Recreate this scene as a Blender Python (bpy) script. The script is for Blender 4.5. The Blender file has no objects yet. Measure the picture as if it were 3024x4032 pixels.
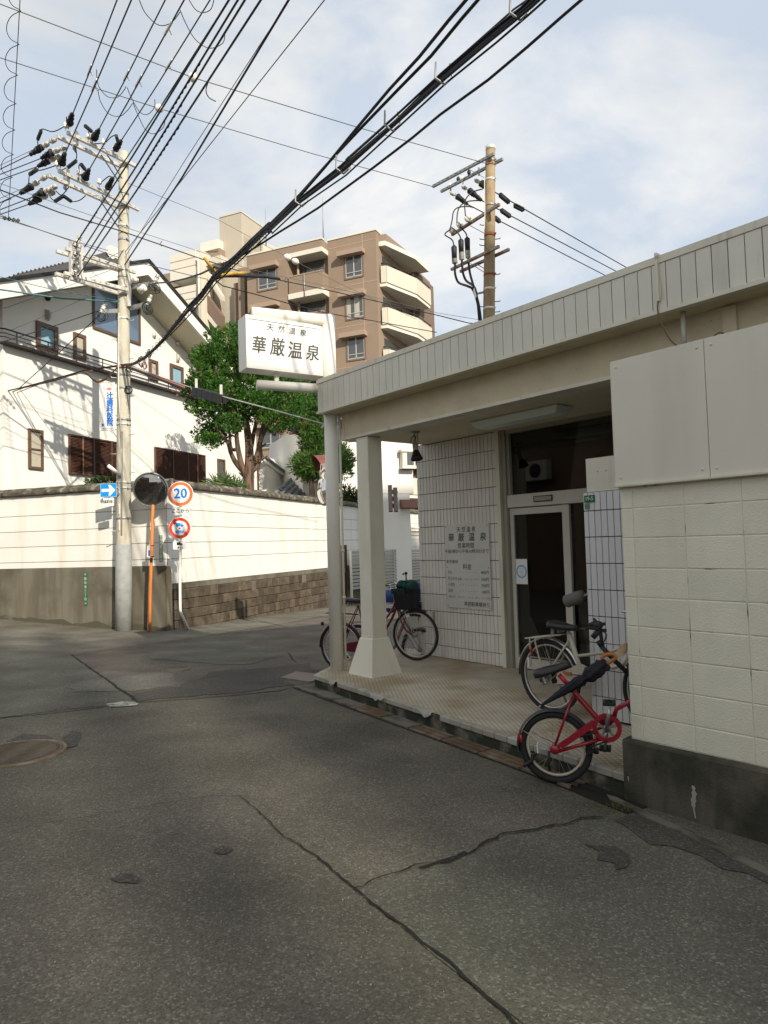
# Street corner with a bath house, utility poles, a walled house and a brown apartment block.
import bpy, bmesh, math, random
import numpy as np
from mathutils import Vector, Matrix, noise as mnoise

random.seed(7)
SC = bpy.context.scene
COL = SC.collection
R = math.radians

# ------------------------------------------------------------------ camera
CAM_H = 1.824
PITCH, ROLL = R(2.6039), R(-1.6744)
FSRC = 2736.78                      # focal length in pixels of a 3024 x 4032 frame
_f = Vector((0, math.cos(PITCH), math.sin(PITCH)))
_u0 = Vector((0, -math.sin(PITCH), math.cos(PITCH)))
_r0 = Vector((1, 0, 0))
_r = math.cos(ROLL) * _r0 + math.sin(ROLL) * _u0
_u = -math.sin(ROLL) * _r0 + math.cos(ROLL) * _u0
C0 = Vector((0, 0, CAM_H))
cam_d = bpy.data.cameras.new('camera')
cam = bpy.data.objects.new('camera', cam_d)
COL.objects.link(cam)
cam.matrix_world = Matrix(((_r.x, _u.x, -_f.x, C0.x), (_r.y, _u.y, -_f.y, C0.y), (_r.z, _u.z, -_f.z, C0.z), (0, 0, 0, 1)))
cam_d.sensor_fit = 'VERTICAL'
cam_d.sensor_height = 36.0
cam_d.lens = FSRC / 4032 * 36.0
cam_d.clip_start = 0.05
cam_d.clip_end = 3000
SC.camera = cam

# ------------------------------------------------------------------ sky and sun
SUN_AZ, SUN_EL = 151.0, 30.0
SKY_STRENGTH, SUN_STRENGTH, EXPOSURE = 0.10, 2.9, 0.88
SHADE_H = 43.95                      # height of the unseen blocks added behind the camera to shade the street
w = bpy.data.worlds.new('World')
SC.world = w
w.use_nodes = True
nt = w.node_tree
nt.nodes.clear()
def N(tree, t, **kw):
    n = tree.nodes.new(t)
    for k, v in kw.items():
        setattr(n, k, v)
    return n
sky = N(nt, 'ShaderNodeTexSky', sky_type='NISHITA', sun_disc=False)
sky.sun_elevation = R(SUN_EL)
sky.sun_rotation = R(SUN_AZ)
sky.air_density = 1.0
sky.dust_density = 1.6
sky.ozone_density = 1.0
tc = N(nt, 'ShaderNodeTexCoord')
mp = N(nt, 'ShaderNodeMapping')
mp.inputs['Scale'].default_value = (1.0, 1.0, 2.1)
mp.inputs['Location'].default_value = (0.35, 0.0, 0.2)
nt.links.new(tc.outputs['Generated'], mp.inputs['Vector'])
def cl_noise(scale, detail, rough, dist):
    n = N(nt, 'ShaderNodeTexNoise')
    n.inputs['Scale'].default_value = scale
    n.inputs['Detail'].default_value = detail
    n.inputs['Roughness'].default_value = rough
    n.inputs['Distortion'].default_value = dist
    nt.links.new(mp.outputs['Vector'], n.inputs['Vector'])
    return n
n1 = cl_noise(1.9, 9, 0.55, 0.5)
n2 = cl_noise(1.2, 6, 0.5, 0.3)
ramp = N(nt, 'ShaderNodeValToRGB')
ramp.color_ramp.elements[0].position = 0.42
ramp.color_ramp.elements[1].position = 0.60
ramp.color_ramp.elements[0].color = (0.18, 0.18, 0.18, 1)
nt.links.new(n1.outputs['Fac'], ramp.inputs['Fac'])
ramp2 = N(nt, 'ShaderNodeValToRGB')          # cloud body colour: grey-blue undersides to near white
ramp2.color_ramp.elements[0].position = 0.36
ramp2.color_ramp.elements[1].position = 0.62
ramp2.color_ramp.elements[0].color = (3.5, 3.75, 4.0, 1)
ramp2.color_ramp.elements[1].color = (5.8, 5.85, 5.85, 1)
nt.links.new(n2.outputs['Fac'], ramp2.inputs['Fac'])
skyb = N(nt, 'ShaderNodeMixRGB', blend_type='MIX')   # thin high haze over the blue
skyb.inputs['Fac'].default_value = 0.84
skyb.inputs['Color2'].default_value = (3.0, 3.75, 4.9, 1)
nt.links.new(sky.outputs['Color'], skyb.inputs['Color1'])
cm = N(nt, 'ShaderNodeMixRGB', blend_type='MIX')
nt.links.new(ramp.outputs['Color'], cm.inputs['Fac'])
nt.links.new(skyb.outputs['Color'], cm.inputs['Color1'])
nt.links.new(ramp2.outputs['Color'], cm.inputs['Color2'])
bg = N(nt, 'ShaderNodeBackground')
bg.inputs['Strength'].default_value = SKY_STRENGTH
nt.links.new(cm.outputs['Color'], bg.inputs['Color'])
wo = N(nt, 'ShaderNodeOutputWorld')
nt.links.new(bg.outputs['Background'], wo.inputs['Surface'])

sun_d = bpy.data.lights.new('sun', 'SUN')
sun = bpy.data.objects.new('sun', sun_d)
COL.objects.link(sun)
sun_d.energy = SUN_STRENGTH
sun_d.angle = R(0.53)
sun_d.color = (1.0, 0.95, 0.86)
_sd = Vector((math.sin(R(SUN_AZ)) * math.cos(R(SUN_EL)), math.cos(R(SUN_AZ)) * math.cos(R(SUN_EL)), math.sin(R(SUN_EL))))
sun.rotation_euler = _sd.to_track_quat('Z', 'Y').to_euler()
sun.location = (0, 0, 40)
SC.view_settings.view_transform = 'Standard'
SC.view_settings.look = 'None'
SC.view_settings.exposure = EXPOSURE
SC.view_settings.gamma = 1.0
SC.view_settings.use_white_balance = True
SC.view_settings.white_balance_temperature = 7050
SC.view_settings.use_curve_mapping = False

# ------------------------------------------------------------------ survey helpers: sight lines of the camera met with planes of the place
KD = 3024 / 1659.0                  # survey sheet is 1659 x 2212
def ray(x, y):
    return _f + _r * ((x * KD - 1512) / FSRC) - _u * ((y * KD - 2016) / FSRC)
def onz(x, y, z):
    d = ray(x, y); return C0 + d * ((z - CAM_H) / d.z)
def ony(x, y, yy):
    d = ray(x, y); return C0 + d * (yy / d.y)
def AZ(a):
    return Vector((math.sin(R(a)), math.cos(R(a)), 0))
def onpl(x, y, P, az):
    u = AZ(az); n = Vector((u.y, -u.x, 0)); d = ray(x, y)
    return C0 + d * (n.dot(Vector(P) - C0) / n.dot(d))
def SRC(x, y):                      # from photograph pixels
    return x / KD, y / KD

# ------------------------------------------------------------------ mesh builder
def V3(p): return Vector((p[0], p[1], p[2]))
class MB:
    def __init__(self, fr=None):
        self.v = []; self.f = []; self.m = []; self.s = []; self.mi = 0; self.fr = fr
    def add(self, vs, fs, smooth=False):
        b = len(self.v)
        self.v.extend(V3(p) for p in vs)
        for f in fs:
            self.f.append(tuple(i + b for i in f)); self.m.append(self.mi); self.s.append(smooth)
        return self
    def box(self, x0, x1, y0, y1, z0, z1):
        vs = [(x, y, z) for z in (z0, z1) for y in (y0, y1) for x in (x0, x1)]
        return self.add(vs, [(0, 2, 3, 1), (4, 5, 7, 6), (0, 1, 5, 4), (1, 3, 7, 5), (3, 2, 6, 7), (2, 0, 4, 6)])
    def bbox(self, x0, x1, y0, y1, z0, z1, b=0.004):
        # box with bevelled edges (8 corner triplets)
        vs = []; 
        for z, sz in ((z0, 1), (z1, -1)):
            for y, sy in ((y0, 1), (y1, -1)):
                for x, sx in ((x0, 1), (x1, -1)):
                    vs += [(x, y + sy * b, z + sz * b), (x + sx * b, y, z + sz * b), (x + sx * b, y + sy * b, z)]
        def c(ix, iy, iz, k): return (iz * 4 + iy * 2 + ix) * 3 + k
        fs = []
        for k, ax in ((0, 0), (1, 1), (2, 2)):
            for e in (0, 1):
                o = [(0, 0), (1, 0), (1, 1), (0, 1)]
                q = []
                for a, b2 in o:
                    idx = [0, 0, 0]; idx[ax] = e
                    oth = [i for i in range(3) if i != ax]
                    idx[oth[0]] = a; idx[oth[1]] = b2
                    q.append(c(idx[0], idx[1], idx[2], k))
                if (e == 0) != (ax == 1): q.reverse()
                fs.append(tuple(q))
        for ax in range(3):
            o1, o2 = [i for i in range(3) if i != ax]
            for a in (0, 1):
                for b2 in (0, 1):
                    i0 = [0, 0, 0]; i1 = [0, 0, 0]
                    i0[o1] = i1[o1] = a; i0[o2] = i1[o2] = b2; i1[ax] = 1
                    fs.append((c(*i0, o1), c(*i1, o1), c(*i1, o2), c(*i0, o2)))
        for ix in (0, 1):
            for iy in (0, 1):
                for iz in (0, 1):
                    fs.append((c(ix, iy, iz, 0), c(ix, iy, iz, 1), c(ix, iy, iz, 2)))
        return self.add(vs, fs)
    def bar(self, p0, p1, w, h=None, up=(0, 0, 1), bevel=0):
        h = h if h is not None else w
        p0, p1 = V3(p0), V3(p1); d = (p1 - p0).normalized(); up = V3(up)
        s = d.cross(up)
        if s.length < 1e-4: s = d.cross(Vector((1, 0, 0)))
        s.normalize(); t = s.cross(d).normalized()
        vs = [p + s * (a * w / 2) + t * (b * h / 2) for p in (p0, p1) for a, b in ((-1, -1), (1, -1), (1, 1), (-1, 1))]
        return self.add(vs, [(3, 2, 1, 0), (4, 5, 6, 7), (0, 1, 5, 4), (1, 2, 6, 5), (2, 3, 7, 6), (3, 0, 4, 7)])
    def tube(self, pts, r, n=6, caps=True, closed=False, smooth=True):
        pts = [V3(p) for p in pts]; m = len(pts)
        rs = r if isinstance(r, (list, tuple)) else [r] * m
        vs = []; prev = None
        for i, p in enumerate(pts):
            a = pts[(i - 1) % m] if (closed or i > 0) else p
            b = pts[(i + 1) % m] if (closed or i < m - 1) else p
            t = (b - a).normalized() if (b - a).length > 1e-9 else Vector((0, 0, 1))
            if prev is None:
                q = Vector((0, 0, 1)) if abs(t.z) < 0.9 else Vector((1, 0, 0))
                e = t.cross(q).normalized()
            else:
                e = (prev - t * prev.dot(t))
                e = e.normalized() if e.length > 1e-6 else t.orthogonal().normalized()
            prev = e; g = t.cross(e)
            for k in range(n):
                an = 2 * math.pi * k / n
                vs.append(p + (e * math.cos(an) + g * math.sin(an)) * rs[i])
        fs = []
        for i in range(m if closed else m - 1):
            j = (i + 1) % m
            for k in range(n):
                k2 = (k + 1) % n
                fs.append((i * n + k, i * n + k2, j * n + k2, j * n + k))
        if caps and not closed:
            fs.append(tuple(range(n - 1, -1, -1))); fs.append(tuple((m - 1) * n + k for k in range(n)))
        return self.add(vs, fs, smooth)
    def cyl(self, p0, p1, r, n=12, r1=None, smooth=True):
        return self.tube([p0, p1], [r, r if r1 is None else r1], n, True, False, smooth)
    def prism(self, poly, O, ex, ey, dv):
        O, ex, ey, dv = V3(O), V3(ex), V3(ey), V3(dv); n = len(poly)
        a = [O + ex * p[0] + ey * p[1] for p in poly]
        vs = a + [p + dv for p in a]
        fs = [tuple(range(n - 1, -1, -1)), tuple(range(n, 2 * n))] + [(i, (i + 1) % n, n + (i + 1) % n, n + i) for i in range(n)]
        return self.add(vs, fs)
    def quad(self, a, b, c, d): return self.add([a, b, c, d], [(0, 1, 2, 3)])
    def poly(self, pts): return self.add(pts, [tuple(range(len(pts)))])
    def disc(self, c, nrm, r, n=24, r_in=0.0, rot=0):
        c = V3(c); nrm = V3(nrm).normalized(); e = nrm.orthogonal().normalized(); g = nrm.cross(e)
        P = [c + (e * math.cos(2 * math.pi * k / n) + g * math.sin(2 * math.pi * k / n)) * r for k in range(n)]
        if r_in <= 0: return self.poly(P)
        Q = [c + (e * math.cos(2 * math.pi * k / n) + g * math.sin(2 * math.pi * k / n)) * r_in for k in range(n)]
        return self.add(P + Q, [(k, (k + 1) % n, n + (k + 1) % n, n + k) for k in range(n)])
    def lathe(self, prof, c, axis=(0, 0, 1), n=14, smooth=True):
        c = V3(c); ax = V3(axis).normalized(); e = ax.orthogonal().normalized(); g = ax.cross(e)
        vs = []; m = len(prof)
        for r, h in prof:
            for k in range(n):
                an = 2 * math.pi * k / n
                vs.append(c + ax * h + (e * math.cos(an) + g * math.sin(an)) * max(r, 1e-4))
        fs = [(i * n + k, i * n + (k + 1) % n, (i + 1) * n + (k + 1) % n, (i + 1) * n + k) for i in range(m - 1) for k in range(n)]
        fs += [tuple(range(n - 1, -1, -1)), tuple((m - 1) * n + k for k in range(n))]
        return self.add(vs, fs, smooth)
    def ball(self, c, r, n=10, sc=(1, 1, 1)):
        c = V3(c); vs = []; k2 = n // 2 + 1
        for i in range(k2 + 1):
            th = math.pi * i / k2
            for k in range(n):
                an = 2 * math.pi * k / n
                vs.append(c + Vector((r * sc[0] * max(math.sin(th), 1e-3) * math.cos(an), r * sc[1] * max(math.sin(th), 1e-3) * math.sin(an), r * sc[2] * math.cos(th))))
        fs = [(i * n + k, (i + 1) * n + k, (i + 1) * n + (k + 1) % n, i * n + (k + 1) % n) for i in range(k2) for k in range(n)]
        return self.add(vs, fs, True)
    def mesh(self, name, mats, M=None):
        vs = self.v
        if self.fr is not None: vs = [self.fr @ p for p in vs]
        if M is not None: vs = [M @ p for p in vs]
        me = bpy.data.meshes.new(name)
        me.from_pydata([tuple(p) for p in vs], [], self.f)
        for m in (mats if isinstance(mats, (list, tuple)) else [mats]): me.materials.append(m)
        if self.f:
            me.polygons.foreach_set('material_index', self.m)
            me.polygons.foreach_set('use_smooth', self.s)
        me.update()
        return me
    def build(self, name, mats, parent=None, label=None, kind=None):
        M = WORLD[parent.name].inverted() if parent is not None else None
        o = bpy.data.objects.new(name, self.mesh(name, mats, M))
        COL.objects.link(o)
        WORLD[o.name] = WORLD[parent.name] if parent is not None else Matrix()
        if parent is not None: o.parent = parent
        if label: o['label'] = label
        if kind: o['kind'] = kind
        return o

WORLD = {}                          # world matrix of every object that can be a parent
def tag(o, label, cat, group=None):
    o['label'] = label; o['category'] = cat
    if group: o['group'] = group
    return o
def thing(name, label, cat, loc=(0, 0, 0), rotz=0.0, group=None):
    o = bpy.data.objects.new(name, None)
    COL.objects.link(o)
    o.empty_display_size = 0.2
    o.location = loc; o.rotation_euler = (0, 0, rotz)
    WORLD[o.name] = Matrix.Translation(V3(loc)) @ Matrix.Rotation(rotz, 4, 'Z')
    return tag(o, label, cat, group)
def solo(name, mb, mats, label, cat, group=None):      # a thing that is one mesh; origin moved to its base
    b = min(mb.v, key=lambda p: p.z) if mb.fr is None else mb.fr @ min(mb.v, key=lambda p: p.z)
    o = bpy.data.objects.new(name, mb.mesh(name, mats, Matrix.Translation(-b)))
    COL.objects.link(o); o.location = b
    WORLD[o.name] = Matrix.Translation(b)
    return tag(o, label, cat, group)
def struct(name, mb, mats):
    o = mb.build(name, mats); o['kind'] = 'structure'; return o
def place(name, me, parent, M):                        # one of many alike pieces that share a mesh; M in world space
    o = bpy.data.objects.new(name, me); COL.objects.link(o)
    o.parent = parent
    o.matrix_basis = WORLD[parent.name].inverted() @ M
    WORLD[o.name] = M
    return o
def copy_tree(o, parent=None, M=None):
    c = o.copy(); COL.objects.link(c)
    if parent is not None: c.parent = parent; c.matrix_parent_inverse = Matrix()
    if M is not None:
        c.matrix_basis = M
    for ch in list(o.children): copy_tree(ch, c)
    return c
def catenary(a, b, sag, n=14):
    a, b = V3(a), V3(b)
    return [a.lerp(b, t) - Vector((0, 0, 4 * sag * t * (1 - t))) for t in [i / n for i in range(n + 1)]]

def text_mb(s, O, ex, ey, size, depth=0.0015, offset=0.0, align='CENTER', shear=0.0, sx=1.0, spacing=1.0):
    """flat lettering: text s centred on O (or left / right aligned), right = ex, up = ey; returns an MB in world space.
    offset thickens the strokes by laying a few slightly shifted copies on each other"""
    cu = bpy.data.curves.new('t', 'FONT')
    cu.body = s; cu.size = size; cu.align_x = align; cu.align_y = 'CENTER'
    cu.resolution_u = 2; cu.shear = shear; cu.space_character = spacing
    o = bpy.data.objects.new('t', cu); COL.objects.link(o)
    bpy.context.view_layer.update()
    me = bpy.data.meshes.new_from_object(o.evaluated_get(bpy.context.evaluated_depsgraph_get()))
    mb = MB()
    ex, ey, O = V3(ex).normalized(), V3(ey).normalized(), V3(O); nn = ex.cross(ey)
    sh = [(0, 0)] if offset <= 0 else [(-offset, 0), (offset, offset * .6), (0, -offset * .7), (offset * .3, offset * .2)]
    for k, (dx, dy) in enumerate(sh):
        mb.add([O + ex * (v.co.x * sx + dx) + ey * (v.co.y + dy) + nn * (depth + .00025 * k) for v in me.vertices], [tuple(p.vertices) for p in me.polygons])
    bpy.data.objects.remove(o); bpy.data.curves.remove(cu); bpy.data.meshes.remove(me)
    return mb
def join(*mbs):
    r = MB()
    for m in mbs:
        b = len(r.v); r.v += m.v; r.f += [tuple(i + b for i in f) for f in m.f]; r.m += m.m; r.s += m.s
    return r
# ------------------------------------------------------------------ materials
MATS = {}
def M(name, col, rough=0.6, metal=0.0, spec=0.4, var=0.0, vscale=3.0, col2=None, c2scale=2.0, c2lo=0.45, c2hi=0.65, stretch=(1, 1, 1),
      bump=0.0, bscale=60.0, rnd=0.0, streak=None, sscale=4.0, slo=0.5, shi=0.75, coat=0.0, trans=0.0, bdist=0.01, detail=6):
    m = bpy.data.materials.new(name); m.use_nodes = True
    t = m.node_tree; b = t.nodes['Principled BSDF']
    b.inputs['Roughness'].default_value = rough; b.inputs['Metallic'].default_value = metal
    b.inputs['Specular IOR Level'].default_value = spec
    if coat: b.inputs['Coat Weight'].default_value = coat; b.inputs['Coat Roughness'].default_value = 0.15
    if trans: b.inputs['Transmission Weight'].default_value = trans
    geo = N(t, 'ShaderNodeNewGeometry')
    def pos(sc):
        mp_ = N(t, 'ShaderNodeMapping'); mp_.inputs['Scale'].default_value = sc
        t.links.new(geo.outputs['Position'], mp_.inputs['Vector']); return mp_.outputs['Vector']
    def noise(scale, det=detail, st=(1, 1, 1), rg=0.55):
        n = N(t, 'ShaderNodeTexNoise'); n.inputs['Scale'].default_value = scale; n.inputs['Detail'].default_value = det
        n.inputs['Roughness'].default_value = rg
        t.links.new(pos(st), n.inputs['Vector']); return n.outputs['Fac']
    def rng(src, a, b_, c, d):
        n = N(t, 'ShaderNodeMapRange'); n.inputs[1].default_value = a; n.inputs[2].default_value = b_
        n.inputs[3].default_value = c; n.inputs[4].default_value = d
        t.links.new(src, n.inputs[0]); return n.outputs[0]
    cur = None
    def mix(fac, c1, c2, mode='MIX'):
        n = N(t, 'ShaderNodeMixRGB', blend_type=mode)
        if isinstance(fac, float): n.inputs[0].default_value = fac
        else: t.links.new(fac, n.inputs[0])
        for i, c in ((1, c1), (2, c2)):
            if isinstance(c, tuple): n.inputs[i].default_value = (*c, 1) if len(c) == 3 else c
            else: t.links.new(c, n.inputs[i])
        return n.outputs[0]
    cur = tuple(col)
    if col2 is not None:
        cur = mix(rng(noise(c2scale, st=stretch), c2lo, c2hi, 0, 1), cur, tuple(col2))
    if streak is not None:
        cur = mix(rng(noise(sscale, st=(1, 1, 0.12)), slo, shi, 0, 1), cur, tuple(streak))
    if var > 0:
        f = rng(noise(vscale), 0.3, 0.7, 1 - var, 1 + var)
        cmb = N(t, 'ShaderNodeCombineColor')
        for i in range(3): t.links.new(f, cmb.inputs[i])
        cur = mix(1.0, cur, cmb.outputs[0], 'MULTIPLY')
    if rnd > 0:
        oi = N(t, 'ShaderNodeObjectInfo')
        f = rng(oi.outputs['Random'], 0, 1, 1 - rnd, 1 + rnd)
        cmb = N(t, 'ShaderNodeCombineColor')
        for i in range(3): t.links.new(f, cmb.inputs[i])
        cur = mix(1.0, cur, cmb.outputs[0], 'MULTIPLY')
    if isinstance(cur, tuple): b.inputs['Base Color'].default_value = (*cur, 1)
    else: t.links.new(cur, b.inputs['Base Color'])
    if bump > 0:
        bn = N(t, 'ShaderNodeBump'); bn.inputs['Strength'].default_value = bump; bn.inputs['Distance'].default_value = bdist
        t.links.new(noise(bscale, 3), bn.inputs['Height']); t.links.new(bn.outputs['Normal'], b.inputs['Normal'])
    MATS[name] = m
    return m

def glass(name, tint, rough=0.02):
    m = bpy.data.materials.new(name); m.use_nodes = True
    t = m.node_tree; t.nodes.clear()
    o = N(t, 'ShaderNodeOutputMaterial'); mx = N(t, 'ShaderNodeMixShader')
    tr = N(t, 'ShaderNodeBsdfTransparent'); gl = N(t, 'ShaderNodeBsdfGlossy'); fr = N(t, 'ShaderNodeFresnel')
    fr.inputs['IOR'].default_value = 1.7
    tr.inputs['Color'].default_value = (*tint, 1); gl.inputs['Roughness'].default_value = rough
    t.links.new(fr.outputs[0], mx.inputs[0]); t.links.new(tr.outputs[0], mx.inputs[1]); t.links.new(gl.outputs[0], mx.inputs[2])
    t.links.new(mx.outputs[0], o.inputs['Surface'])
    return m

cream_panel = M('painted fascia metal', (0.68, 0.655, 0.56), 0.45, var=0.05, vscale=2, rnd=0.035, streak=(0.40, 0.385, 0.34), sscale=5, slo=0.56, shi=0.85)
cream_trim = M('painted trim', (0.68, 0.645, 0.53), 0.5, var=0.06, vscale=3, streak=(0.36, 0.32, 0.25), sscale=7, slo=0.58, shi=0.8)
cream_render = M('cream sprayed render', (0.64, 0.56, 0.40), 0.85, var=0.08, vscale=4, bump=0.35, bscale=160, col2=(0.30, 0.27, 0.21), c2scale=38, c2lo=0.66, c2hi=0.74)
ceiling_m = M('cream ceiling board', (0.70, 0.63, 0.48), 0.8, var=0.06, vscale=2)
column_m = M('cream painted concrete', (0.80, 0.765, 0.63), 0.75, var=0.05, vscale=3, bump=0.15, bscale=120, streak=(0.66, 0.62, 0.49), sscale=4, slo=0.55, shi=0.85)
post_m = M('white painted steel', (0.82, 0.80, 0.71), 0.42, var=0.04, vscale=4, col2=(0.33, 0.17, 0.07), c2scale=9, c2lo=0.69, c2hi=0.76)
sign_frame = M('white sign frame', (0.78, 0.77, 0.72), 0.4, col2=(0.45, 0.22, 0.08), c2scale=6, c2lo=0.70, c2hi=0.78)
sign_face = M('milky acrylic sheet', (0.80, 0.80, 0.78), 0.3, var=0.03, vscale=1.2)
ink = M('dark grey brush lettering', (0.055, 0.06, 0.05), 0.5)
ink_soft = M('faded ink', (0.10, 0.098, 0.085), 0.6)
notice_m = M('pale metal notice plate', (0.60, 0.585, 0.52), 0.38, var=0.05, vscale=3)
tile_m = M('glazed white tile', (0.72, 0.68, 0.61), 0.22, spec=0.5, rnd=0.05, var=0.03, vscale=3)
tile2_m = M('glazed blue white tile', (0.68, 0.67, 0.67), 0.2, spec=0.5, rnd=0.03)
grout_m = M('dark grout', (0.075, 0.07, 0.06), 0.9)
alu_m = M('bronze grey aluminium', (0.36, 0.345, 0.28), 0.4, metal=0.25, var=0.05)
alu_white = M('cream aluminium', (0.58, 0.56, 0.48), 0.4, var=0.04)
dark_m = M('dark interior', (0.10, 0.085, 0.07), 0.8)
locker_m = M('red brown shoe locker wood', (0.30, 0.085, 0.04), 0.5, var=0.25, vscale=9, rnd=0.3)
noren_m = M('brown strip curtain', (0.30, 0.19, 0.14), 0.7, rnd=0.25)
block_m = M('white painted block', (0.77, 0.74, 0.60), 0.8, var=0.04, vscale=3, rnd=0.03, streak=(0.69, 0.655, 0.52), sscale=3, slo=.5, shi=.85, bump=0.75, bscale=95, bdist=0.006)
mortar_m = M('painted mortar joint', (0.68, 0.65, 0.52), 0.9, col2=(0.07, 0.065, 0.055), c2scale=4.5, c2lo=0.58, c2hi=0.66, bump=0.4, bscale=80)
dirty_conc = M('dirty mossy concrete', (0.115, 0.105, 0.075), 0.9, col2=(0.035, 0.036, 0.026), c2scale=2.6, c2lo=0.40, c2hi=0.60, streak=(0.055, 0.052, 0.037), sscale=8, slo=0.45, shi=0.7, bump=0.5, bscale=60)
patch_conc = M('pale repair mortar', (0.33, 0.31, 0.26), 0.9, bump=0.4, bscale=60, var=0.1)
sheet_m = M('painted sheet panel', (0.70, 0.665, 0.56), 0.5, var=0.03, vscale=1.5, streak=(0.60, 0.565, 0.47), sscale=3, slo=0.5, shi=0.9)
kerb_m = M('mossy kerb face', (0.20, 0.185, 0.14), 0.9, col2=(0.035, 0.04, 0.025), c2scale=5, c2lo=0.36, c2hi=0.54, bump=0.5, bscale=50)
nosing_m = M('worn edge tile', (0.36, 0.34, 0.28), 0.6, rnd=0.18, var=0.12, vscale=12)
gutter_m = M('gutter concrete', (0.16, 0.145, 0.11), 0.9, col2=(0.06, 0.055, 0.04), c2scale=4, var=0.15, bump=0.4, bscale=50)
rust_m = M('rusted steel grate', (0.16, 0.105, 0.06), 0.75, metal=0.2, col2=(0.24, 0.19, 0.14), c2scale=7, rnd=0.2, bump=0.3, bscale=60)
ramp_m = M('grey brown step plate', (0.22, 0.175, 0.145), 0.8, var=0.1)
pole_conc = M('weathered pole concrete', (0.50, 0.47, 0.38), 0.85, var=0.1, vscale=5, streak=(0.34, 0.31, 0.25), sscale=6, bump=0.25, bscale=70)
pole_wrap = M('grey anti poster sheet', (0.30, 0.31, 0.30), 0.7, var=0.14, vscale=7, bump=0.6, bscale=120, streak=(0.24, 0.17, 0.10), sscale=5, slo=0.66, shi=0.75)
pole_old = M('brown stained pole concrete', (0.30, 0.225, 0.135), 0.9, var=0.15, vscale=4, streak=(0.19, 0.13, 0.075), sscale=5, bump=0.3, bscale=60)
galv = M('galvanised steel', (0.62, 0.60, 0.55), 0.5, metal=0.35, var=0.08, vscale=6)
galv_dark = M('dull galvanised steel', (0.33, 0.34, 0.33), 0.5, metal=0.5, var=0.1, vscale=6)
galv_rust = M('rusting galvanised steel', (0.33, 0.30, 0.26), 0.65, metal=0.3, col2=(0.24, 0.09, 0.035), c2scale=5, c2lo=0.46, c2hi=0.58)
rust_band = M('rust', (0.22, 0.075, 0.03), 0.85, var=0.2, vscale=15)
porcelain = M('white porcelain', (0.78, 0.75, 0.68), 0.25)
porc_grey = M('grey porcelain', (0.45, 0.44, 0.40), 0.4)
black_rub = M('black rubber', (0.018, 0.018, 0.020), 0.6)
wire_black = M('black cable sheath', (0.014, 0.014, 0.017), 0.55)
wire_green = M('dark green cable sheath', (0.012, 0.035, 0.035), 0.55)
wire_grey = M('grey steel wire', (0.10, 0.10, 0.10), 0.5, metal=0.3)
wire_teal = M('teal cable sheath', (0.07, 0.19, 0.22), 0.6)
wire_red = M('copper red cable sheath', (0.30, 0.12, 0.07), 0.6)
wire_yellow = M('yellow banded sheath', (0.50, 0.31, 0.06), 0.6)
wall_white = M('cream wall render', (0.77, 0.75, 0.68), 0.85, var=0.035, vscale=1.2, streak=(0.64, 0.59, 0.47), sscale=2.2, slo=0.52, shi=0.9, bump=0.08, bscale=90)
fence_panel = M('cream wall siding', (0.77, 0.755, 0.70), 0.8, var=0.03, vscale=1.5, rnd=0.02, streak=(0.62, 0.575, 0.46), sscale=2.5, slo=0.5, shi=0.85)
groove_m = M('shadow gap backing', (0.16, 0.14, 0.10), 0.9)
cap_m = M('weathered dark coping', (0.10, 0.085, 0.06), 0.9, col2=(0.30, 0.27, 0.21), c2scale=5, c2lo=0.5, c2hi=0.68, streak=(0.05, 0.045, 0.035), sscale=7, slo=0.45, shi=0.65, bump=0.6, bscale=40)
stain_conc = M('stained retaining concrete', (0.165, 0.15, 0.115), 0.9, col2=(0.075, 0.065, 0.043), c2scale=0.9, c2lo=0.44, c2hi=0.62, streak=(0.10, 0.088, 0.06), sscale=3.5, slo=0.46, shi=0.7, bump=0.3, bscale=40)
moss_conc = M('mossy foot of retaining wall', (0.075, 0.07, 0.048), 0.95, col2=(0.14, 0.125, 0.085), c2scale=3, c2lo=0.5, c2hi=0.7)
tuff_m = M('tuff stone', (0.085, 0.064, 0.042), 0.92, var=0.3, vscale=6, rnd=0.35, col2=(0.055, 0.04, 0.026), c2scale=4, c2lo=0.5, c2hi=0.7, bump=0.8, bscale=30)
house_white = M('house cream render', (0.80, 0.785, 0.735), 0.85, var=0.02, vscale=1, bump=0.05, bscale=80)
house_barge = M('house cream barge board', (0.80, 0.78, 0.72), 0.7)
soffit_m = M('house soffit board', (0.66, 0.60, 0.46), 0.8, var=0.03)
roof_dark = M('dark slate roof', (0.055, 0.052, 0.05), 0.75, var=0.12, vscale=6, bump=0.4, bscale=30)
roof_edge = M('black roof edge', (0.015, 0.015, 0.015), 0.5)
kawara = M('grey blue roof tile', (0.15, 0.165, 0.19), 0.45, rnd=0.2, var=0.1)
brown_frame = M('brown window frame', (0.125, 0.075, 0.05), 0.45)
shutter_m = M('brown shutter slat', (0.105, 0.052, 0.036), 0.5, rnd=0.05)
shutter_bar = M('shutter edge strip', (0.34, 0.20, 0.11), 0.5)
rail_m = M('dark brown railing', (0.035, 0.025, 0.022), 0.5)
blind_m = M('pale blue blind', (0.24, 0.42, 0.50), 0.7, var=0.05)
curtain_m = M('beige curtain', (0.45, 0.42, 0.34), 0.8, var=0.1, vscale=20)
win_blue = M('sky reflecting glass', (0.10, 0.16, 0.24), 0.05, spec=1.0, coat=1.0)
win_dark = M('dim window glass', (0.06, 0.065, 0.065), 0.06, spec=0.9, coat=0.8)
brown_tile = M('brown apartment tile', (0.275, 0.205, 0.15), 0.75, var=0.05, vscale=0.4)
brown_tile_d = M('dark brown apartment tile', (0.18, 0.125, 0.095), 0.75, var=0.05)
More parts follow.
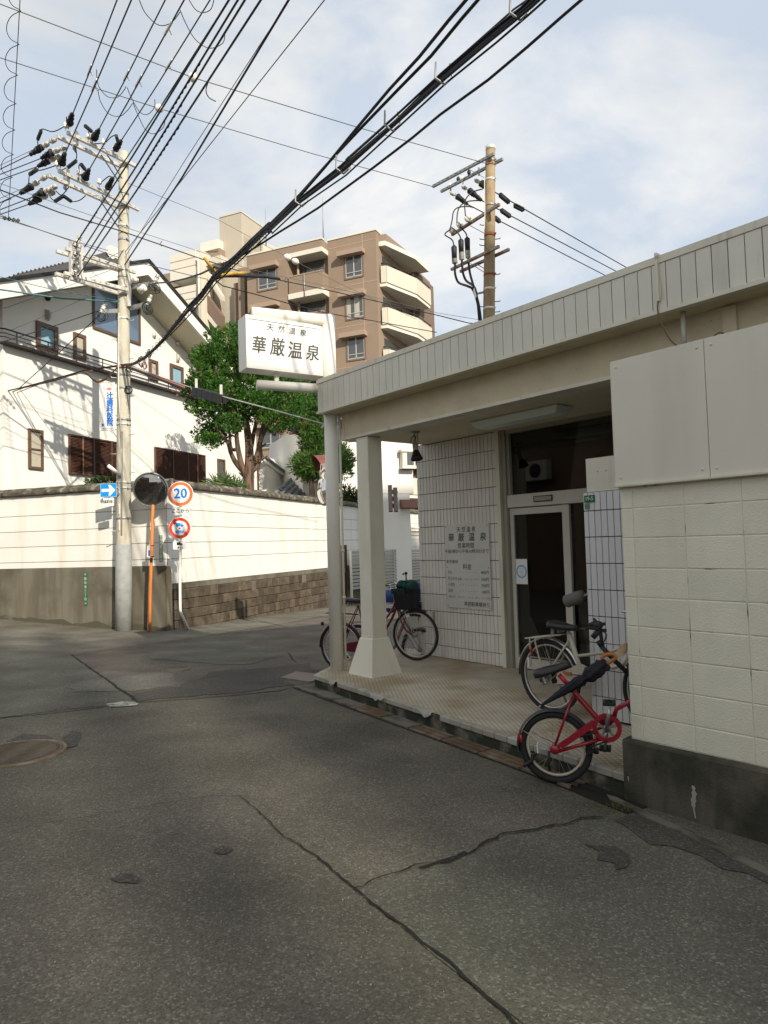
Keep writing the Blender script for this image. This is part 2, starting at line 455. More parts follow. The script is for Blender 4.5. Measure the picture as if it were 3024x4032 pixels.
beige_tile = M('beige apartment tile', (0.46, 0.415, 0.335), 0.75, var=0.04, vscale=0.5)
apt_white = M('apartment white trim', (0.68, 0.645, 0.56), 0.75, var=0.03)
apt_cream = M('apartment balcony cream', (0.58, 0.54, 0.45), 0.8, var=0.03)
apt_grey = M('apartment grey stair wall', (0.40, 0.36, 0.30), 0.8, var=0.05)
apt_joint = M('apartment joint line', (0.42, 0.30, 0.22), 0.8)
bark_m = M('reddish bark', (0.17, 0.105, 0.07), 0.95, col2=(0.055, 0.042, 0.033), c2scale=12, stretch=(1, 1, 0.18), c2lo=0.45, c2hi=0.6, bump=0.9, bscale=30)
orange_m = M('orange painted steel', (0.78, 0.24, 0.06), 0.45, var=0.06, vscale=6, col2=(0.30, 0.12, 0.05), c2scale=10, c2lo=0.70, c2hi=0.76)
mirror_m = M('scratched convex mirror', (0.36, 0.35, 0.34), 0.05, metal=1.0, col2=(0.20, 0.195, 0.185), c2scale=14, c2lo=0.55, c2hi=0.7)
sign_white = M('white sign sheet', (0.80, 0.79, 0.75), 0.4)
sign_orange = M('faded red sign border', (0.80, 0.16, 0.04), 0.4)
sign_red = M('red sign border', (0.70, 0.045, 0.025), 0.4, col2=(0.8, 0.7, 0.65), c2scale=9, c2lo=0.68, c2hi=0.72)
sign_blue = M('blue sign print', (0.0, 0.17, 0.62), 0.4)
sign_blue2 = M('bright blue print', (0.0, 0.27, 0.72), 0.4)
sign_black = M('black sign print', (0.02, 0.02, 0.02), 0.5)
green_plate = M('green address plate', (0.02, 0.13, 0.045), 0.45, var=0.1, vscale=15)
green_faded = M('faded green address plate', (0.17, 0.30, 0.20), 0.5, var=0.05)
white_print = M('white print', (0.75, 0.76, 0.70), 0.5)
pink_print = M('pink print', (0.80, 0.38, 0.34), 0.5)
tyre_m = M('tyre rubber', (0.02, 0.02, 0.021), 0.75)
rim_m = M('aluminium rim', (0.52, 0.50, 0.45), 0.35, metal=0.6)
rim_cream = M('cream painted rim', (0.55, 0.49, 0.38), 0.5, var=0.08, vscale=20)
steel_m = M('bright steel', (0.55, 0.54, 0.52), 0.3, metal=0.85)
spoke_m = M('steel spoke', (0.42, 0.41, 0.39), 0.35, metal=0.8)
chrome_dull = M('dull steel', (0.38, 0.37, 0.35), 0.4, metal=0.8, col2=(0.20, 0.10, 0.05), c2scale=20, c2lo=0.62, c2hi=0.7)
frame_red = M('red bicycle paint', (0.34, 0.012, 0.028), 0.32, coat=0.5, var=0.08, vscale=15)
frame_maroon = M('maroon bicycle paint', (0.13, 0.012, 0.022), 0.3, coat=0.5)
frame_mauve = M('mauve bicycle paint', (0.30, 0.16, 0.20), 0.3, coat=0.4)
frame_cream = M('cream bicycle paint', (0.46, 0.415, 0.32), 0.4, coat=0.3, var=0.06, vscale=12)
reflector_red = M('red reflector', (0.55, 0.01, 0.02), 0.2, coat=0.8)
saddle_m = M('black saddle vinyl', (0.025, 0.024, 0.024), 0.42)
mudguard_dark = M('dark grey mudguard', (0.045, 0.047, 0.05), 0.45)
orange_grip = M('orange plastic', (0.42, 0.145, 0.03), 0.4)
red_wrap = M('bright red seat tube', (0.75, 0.03, 0.06), 0.35)
umb_m = M('black umbrella cloth', (0.018, 0.018, 0.024), 0.8)
basket_cloth = M('grey fabric', (0.17, 0.165, 0.15), 0.85, var=0.08)
green_cloth = M('dark green quilted cloth', (0.01, 0.075, 0.06), 0.8, var=0.15, vscale=12)
blue_cloth = M('blue plastic cover', (0.025, 0.065, 0.28), 0.5, var=0.15, vscale=10)
louver_m = M('grey louvre slat', (0.34, 0.325, 0.29), 0.5, metal=0.1)
gate_frame_m = M('silver gate frame', (0.50, 0.50, 0.47), 0.45, metal=0.3)
wood_old = M('weathered wood', (0.17, 0.145, 0.115), 0.9, var=0.15, vscale=10)
door_red = M('dark red door', (0.09, 0.028, 0.016), 0.5, var=0.1)
tube_m = M('pale green fluorescent diffuser', (0.78, 0.88, 0.83), 0.35)
bag_m = M('translucent plastic sheet', (0.62, 0.60, 0.55), 0.3, trans=0.35)
manhole_m = M('worn cast iron', (0.115, 0.095, 0.07), 0.6, metal=0.3, var=0.15, vscale=20)
paint_white = M('worn road paint', (0.42, 0.42, 0.38), 0.8, col2=(0.12, 0.115, 0.10), c2scale=25, c2lo=0.45, c2hi=0.6)
brick_far = M('brown brick wall', (0.20, 0.135, 0.10), 0.85, var=0.12, vscale=2)
pane_clear = glass('clear window pane', (0.60, 0.60, 0.56))

def asphalt(name, base, dark, light, tint):
    m = bpy.data.materials.new(name); m.use_nodes = True
    t = m.node_tree; b = t.nodes['Principled BSDF']
    b.inputs['Roughness'].default_value = 0.88; b.inputs['Specular IOR Level'].default_value = 0.3
    geo = N(t, 'ShaderNodeNewGeometry')
    def lk(a, c): t.links.new(a, c)
    vo = N(t, 'ShaderNodeTexVoronoi'); vo.inputs['Scale'].default_value = 105; lk(geo.outputs['Position'], vo.inputs['Vector'])
    sep = N(t, 'ShaderNodeSeparateColor'); lk(vo.outputs['Color'], sep.inputs[0])
    r1 = N(t, 'ShaderNodeValToRGB')
    e = r1.color_ramp.elements
    e[0].position = 0.0; e[0].color = (*dark, 1); e[1].position = 0.45; e[1].color = (*base, 1)
    k = e.new(0.86); k.color = (*[c * 1.22 for c in base], 1)
    k = e.new(0.975); k.color = (*light, 1)
    lk(sep.outputs[0], r1.inputs[0])
    nz = N(t, 'ShaderNodeTexNoise'); nz.inputs['Scale'].default_value = 1.3; nz.inputs['Detail'].default_value = 9; lk(geo.outputs['Position'], nz.inputs['Vector'])
    mr = N(t, 'ShaderNodeMapRange'); mr.inputs[1].default_value = 0.3; mr.inputs[2].default_value = 0.7; mr.inputs[3].default_value = 0.72; mr.inputs[4].default_value = 1.28
    lk(nz.outputs['Fac'], mr.inputs[0])
    n3 = N(t, 'ShaderNodeTexNoise'); n3.inputs['Scale'].default_value = 0.5; n3.inputs['Detail'].default_value = 4; lk(geo.outputs['Position'], n3.inputs['Vector'])
    mt = N(t, 'ShaderNodeMixRGB', blend_type='MULTIPLY'); mt.inputs[2].default_value = (*tint, 1)
    m3 = N(t, 'ShaderNodeMapRange'); m3.inputs[1].default_value = 0.42; m3.inputs[2].default_value = 0.6; lk(n3.outputs['Fac'], m3.inputs[0]); lk(m3.outputs[0], mt.inputs[0])
    lk(r1.outputs[0], mt.inputs[1])
    cc = N(t, 'ShaderNodeCombineColor')
    for i in range(3): lk(mr.outputs[0], cc.inputs[i])
    mm = N(t, 'ShaderNodeMixRGB', blend_type='MULTIPLY'); mm.inputs[0].default_value = 1.0
    lk(mt.outputs[0], mm.inputs[1]); lk(cc.outputs[0], mm.inputs[2])
    lk(mm.outputs[0], b.inputs['Base Color'])
    bn = N(t, 'ShaderNodeBump'); bn.inputs['Strength'].default_value = 0.55; bn.inputs['Distance'].default_value = 0.006
    lk(vo.outputs['Distance'], bn.inputs['Height']); bn.invert = True
    lk(bn.outputs['Normal'], b.inputs['Normal'])
    return m
asph = asphalt('worn asphalt', (0.112, 0.100, 0.078), (0.080, 0.071, 0.056), (0.20, 0.186, 0.152), (0.90, 0.93, 0.88))
asph_far = asphalt('smoother asphalt of the crossing', (0.108, 0.093, 0.075), (0.065, 0.057, 0.047), (0.17, 0.16, 0.135), (0.86, 0.84, 0.84))
asph_grey = asphalt('greenish grey asphalt', (0.108, 0.101, 0.079), (0.078, 0.073, 0.058), (0.20, 0.20, 0.17), (0.9, 0.95, 0.9))
asph_lite = asphalt('pale patched asphalt', (0.135, 0.125, 0.105), (0.08, 0.075, 0.06), (0.25, 0.24, 0.2), (0.9, 0.9, 0.85))
asph_dark = asphalt('dark patched asphalt', (0.068, 0.062, 0.052), (0.042, 0.039, 0.034), (0.13, 0.125, 0.11), (0.9, 0.9, 0.9))
tar_m = M('open joint in the asphalt', (0.016, 0.015, 0.012), 0.95)

def mosaic(name):
    """small diamond relief floor tiles: raised pale lozenges and dark grooves"""
    m = bpy.data.materials.new(name); m.use_nodes = True
    t = m.node_tree; b = t.nodes['Principled BSDF']; b.inputs['Roughness'].default_value = 0.7
    geo = N(t, 'ShaderNodeNewGeometry'); mp_ = N(t, 'ShaderNodeMapping')
    mp_.inputs['Rotation'].default_value = (0, 0, R(-5.0)); mp_.inputs['Scale'].default_value = (24, 24, 24)
    t.links.new(geo.outputs['Position'], mp_.inputs['Vector'])
    vo = N(t, 'ShaderNodeTexVoronoi', feature='DISTANCE_TO_EDGE'); vo.inputs['Scale'].default_value = 1.0; vo.inputs['Randomness'].default_value = 0.0
    t.links.new(mp_.outputs['Vector'], vo.inputs['Vector'])
    rp = N(t, 'ShaderNodeValToRGB'); rp.color_ramp.elements[0].position = 0.10; rp.color_ramp.elements[1].position = 0.20
    rp.color_ramp.elements[0].color = (0.40, 0.355, 0.275, 1); rp.color_ramp.elements[1].color = (0.62, 0.56, 0.44, 1)
    t.links.new(vo.outputs['Distance'], rp.inputs[0])
    nz = N(t, 'ShaderNodeTexNoise'); nz.inputs['Scale'].default_value = 1.8; nz.inputs['Detail'].default_value = 6
    t.links.new(geo.outputs['Position'], nz.inputs['Vector'])
    r2 = N(t, 'ShaderNodeValToRGB'); r2.color_ramp.elements[0].position = 0.36; r2.color_ramp.elements[1].position = 0.62
    r2.color_ramp.elements[0].color = (0.66, 0.58, 0.46, 1); r2.color_ramp.elements[1].color = (1, 1, 1, 1)
    t.links.new(nz.outputs['Fac'], r2.inputs[0])
    mm = N(t, 'ShaderNodeMixRGB', blend_type='MULTIPLY'); mm.inputs[0].default_value = 1.0
    t.links.new(rp.outputs[0], mm.inputs[1]); t.links.new(r2.outputs[0], mm.inputs[2]); t.links.new(mm.outputs[0], b.inputs['Base Color'])
    bn = N(t, 'ShaderNodeBump'); bn.inputs['Strength'].default_value = 0.6; bn.inputs['Distance'].default_value = 0.01
    t.links.new(rp.outputs[0], bn.inputs['Height']); t.links.new(bn.outputs['Normal'], b.inputs['Normal'])
    return m
mosaic_m = mosaic('diamond mosaic floor')

def leafmat(name, c1, c2, c3, sc=2.5):
    m = bpy.data.materials.new(name); m.use_nodes = True
    t = m.node_tree; b = t.nodes['Principled BSDF']; b.inputs['Roughness'].default_value = 0.6
    b.inputs['Specular IOR Level'].default_value = 0.25
    geo = N(t, 'ShaderNodeNewGeometry')
    nz = N(t, 'ShaderNodeTexNoise'); nz.inputs['Scale'].default_value = sc; nz.inputs['Detail'].default_value = 5
    t.links.new(geo.outputs['Position'], nz.inputs['Vector'])
    rp = N(t, 'ShaderNodeValToRGB'); e = rp.color_ramp.elements
    e[0].position = 0.36; e[0].color = (*c1, 1); e[1].position = 0.55; e[1].color = (*c2, 1); k = e.new(0.74); k.color = (*c3, 1)
    t.links.new(nz.outputs['Fac'], rp.inputs[0]); t.links.new(rp.outputs[0], b.inputs['Base Color'])
    tl = N(t, 'ShaderNodeBsdfTranslucent'); t.links.new(rp.outputs[0], tl.inputs['Color'])
    mx = N(t, 'ShaderNodeMixShader'); mx.inputs[0].default_value = 0.3
    t.links.new(b.outputs[0], mx.inputs[1]); t.links.new(tl.outputs[0], mx.inputs[2])
    t.links.new(mx.outputs[0], t.nodes['Material Output'].inputs['Surface'])
    return m
juniper_m = leafmat('juniper foliage', (0.025, 0.085, 0.012), (0.055, 0.155, 0.02), (0.11, 0.20, 0.03), 2.2)
juniper_brown = M('dead brown foliage', (0.22, 0.09, 0.03), 0.8, var=0.2, vscale=20)
podo_m = leafmat('podocarpus foliage', (0.04, 0.10, 0.018), (0.075, 0.16, 0.03), (0.14, 0.23, 0.05), 3)
hedge_m = leafmat('hedge foliage', (0.025, 0.05, 0.012), (0.05, 0.085, 0.02), (0.14, 0.15, 0.04), 5)
palm_m = leafmat('palm leaf', (0.05, 0.10, 0.03), (0.09, 0.15, 0.05), (0.16, 0.20, 0.08), 4)
# ------------------------------------------------------------------ ground
_gp = np.array([(0, 0, .2), (-3, 1, .2), (-7, 3, .2), (1.62, 4.85, .02), (2.6, 3.6, .02), (1.15, 5.0, .075), (-.95, 8.95, .06), (.35, 6.75, .06), (-2.5, 5, .17),
                (-5.03, 16.1, -.03), (-4.1, 18.5, -.09), (-3.3, 20.9, -.18), (-1.7, 25.6, -.37), (-6.4, 16.45, -.01), (-8, 17, .08), (-9.9, 17.7, .2),
                (-3.2, 10.5, .09), (-1.0, 14, -.06), (2, 20, -.24), (-8, 10, .2), (1, -6, .2), (-7, -6, .2)])
def _tps(r): return np.where(r > 1e-9, r * r * np.log(np.maximum(r, 1e-9)), 0.0)
_K = _tps(np.hypot(_gp[:, None, 0] - _gp[None, :, 0], _gp[:, None, 1] - _gp[None, :, 1])) + 0.4 * np.eye(len(_gp))
_P = np.c_[np.ones(len(_gp)), _gp[:, :2]]
_sol = np.linalg.solve(np.block([[_K, _P], [_P.T, np.zeros((3, 3))]]), np.r_[_gp[:, 2], 0, 0, 0])
def _gz(X, Y):
    X = np.clip(X, -11, 4); Y = np.clip(Y, -6, 27)
    s = _sol[-3] + _sol[-2] * X + _sol[-1] * Y
    for (a, b, _), c in zip(_gp, _sol[:-3]): s = s + c * _tps(np.hypot(X - a, Y - b))
    return s
GX = np.unique(np.r_[-700, -300, -120, -60, -40, np.arange(-30, -12, 3), np.arange(-12, 6.01, .25), np.arange(9, 31, 3), 40, 60, 120, 300, 700])
GY = np.unique(np.r_[-700, -300, -120, -60, -40, np.arange(-30, -3, 3), np.arange(-3, 27.01, .25), np.arange(30, 61, 3), 80, 120, 300, 700])
GZ = _gz(*np.meshgrid(GX, GY, indexing='ij'))
def gz(x, y):
    i = min(max(int(np.searchsorted(GX, x)) - 1, 0), len(GX) - 2); j = min(max(int(np.searchsorted(GY, y)) - 1, 0), len(GY) - 2)
    a = (x - GX[i]) / (GX[i + 1] - GX[i]); b = (y - GY[j]) / (GY[j + 1] - GY[j])
    return float((GZ[i, j] * (1 - a) + GZ[i + 1, j] * a) * (1 - b) + (GZ[i, j + 1] * (1 - a) + GZ[i + 1, j + 1] * a) * b)
def ong(px, py, dz=0.0):            # where a sight line meets the ground
    z = 0.05
    for _ in range(14):
        p = onz(px, py, z); z = gz(p.x, p.y)
    return Vector((p.x, p.y, z + dz))
g = MB()
g.v = [Vector((GX[i], GY[j], GZ[i, j])) for i in range(len(GX)) for j in range(len(GY))]
nj = len(GY)
g.f = [(i * nj + j, (i + 1) * nj + j, (i + 1) * nj + j + 1, i * nj + j + 1) for i in range(len(GX) - 1) for j in range(len(GY) - 1)]
g.m = [0] * len(g.f); g.s = [True] * len(g.f)
struct('road', g, asph)

def conform(name, pts, dz, mat, jitter=0.0, kind='structure', seed=0):
    """a thin sheet laid on the ground, its outline pts (x, y)"""
    rnd_ = random.Random(seed)
    if jitter:
        q = []
        for i in range(len(pts)):
            a, b = Vector(pts[i][:2]), Vector(pts[(i + 1) % len(pts)][:2]); n = max(2, int((b - a).length / 0.12)); nn = Vector((-(b - a).y, (b - a).x)).normalized()
            ph = rnd_.random() * 9
            for k in range(n):
                t = k / n; am = jitter * math.sin(math.pi * t) ** .5
                q.append(a.lerp(b, t) + nn * (am * (rnd_.uniform(-1, 1) * .5 + math.sin(ph + t * n * .7))))
        pts = q
    bm = bmesh.new()
    bm.faces.new([bm.verts.new((p[0], p[1], 0)) for p in pts])
    xs = [p[0] for p in pts]; ys = [p[1] for p in pts]
    for gx in GX:
        if min(xs) < gx < max(xs):
            bmesh.ops.bisect_plane(bm, geom=bm.verts[:] + bm.edges[:] + bm.faces[:], plane_co=(gx, 0, 0), plane_no=(1, 0, 0))
    for gy in GY:
        if min(ys) < gy < max(ys):
            bmesh.ops.bisect_plane(bm, geom=bm.verts[:] + bm.edges[:] + bm.faces[:], plane_co=(0, gy, 0), plane_no=(0, 1, 0))
    bmesh.ops.triangulate(bm, faces=bm.faces[:])
    bmesh.ops.recalc_face_normals(bm, faces=bm.faces[:])
    if bm.faces and sum(f.normal.z for f in bm.faces) < 0: bmesh.ops.reverse_faces(bm, faces=bm.faces[:])
    for v in bm.verts: v.co.z = gz(v.co.x, v.co.y) + dz
    me = bpy.data.meshes.new(name); bm.to_mesh(me); bm.free(); me.materials.append(mat)
    o = bpy.data.objects.new(name, me); COL.objects.link(o); o['kind'] = kind
    return o
def ribbon(name, pts, w0, w1, dz, mat, wob=0.02, seed=1):
    rnd_ = random.Random(seed); P = []
    for i in range(len(pts) - 1):
        a, b = pts[i], pts[i + 1]; n = max(2, int((b - a).length / 0.045))
        P += [a.lerp(b, k / n) for k in range(n)]
    P.append(pts[-1])
    mb = MB(); L = []; off = 0
    for i, p in enumerate(P):
        d = (P[min(i + 1, len(P) - 1)] - P[max(i - 1, 0)]); nn = Vector((-d.y, d.x, 0)).normalized()
        off = off * .8 + rnd_.uniform(-1, 1) * wob * .5
        wd = (w0 + (w1 - w0) * i / len(P)) * rnd_.uniform(.35, 1.15)
        for s in (-1, 1):
            q = p + nn * (off + s * wd / 2); L.append(Vector((q.x, q.y, gz(q.x, q.y) + dz)))
    mb.add(L, [(2 * i + 1, 2 * i, 2 * i + 2, 2 * i + 3) for i in range(len(P) - 1)])
    return struct(name, mb, mat)
def gp(*L): return [ong(a, b) for a, b in L]
conform('crossing_asphalt', gp((153, 1415), (278, 1396), (440, 1375), (640, 1342), (742, 1322), (800, 1345), (800, 1400), (740, 1448), (660, 1478), (602, 1493), (450, 1507), (301, 1519)), .004, asph_far, .03)
conform('side_road_asphalt', gp((-60, 1440), (0, 1432), (153, 1415), (301, 1519), (150, 1537), (0, 1552), (-60, 1560)), .004, asph_grey, .02, seed=2)
conform('wall_side_asphalt', gp((-60, 1331), (0, 1338), (250, 1361), (360, 1363), (500, 1343), (742, 1309), (742, 1322), (640, 1342), (440, 1375), (278, 1396), (153, 1415), (0, 1432), (-60, 1440)), .0045, asph_lite, .0)
conform('pale_asphalt_patch', gp((146, 1487), (170, 1473), (228, 1450), (366, 1454), (386, 1478), (320, 1490), (260, 1494), (158, 1496)), .008, asph_lite, .05, seed=3)
conform('pale_asphalt_patch', gp((310, 1400), (420, 1388), (520, 1385), (600, 1420), (530, 1437), (420, 1432), (330, 1425)), .0085, asph_grey, .06, seed=4)
conform('damp_asphalt_patch', gp((286, 1500), (390, 1484), (455, 1452), (575, 1444), (670, 1432), (690, 1462), (610, 1468), (640, 1480), (545, 1494), (440, 1502), (302, 1517)), .009, asph_dark, .05, seed=5)
conform('relaid_asphalt', gp((772, 1922), (900, 1878), (1005, 1846), (1110, 1806), (1310, 1772), (1420, 1800), (1659, 1905), (1800, 2100), (1700, 2400), (1250, 2380), (1130, 2212), (950, 2075)), .004, asph_grey, .0)
conform('dark_asphalt_patch', gp((1330, 1775), (1400, 1765), (1500, 1800), (1659, 1880), (1659, 1912), (1560, 1880), (1450, 1830), (1380, 1810)), .009, asph_dark, .05, seed=6)
conform('dark_asphalt_patch', gp((1262, 1826), (1330, 1832), (1362, 1866), (1330, 1882), (1290, 1860)), .009, asph_dark, .04, seed=7)
conform('dark_asphalt_patch', gp((12, 1604), (50, 1586), (112, 1594), (104, 1622), (60, 1626), (18, 1630)), .006, asph_dark, .03, seed=8)
conform('dark_asphalt_patch', gp((134, 1594), (152, 1580), (176, 1584), (166, 1612), (136, 1618)), .006, asph_dark, .02, seed=9)
conform('dark_asphalt_patch', gp((236, 1900), (262, 1888), (300, 1898), (296, 1910), (258, 1908)), .006, asph_dark, .02, seed=10)
conform('dark_asphalt_patch', gp((465, 1836), (482, 1828), (500, 1832), (494, 1844), (474, 1846)), .006, asph_dark, .02, seed=11)
conform('worn_road_marking', gp((228, 1522), (262, 1517), (300, 1519), (296, 1525), (240, 1529)), .009, paint_white, .01, seed=12)
ribbon('asphalt_joint', gp((520, 1722), (600, 1793), (690, 1862), (770, 1925), (880, 2015), (980, 2100), (1090, 2190), (1200, 2290)), .008, .02, .010, tar_m, .02, 1)
ribbon('asphalt_crack', gp((770, 1925), (815, 1905), (905, 1878), (1005, 1845), (1100, 1808), (1180, 1793), (1310, 1771)), .012, .022, .011, tar_m, .05, 2)
ribbon('asphalt_crack', gp((905, 1878), (960, 1862), (1010, 1846)), .03, .05, .0115, tar_m, .03, 3)
ribbon('asphalt_crack', gp((-10, 1806), (100, 1780), (200, 1766), (330, 1745), (450, 1722), (520, 1722)), .006, .006, .010, tar_m, .03, 4)
ribbon('asphalt_joint', gp((153, 1415), (200, 1447), (250, 1484), (301, 1520)), .02, .045, .012, tar_m, .02, 5)
ribbon('asphalt_joint', gp((-20, 1554), (90, 1541), (180, 1530), (301, 1519)), .02, .015, .010, tar_m, .02, 6)
ribbon('asphalt_joint', gp((301, 1519), (450, 1507), (602, 1494), (655, 1480)), .012, .01, .010, tar_m, .02, 7)
ribbon('asphalt_crack', gp((440, 1375), (520, 1362), (640, 1343), (700, 1331)), .02, .02, .009, tar_m, .02, 8)
ribbon('asphalt_crack', gp((625, 1412), (632, 1424), (640, 1432)), .03, .02, .012, tar_m, .02, 9)

def manhole(px, py, r, label, parts=True):
    c = ong(px, py)
    t = thing('manhole_cover', label, 'manhole cover', c)
    n = MB(); n.lathe([(r * 1.09, -.05), (r * 1.09, .010), (r * 1.02, .012), (r * 1.01, -.02)], c, n=40)
    n.build('frame_ring', rust_m, t)
    l = MB(); l.lathe([(r, -.05), (r, .008), (r * .95, .012), (r * .94, .008)], c, n=40); l.build('lid', manhole_m, t)
    if parts:
        rb = MB()
        for k in range(-9, 10):
            y = k * r / 10.5; hw = math.sqrt(max(r * r * .85 - y * y, 0)); m_ = max(2, int(hw / .05))
            pts = [c + Vector((x, y + .02 * math.sin(x / r * 9), .010)) for x in np.linspace(-hw, hw, m_ * 2)]
            if len(pts) > 1: rb.tube(pts, r * .022, 4)
        rb.build('raised_rib', manhole_m, t, kind='stuff')
manhole(33, 1628, .36, 'large ribbed manhole cover at the left edge of the near road')
manhole(380, 1446.5, .19, 'small round cover in the middle of the crossing', False)

# ------------------------------------------------------------------ bath house (local frame: x to the right along the front, y inwards)
FB = Matrix.Rotation(R(-50.95), 4, 'Z')
def B(x, y, z): return FB @ Vector((x, y, z))
def onb(px, py, y):                 # sight line met with a plane parallel to the front; local coordinates
    n = FB @ Vector((0, 1, 0)); n = Vector((n.x, n.y, 0)); d = ray(px, py)
    return FB.inverted() @ (C0 + d * (-n.dot(C0) / n.dot(d) + y / n.dot(d)))
XR = 6.0                            # how far the front is built to the right
FL = .235                           # porch floor level
bh = thing('bath_house', 'low cream public bath house with panelled canopy and tiled porch', 'building', B(-5.5, 6.6, FL), R(-50.95))
mb = MB(FB); mb.box(-7.44, XR, 6.95, 7.05, 0, 3.7); mb.v = []; mb.f = []; mb.m = []; mb.s = []
# walls behind the porch
mb.box(-7.44, -5.93, 6.685, 6.80, -.1, 3.22); mb.build('entrance_wall', [grout_m], bh)
mb = MB(FB)
mb.box(-7.40, -7.28, 6.80, 12.0, -.2, 3.55); mb.box(-7.28, XR, 11.88, 12.0, -.2, 3.55); mb.box(XR - .12, XR, 5.46, 11.88, -.2, 3.55)
mb.build('side_wall', column_m, bh)
mb = MB(FB); mb.box(-3.728, XR - .12, 5.362, 5.46, -.1, 2.23); mb.build('tiled_screen_wall', grout_m, bh)
scr = bh.children[-1]
mb = MB(FB); mb.box(-3.36, XR - .12, 5.46, 5.55, 2.22, 3.2); mb.build('upper_wall', cream_render, bh)
mb = MB(FB); mb.box(-3.705, -3.385, 5.37, 5.44, 2.233, 2.534); pn = mb.build('white_panel', cream_trim, bh)
for x in (-3.587, -3.50): mb = MB(FB); mb.lathe([(.006, 0), (.004, .006)], (x, 5.37, 2.41), (0, -1, 0), 6); mb.build('screw', galv_dark, pn)
# entrance tiles, each its own piece
ew = [c for c in bh.children if c.name.startswith('entrance_wall')][0]
jx = [-7.44, -7.368] + [-7.302 + .0655 * k for k in range(21)] + [-5.927]
jz = [3.205] + [2.974 - .2343 * k for k in range(12)] + [FL]
proto = {}
def tile(parent, x0, x1, z0, z1, y, mat, fr):
    w_, h_ = round(x1 - x0, 3), round(z1 - z0, 3)
    key = (w_, h_, mat.name)
    if key not in proto:
        q = MB(); q.bbox(-w_ / 2 + .0035, w_ / 2 - .0035, 0, .03, -h_ / 2 + .004, h_ / 2 - .004, .002); proto[key] = q.mesh('tile', mat)
    place('tile', proto[key], parent, fr @ Matrix.Translation(((x0 + x1) / 2, y + random.uniform(0, .0012), (z0 + z1) / 2)) @ Matrix.Rotation(random.uniform(-.002, .002), 4, 'Z'))
for i in range(len(jx) - 1):
    for k in range(len(jz) - 1):
        tile(ew, jx[i], jx[i + 1], jz[k + 1], jz[k], 6.66, tile_m, FB)
jx2 = [-3.728, -3.679] + [-3.679 + .0637 * k for k in range(1, 9)]
jz2 = [2.23, 2.0618] + [2.0618 - .2338 * k for k in range(1, 8)] + [FL]
for i in range(len(jx2) - 1):
    for k in range(len(jz2) - 1):
        tile(scr, jx2[i], jx2[i + 1], jz2[k + 1], jz2[k], 5.338, tile2_m, FB)
# canopy
mb = MB(FB); mb.box(-7.40, XR, 5.0, 12.05, 3.53, 3.90); mb.build('roof', cream_trim, bh)
mb = MB(FB)
mb.box(-7.43, XR, 4.965, 5.10, 3.935, 3.962); mb.box(-7.43, -7.36, 5.10, 12.06, 3.935, 3.962); mb.box(-7.43, XR, 4.962, 4.975, 3.905, 3.935)
mb.build('coping', cream_trim, bh)
mb = MB(FB); mb.box(-7.43, XR, 4.955, 5.02, 3.515, 3.546); mb.box(-7.43, -7.36, 5.02, 12.05, 3.515, 3.546); mb.build('drip_trim', cream_trim, bh)
mb = MB(FB); mb.box(-7.36, XR, 5.02, 5.25, 3.518, 3.53); mb.build('soffit', cream_render, bh)
mb = MB(FB); mb.box(-7.40, XR, 4.985, 5.0, 3.546, 3.905); mb.box(-7.40, -7.385, 5.0, 12.0, 3.546, 3.905); mb.build('fascia_backing', grout_m, bh)
q = MB(); q.bbox(.003, .1133, -.013, .0, 0, .352, .0022); fp = q.mesh('fascia_panel', cream_panel)
x = -7.42
while x < XR - .12:
    place('fascia_panel', fp, bh, FB @ Matrix.Translation((x, 4.983 + random.uniform(-.0008, .0008), 3.5495)) @ Matrix.Rotation(random.uniform(-.004, .004), 4, 'Z')); x += .1163
for k in range(44):
    place('fascia_panel', fp, bh, FB @ Matrix.Translation((-7.400, 5.0 + (k + 1) * .1163, 3.5495)) @ Matrix.Rotation(R(-90), 4, 'Z'))
mb = MB(FB); mb.box(-7.26, XR, 5.235, 5.46, 3.20, 3.518); mb.box(-7.255, -7.21, 5.227, 5.46, 3.20, 3.518); mb.build('beam', cream_render, bh)
mb = MB(FB); mb.box(-7.285, XR, 5.222, 5.47, 3.168, 3.20); mb.build('beam_trim', cream_trim, bh)
mb = MB(FB); mb.box(-7.285, XR - .1, 5.46, 6.95, 3.212, 3.24); mb.build('porch_ceiling', ceiling_m, bh)
# column
c_ = thing('porch_column', 'square cream column with flared base at the porch corner', 'column', B(-6.88, 5.375, FL), R(-50.95))
mb = MB(FB); mb.bbox(-7.0, -6.765, 5.25, 5.487, .66, 3.168, .012); mb.build('shaft', column_m, c_)
mb = MB(FB)
T = [(-7.012, 5.238), (-6.753, 5.238), (-6.753, 5.50), (-7.012, 5.50)]; Bq = [(-7.125, 5.125), (-6.635, 5.125), (-6.635, 5.61), (-7.125, 5.61)]
vs = [(a, b, .2) for a, b in Bq] + [(a, b, .655) for a, b in T] + [(a * .4 + -6.8825 * .6 if 0 else a + (.012 if a < -6.9 else -.012), b + (.012 if b < 5.3 else -.012), .668) for a, b in T]
mb.add(vs, [(3, 2, 1, 0)] + [(i, (i + 1) % 4, 4 + (i + 1) % 4, 4 + i) for i in range(4)] + [(4 + i, 4 + (i + 1) % 4, 8 + (i + 1) % 4, 8 + i) for i in range(4)] + [(8, 9, 10, 11)])
mb.build('flared_base', column_m, c_)
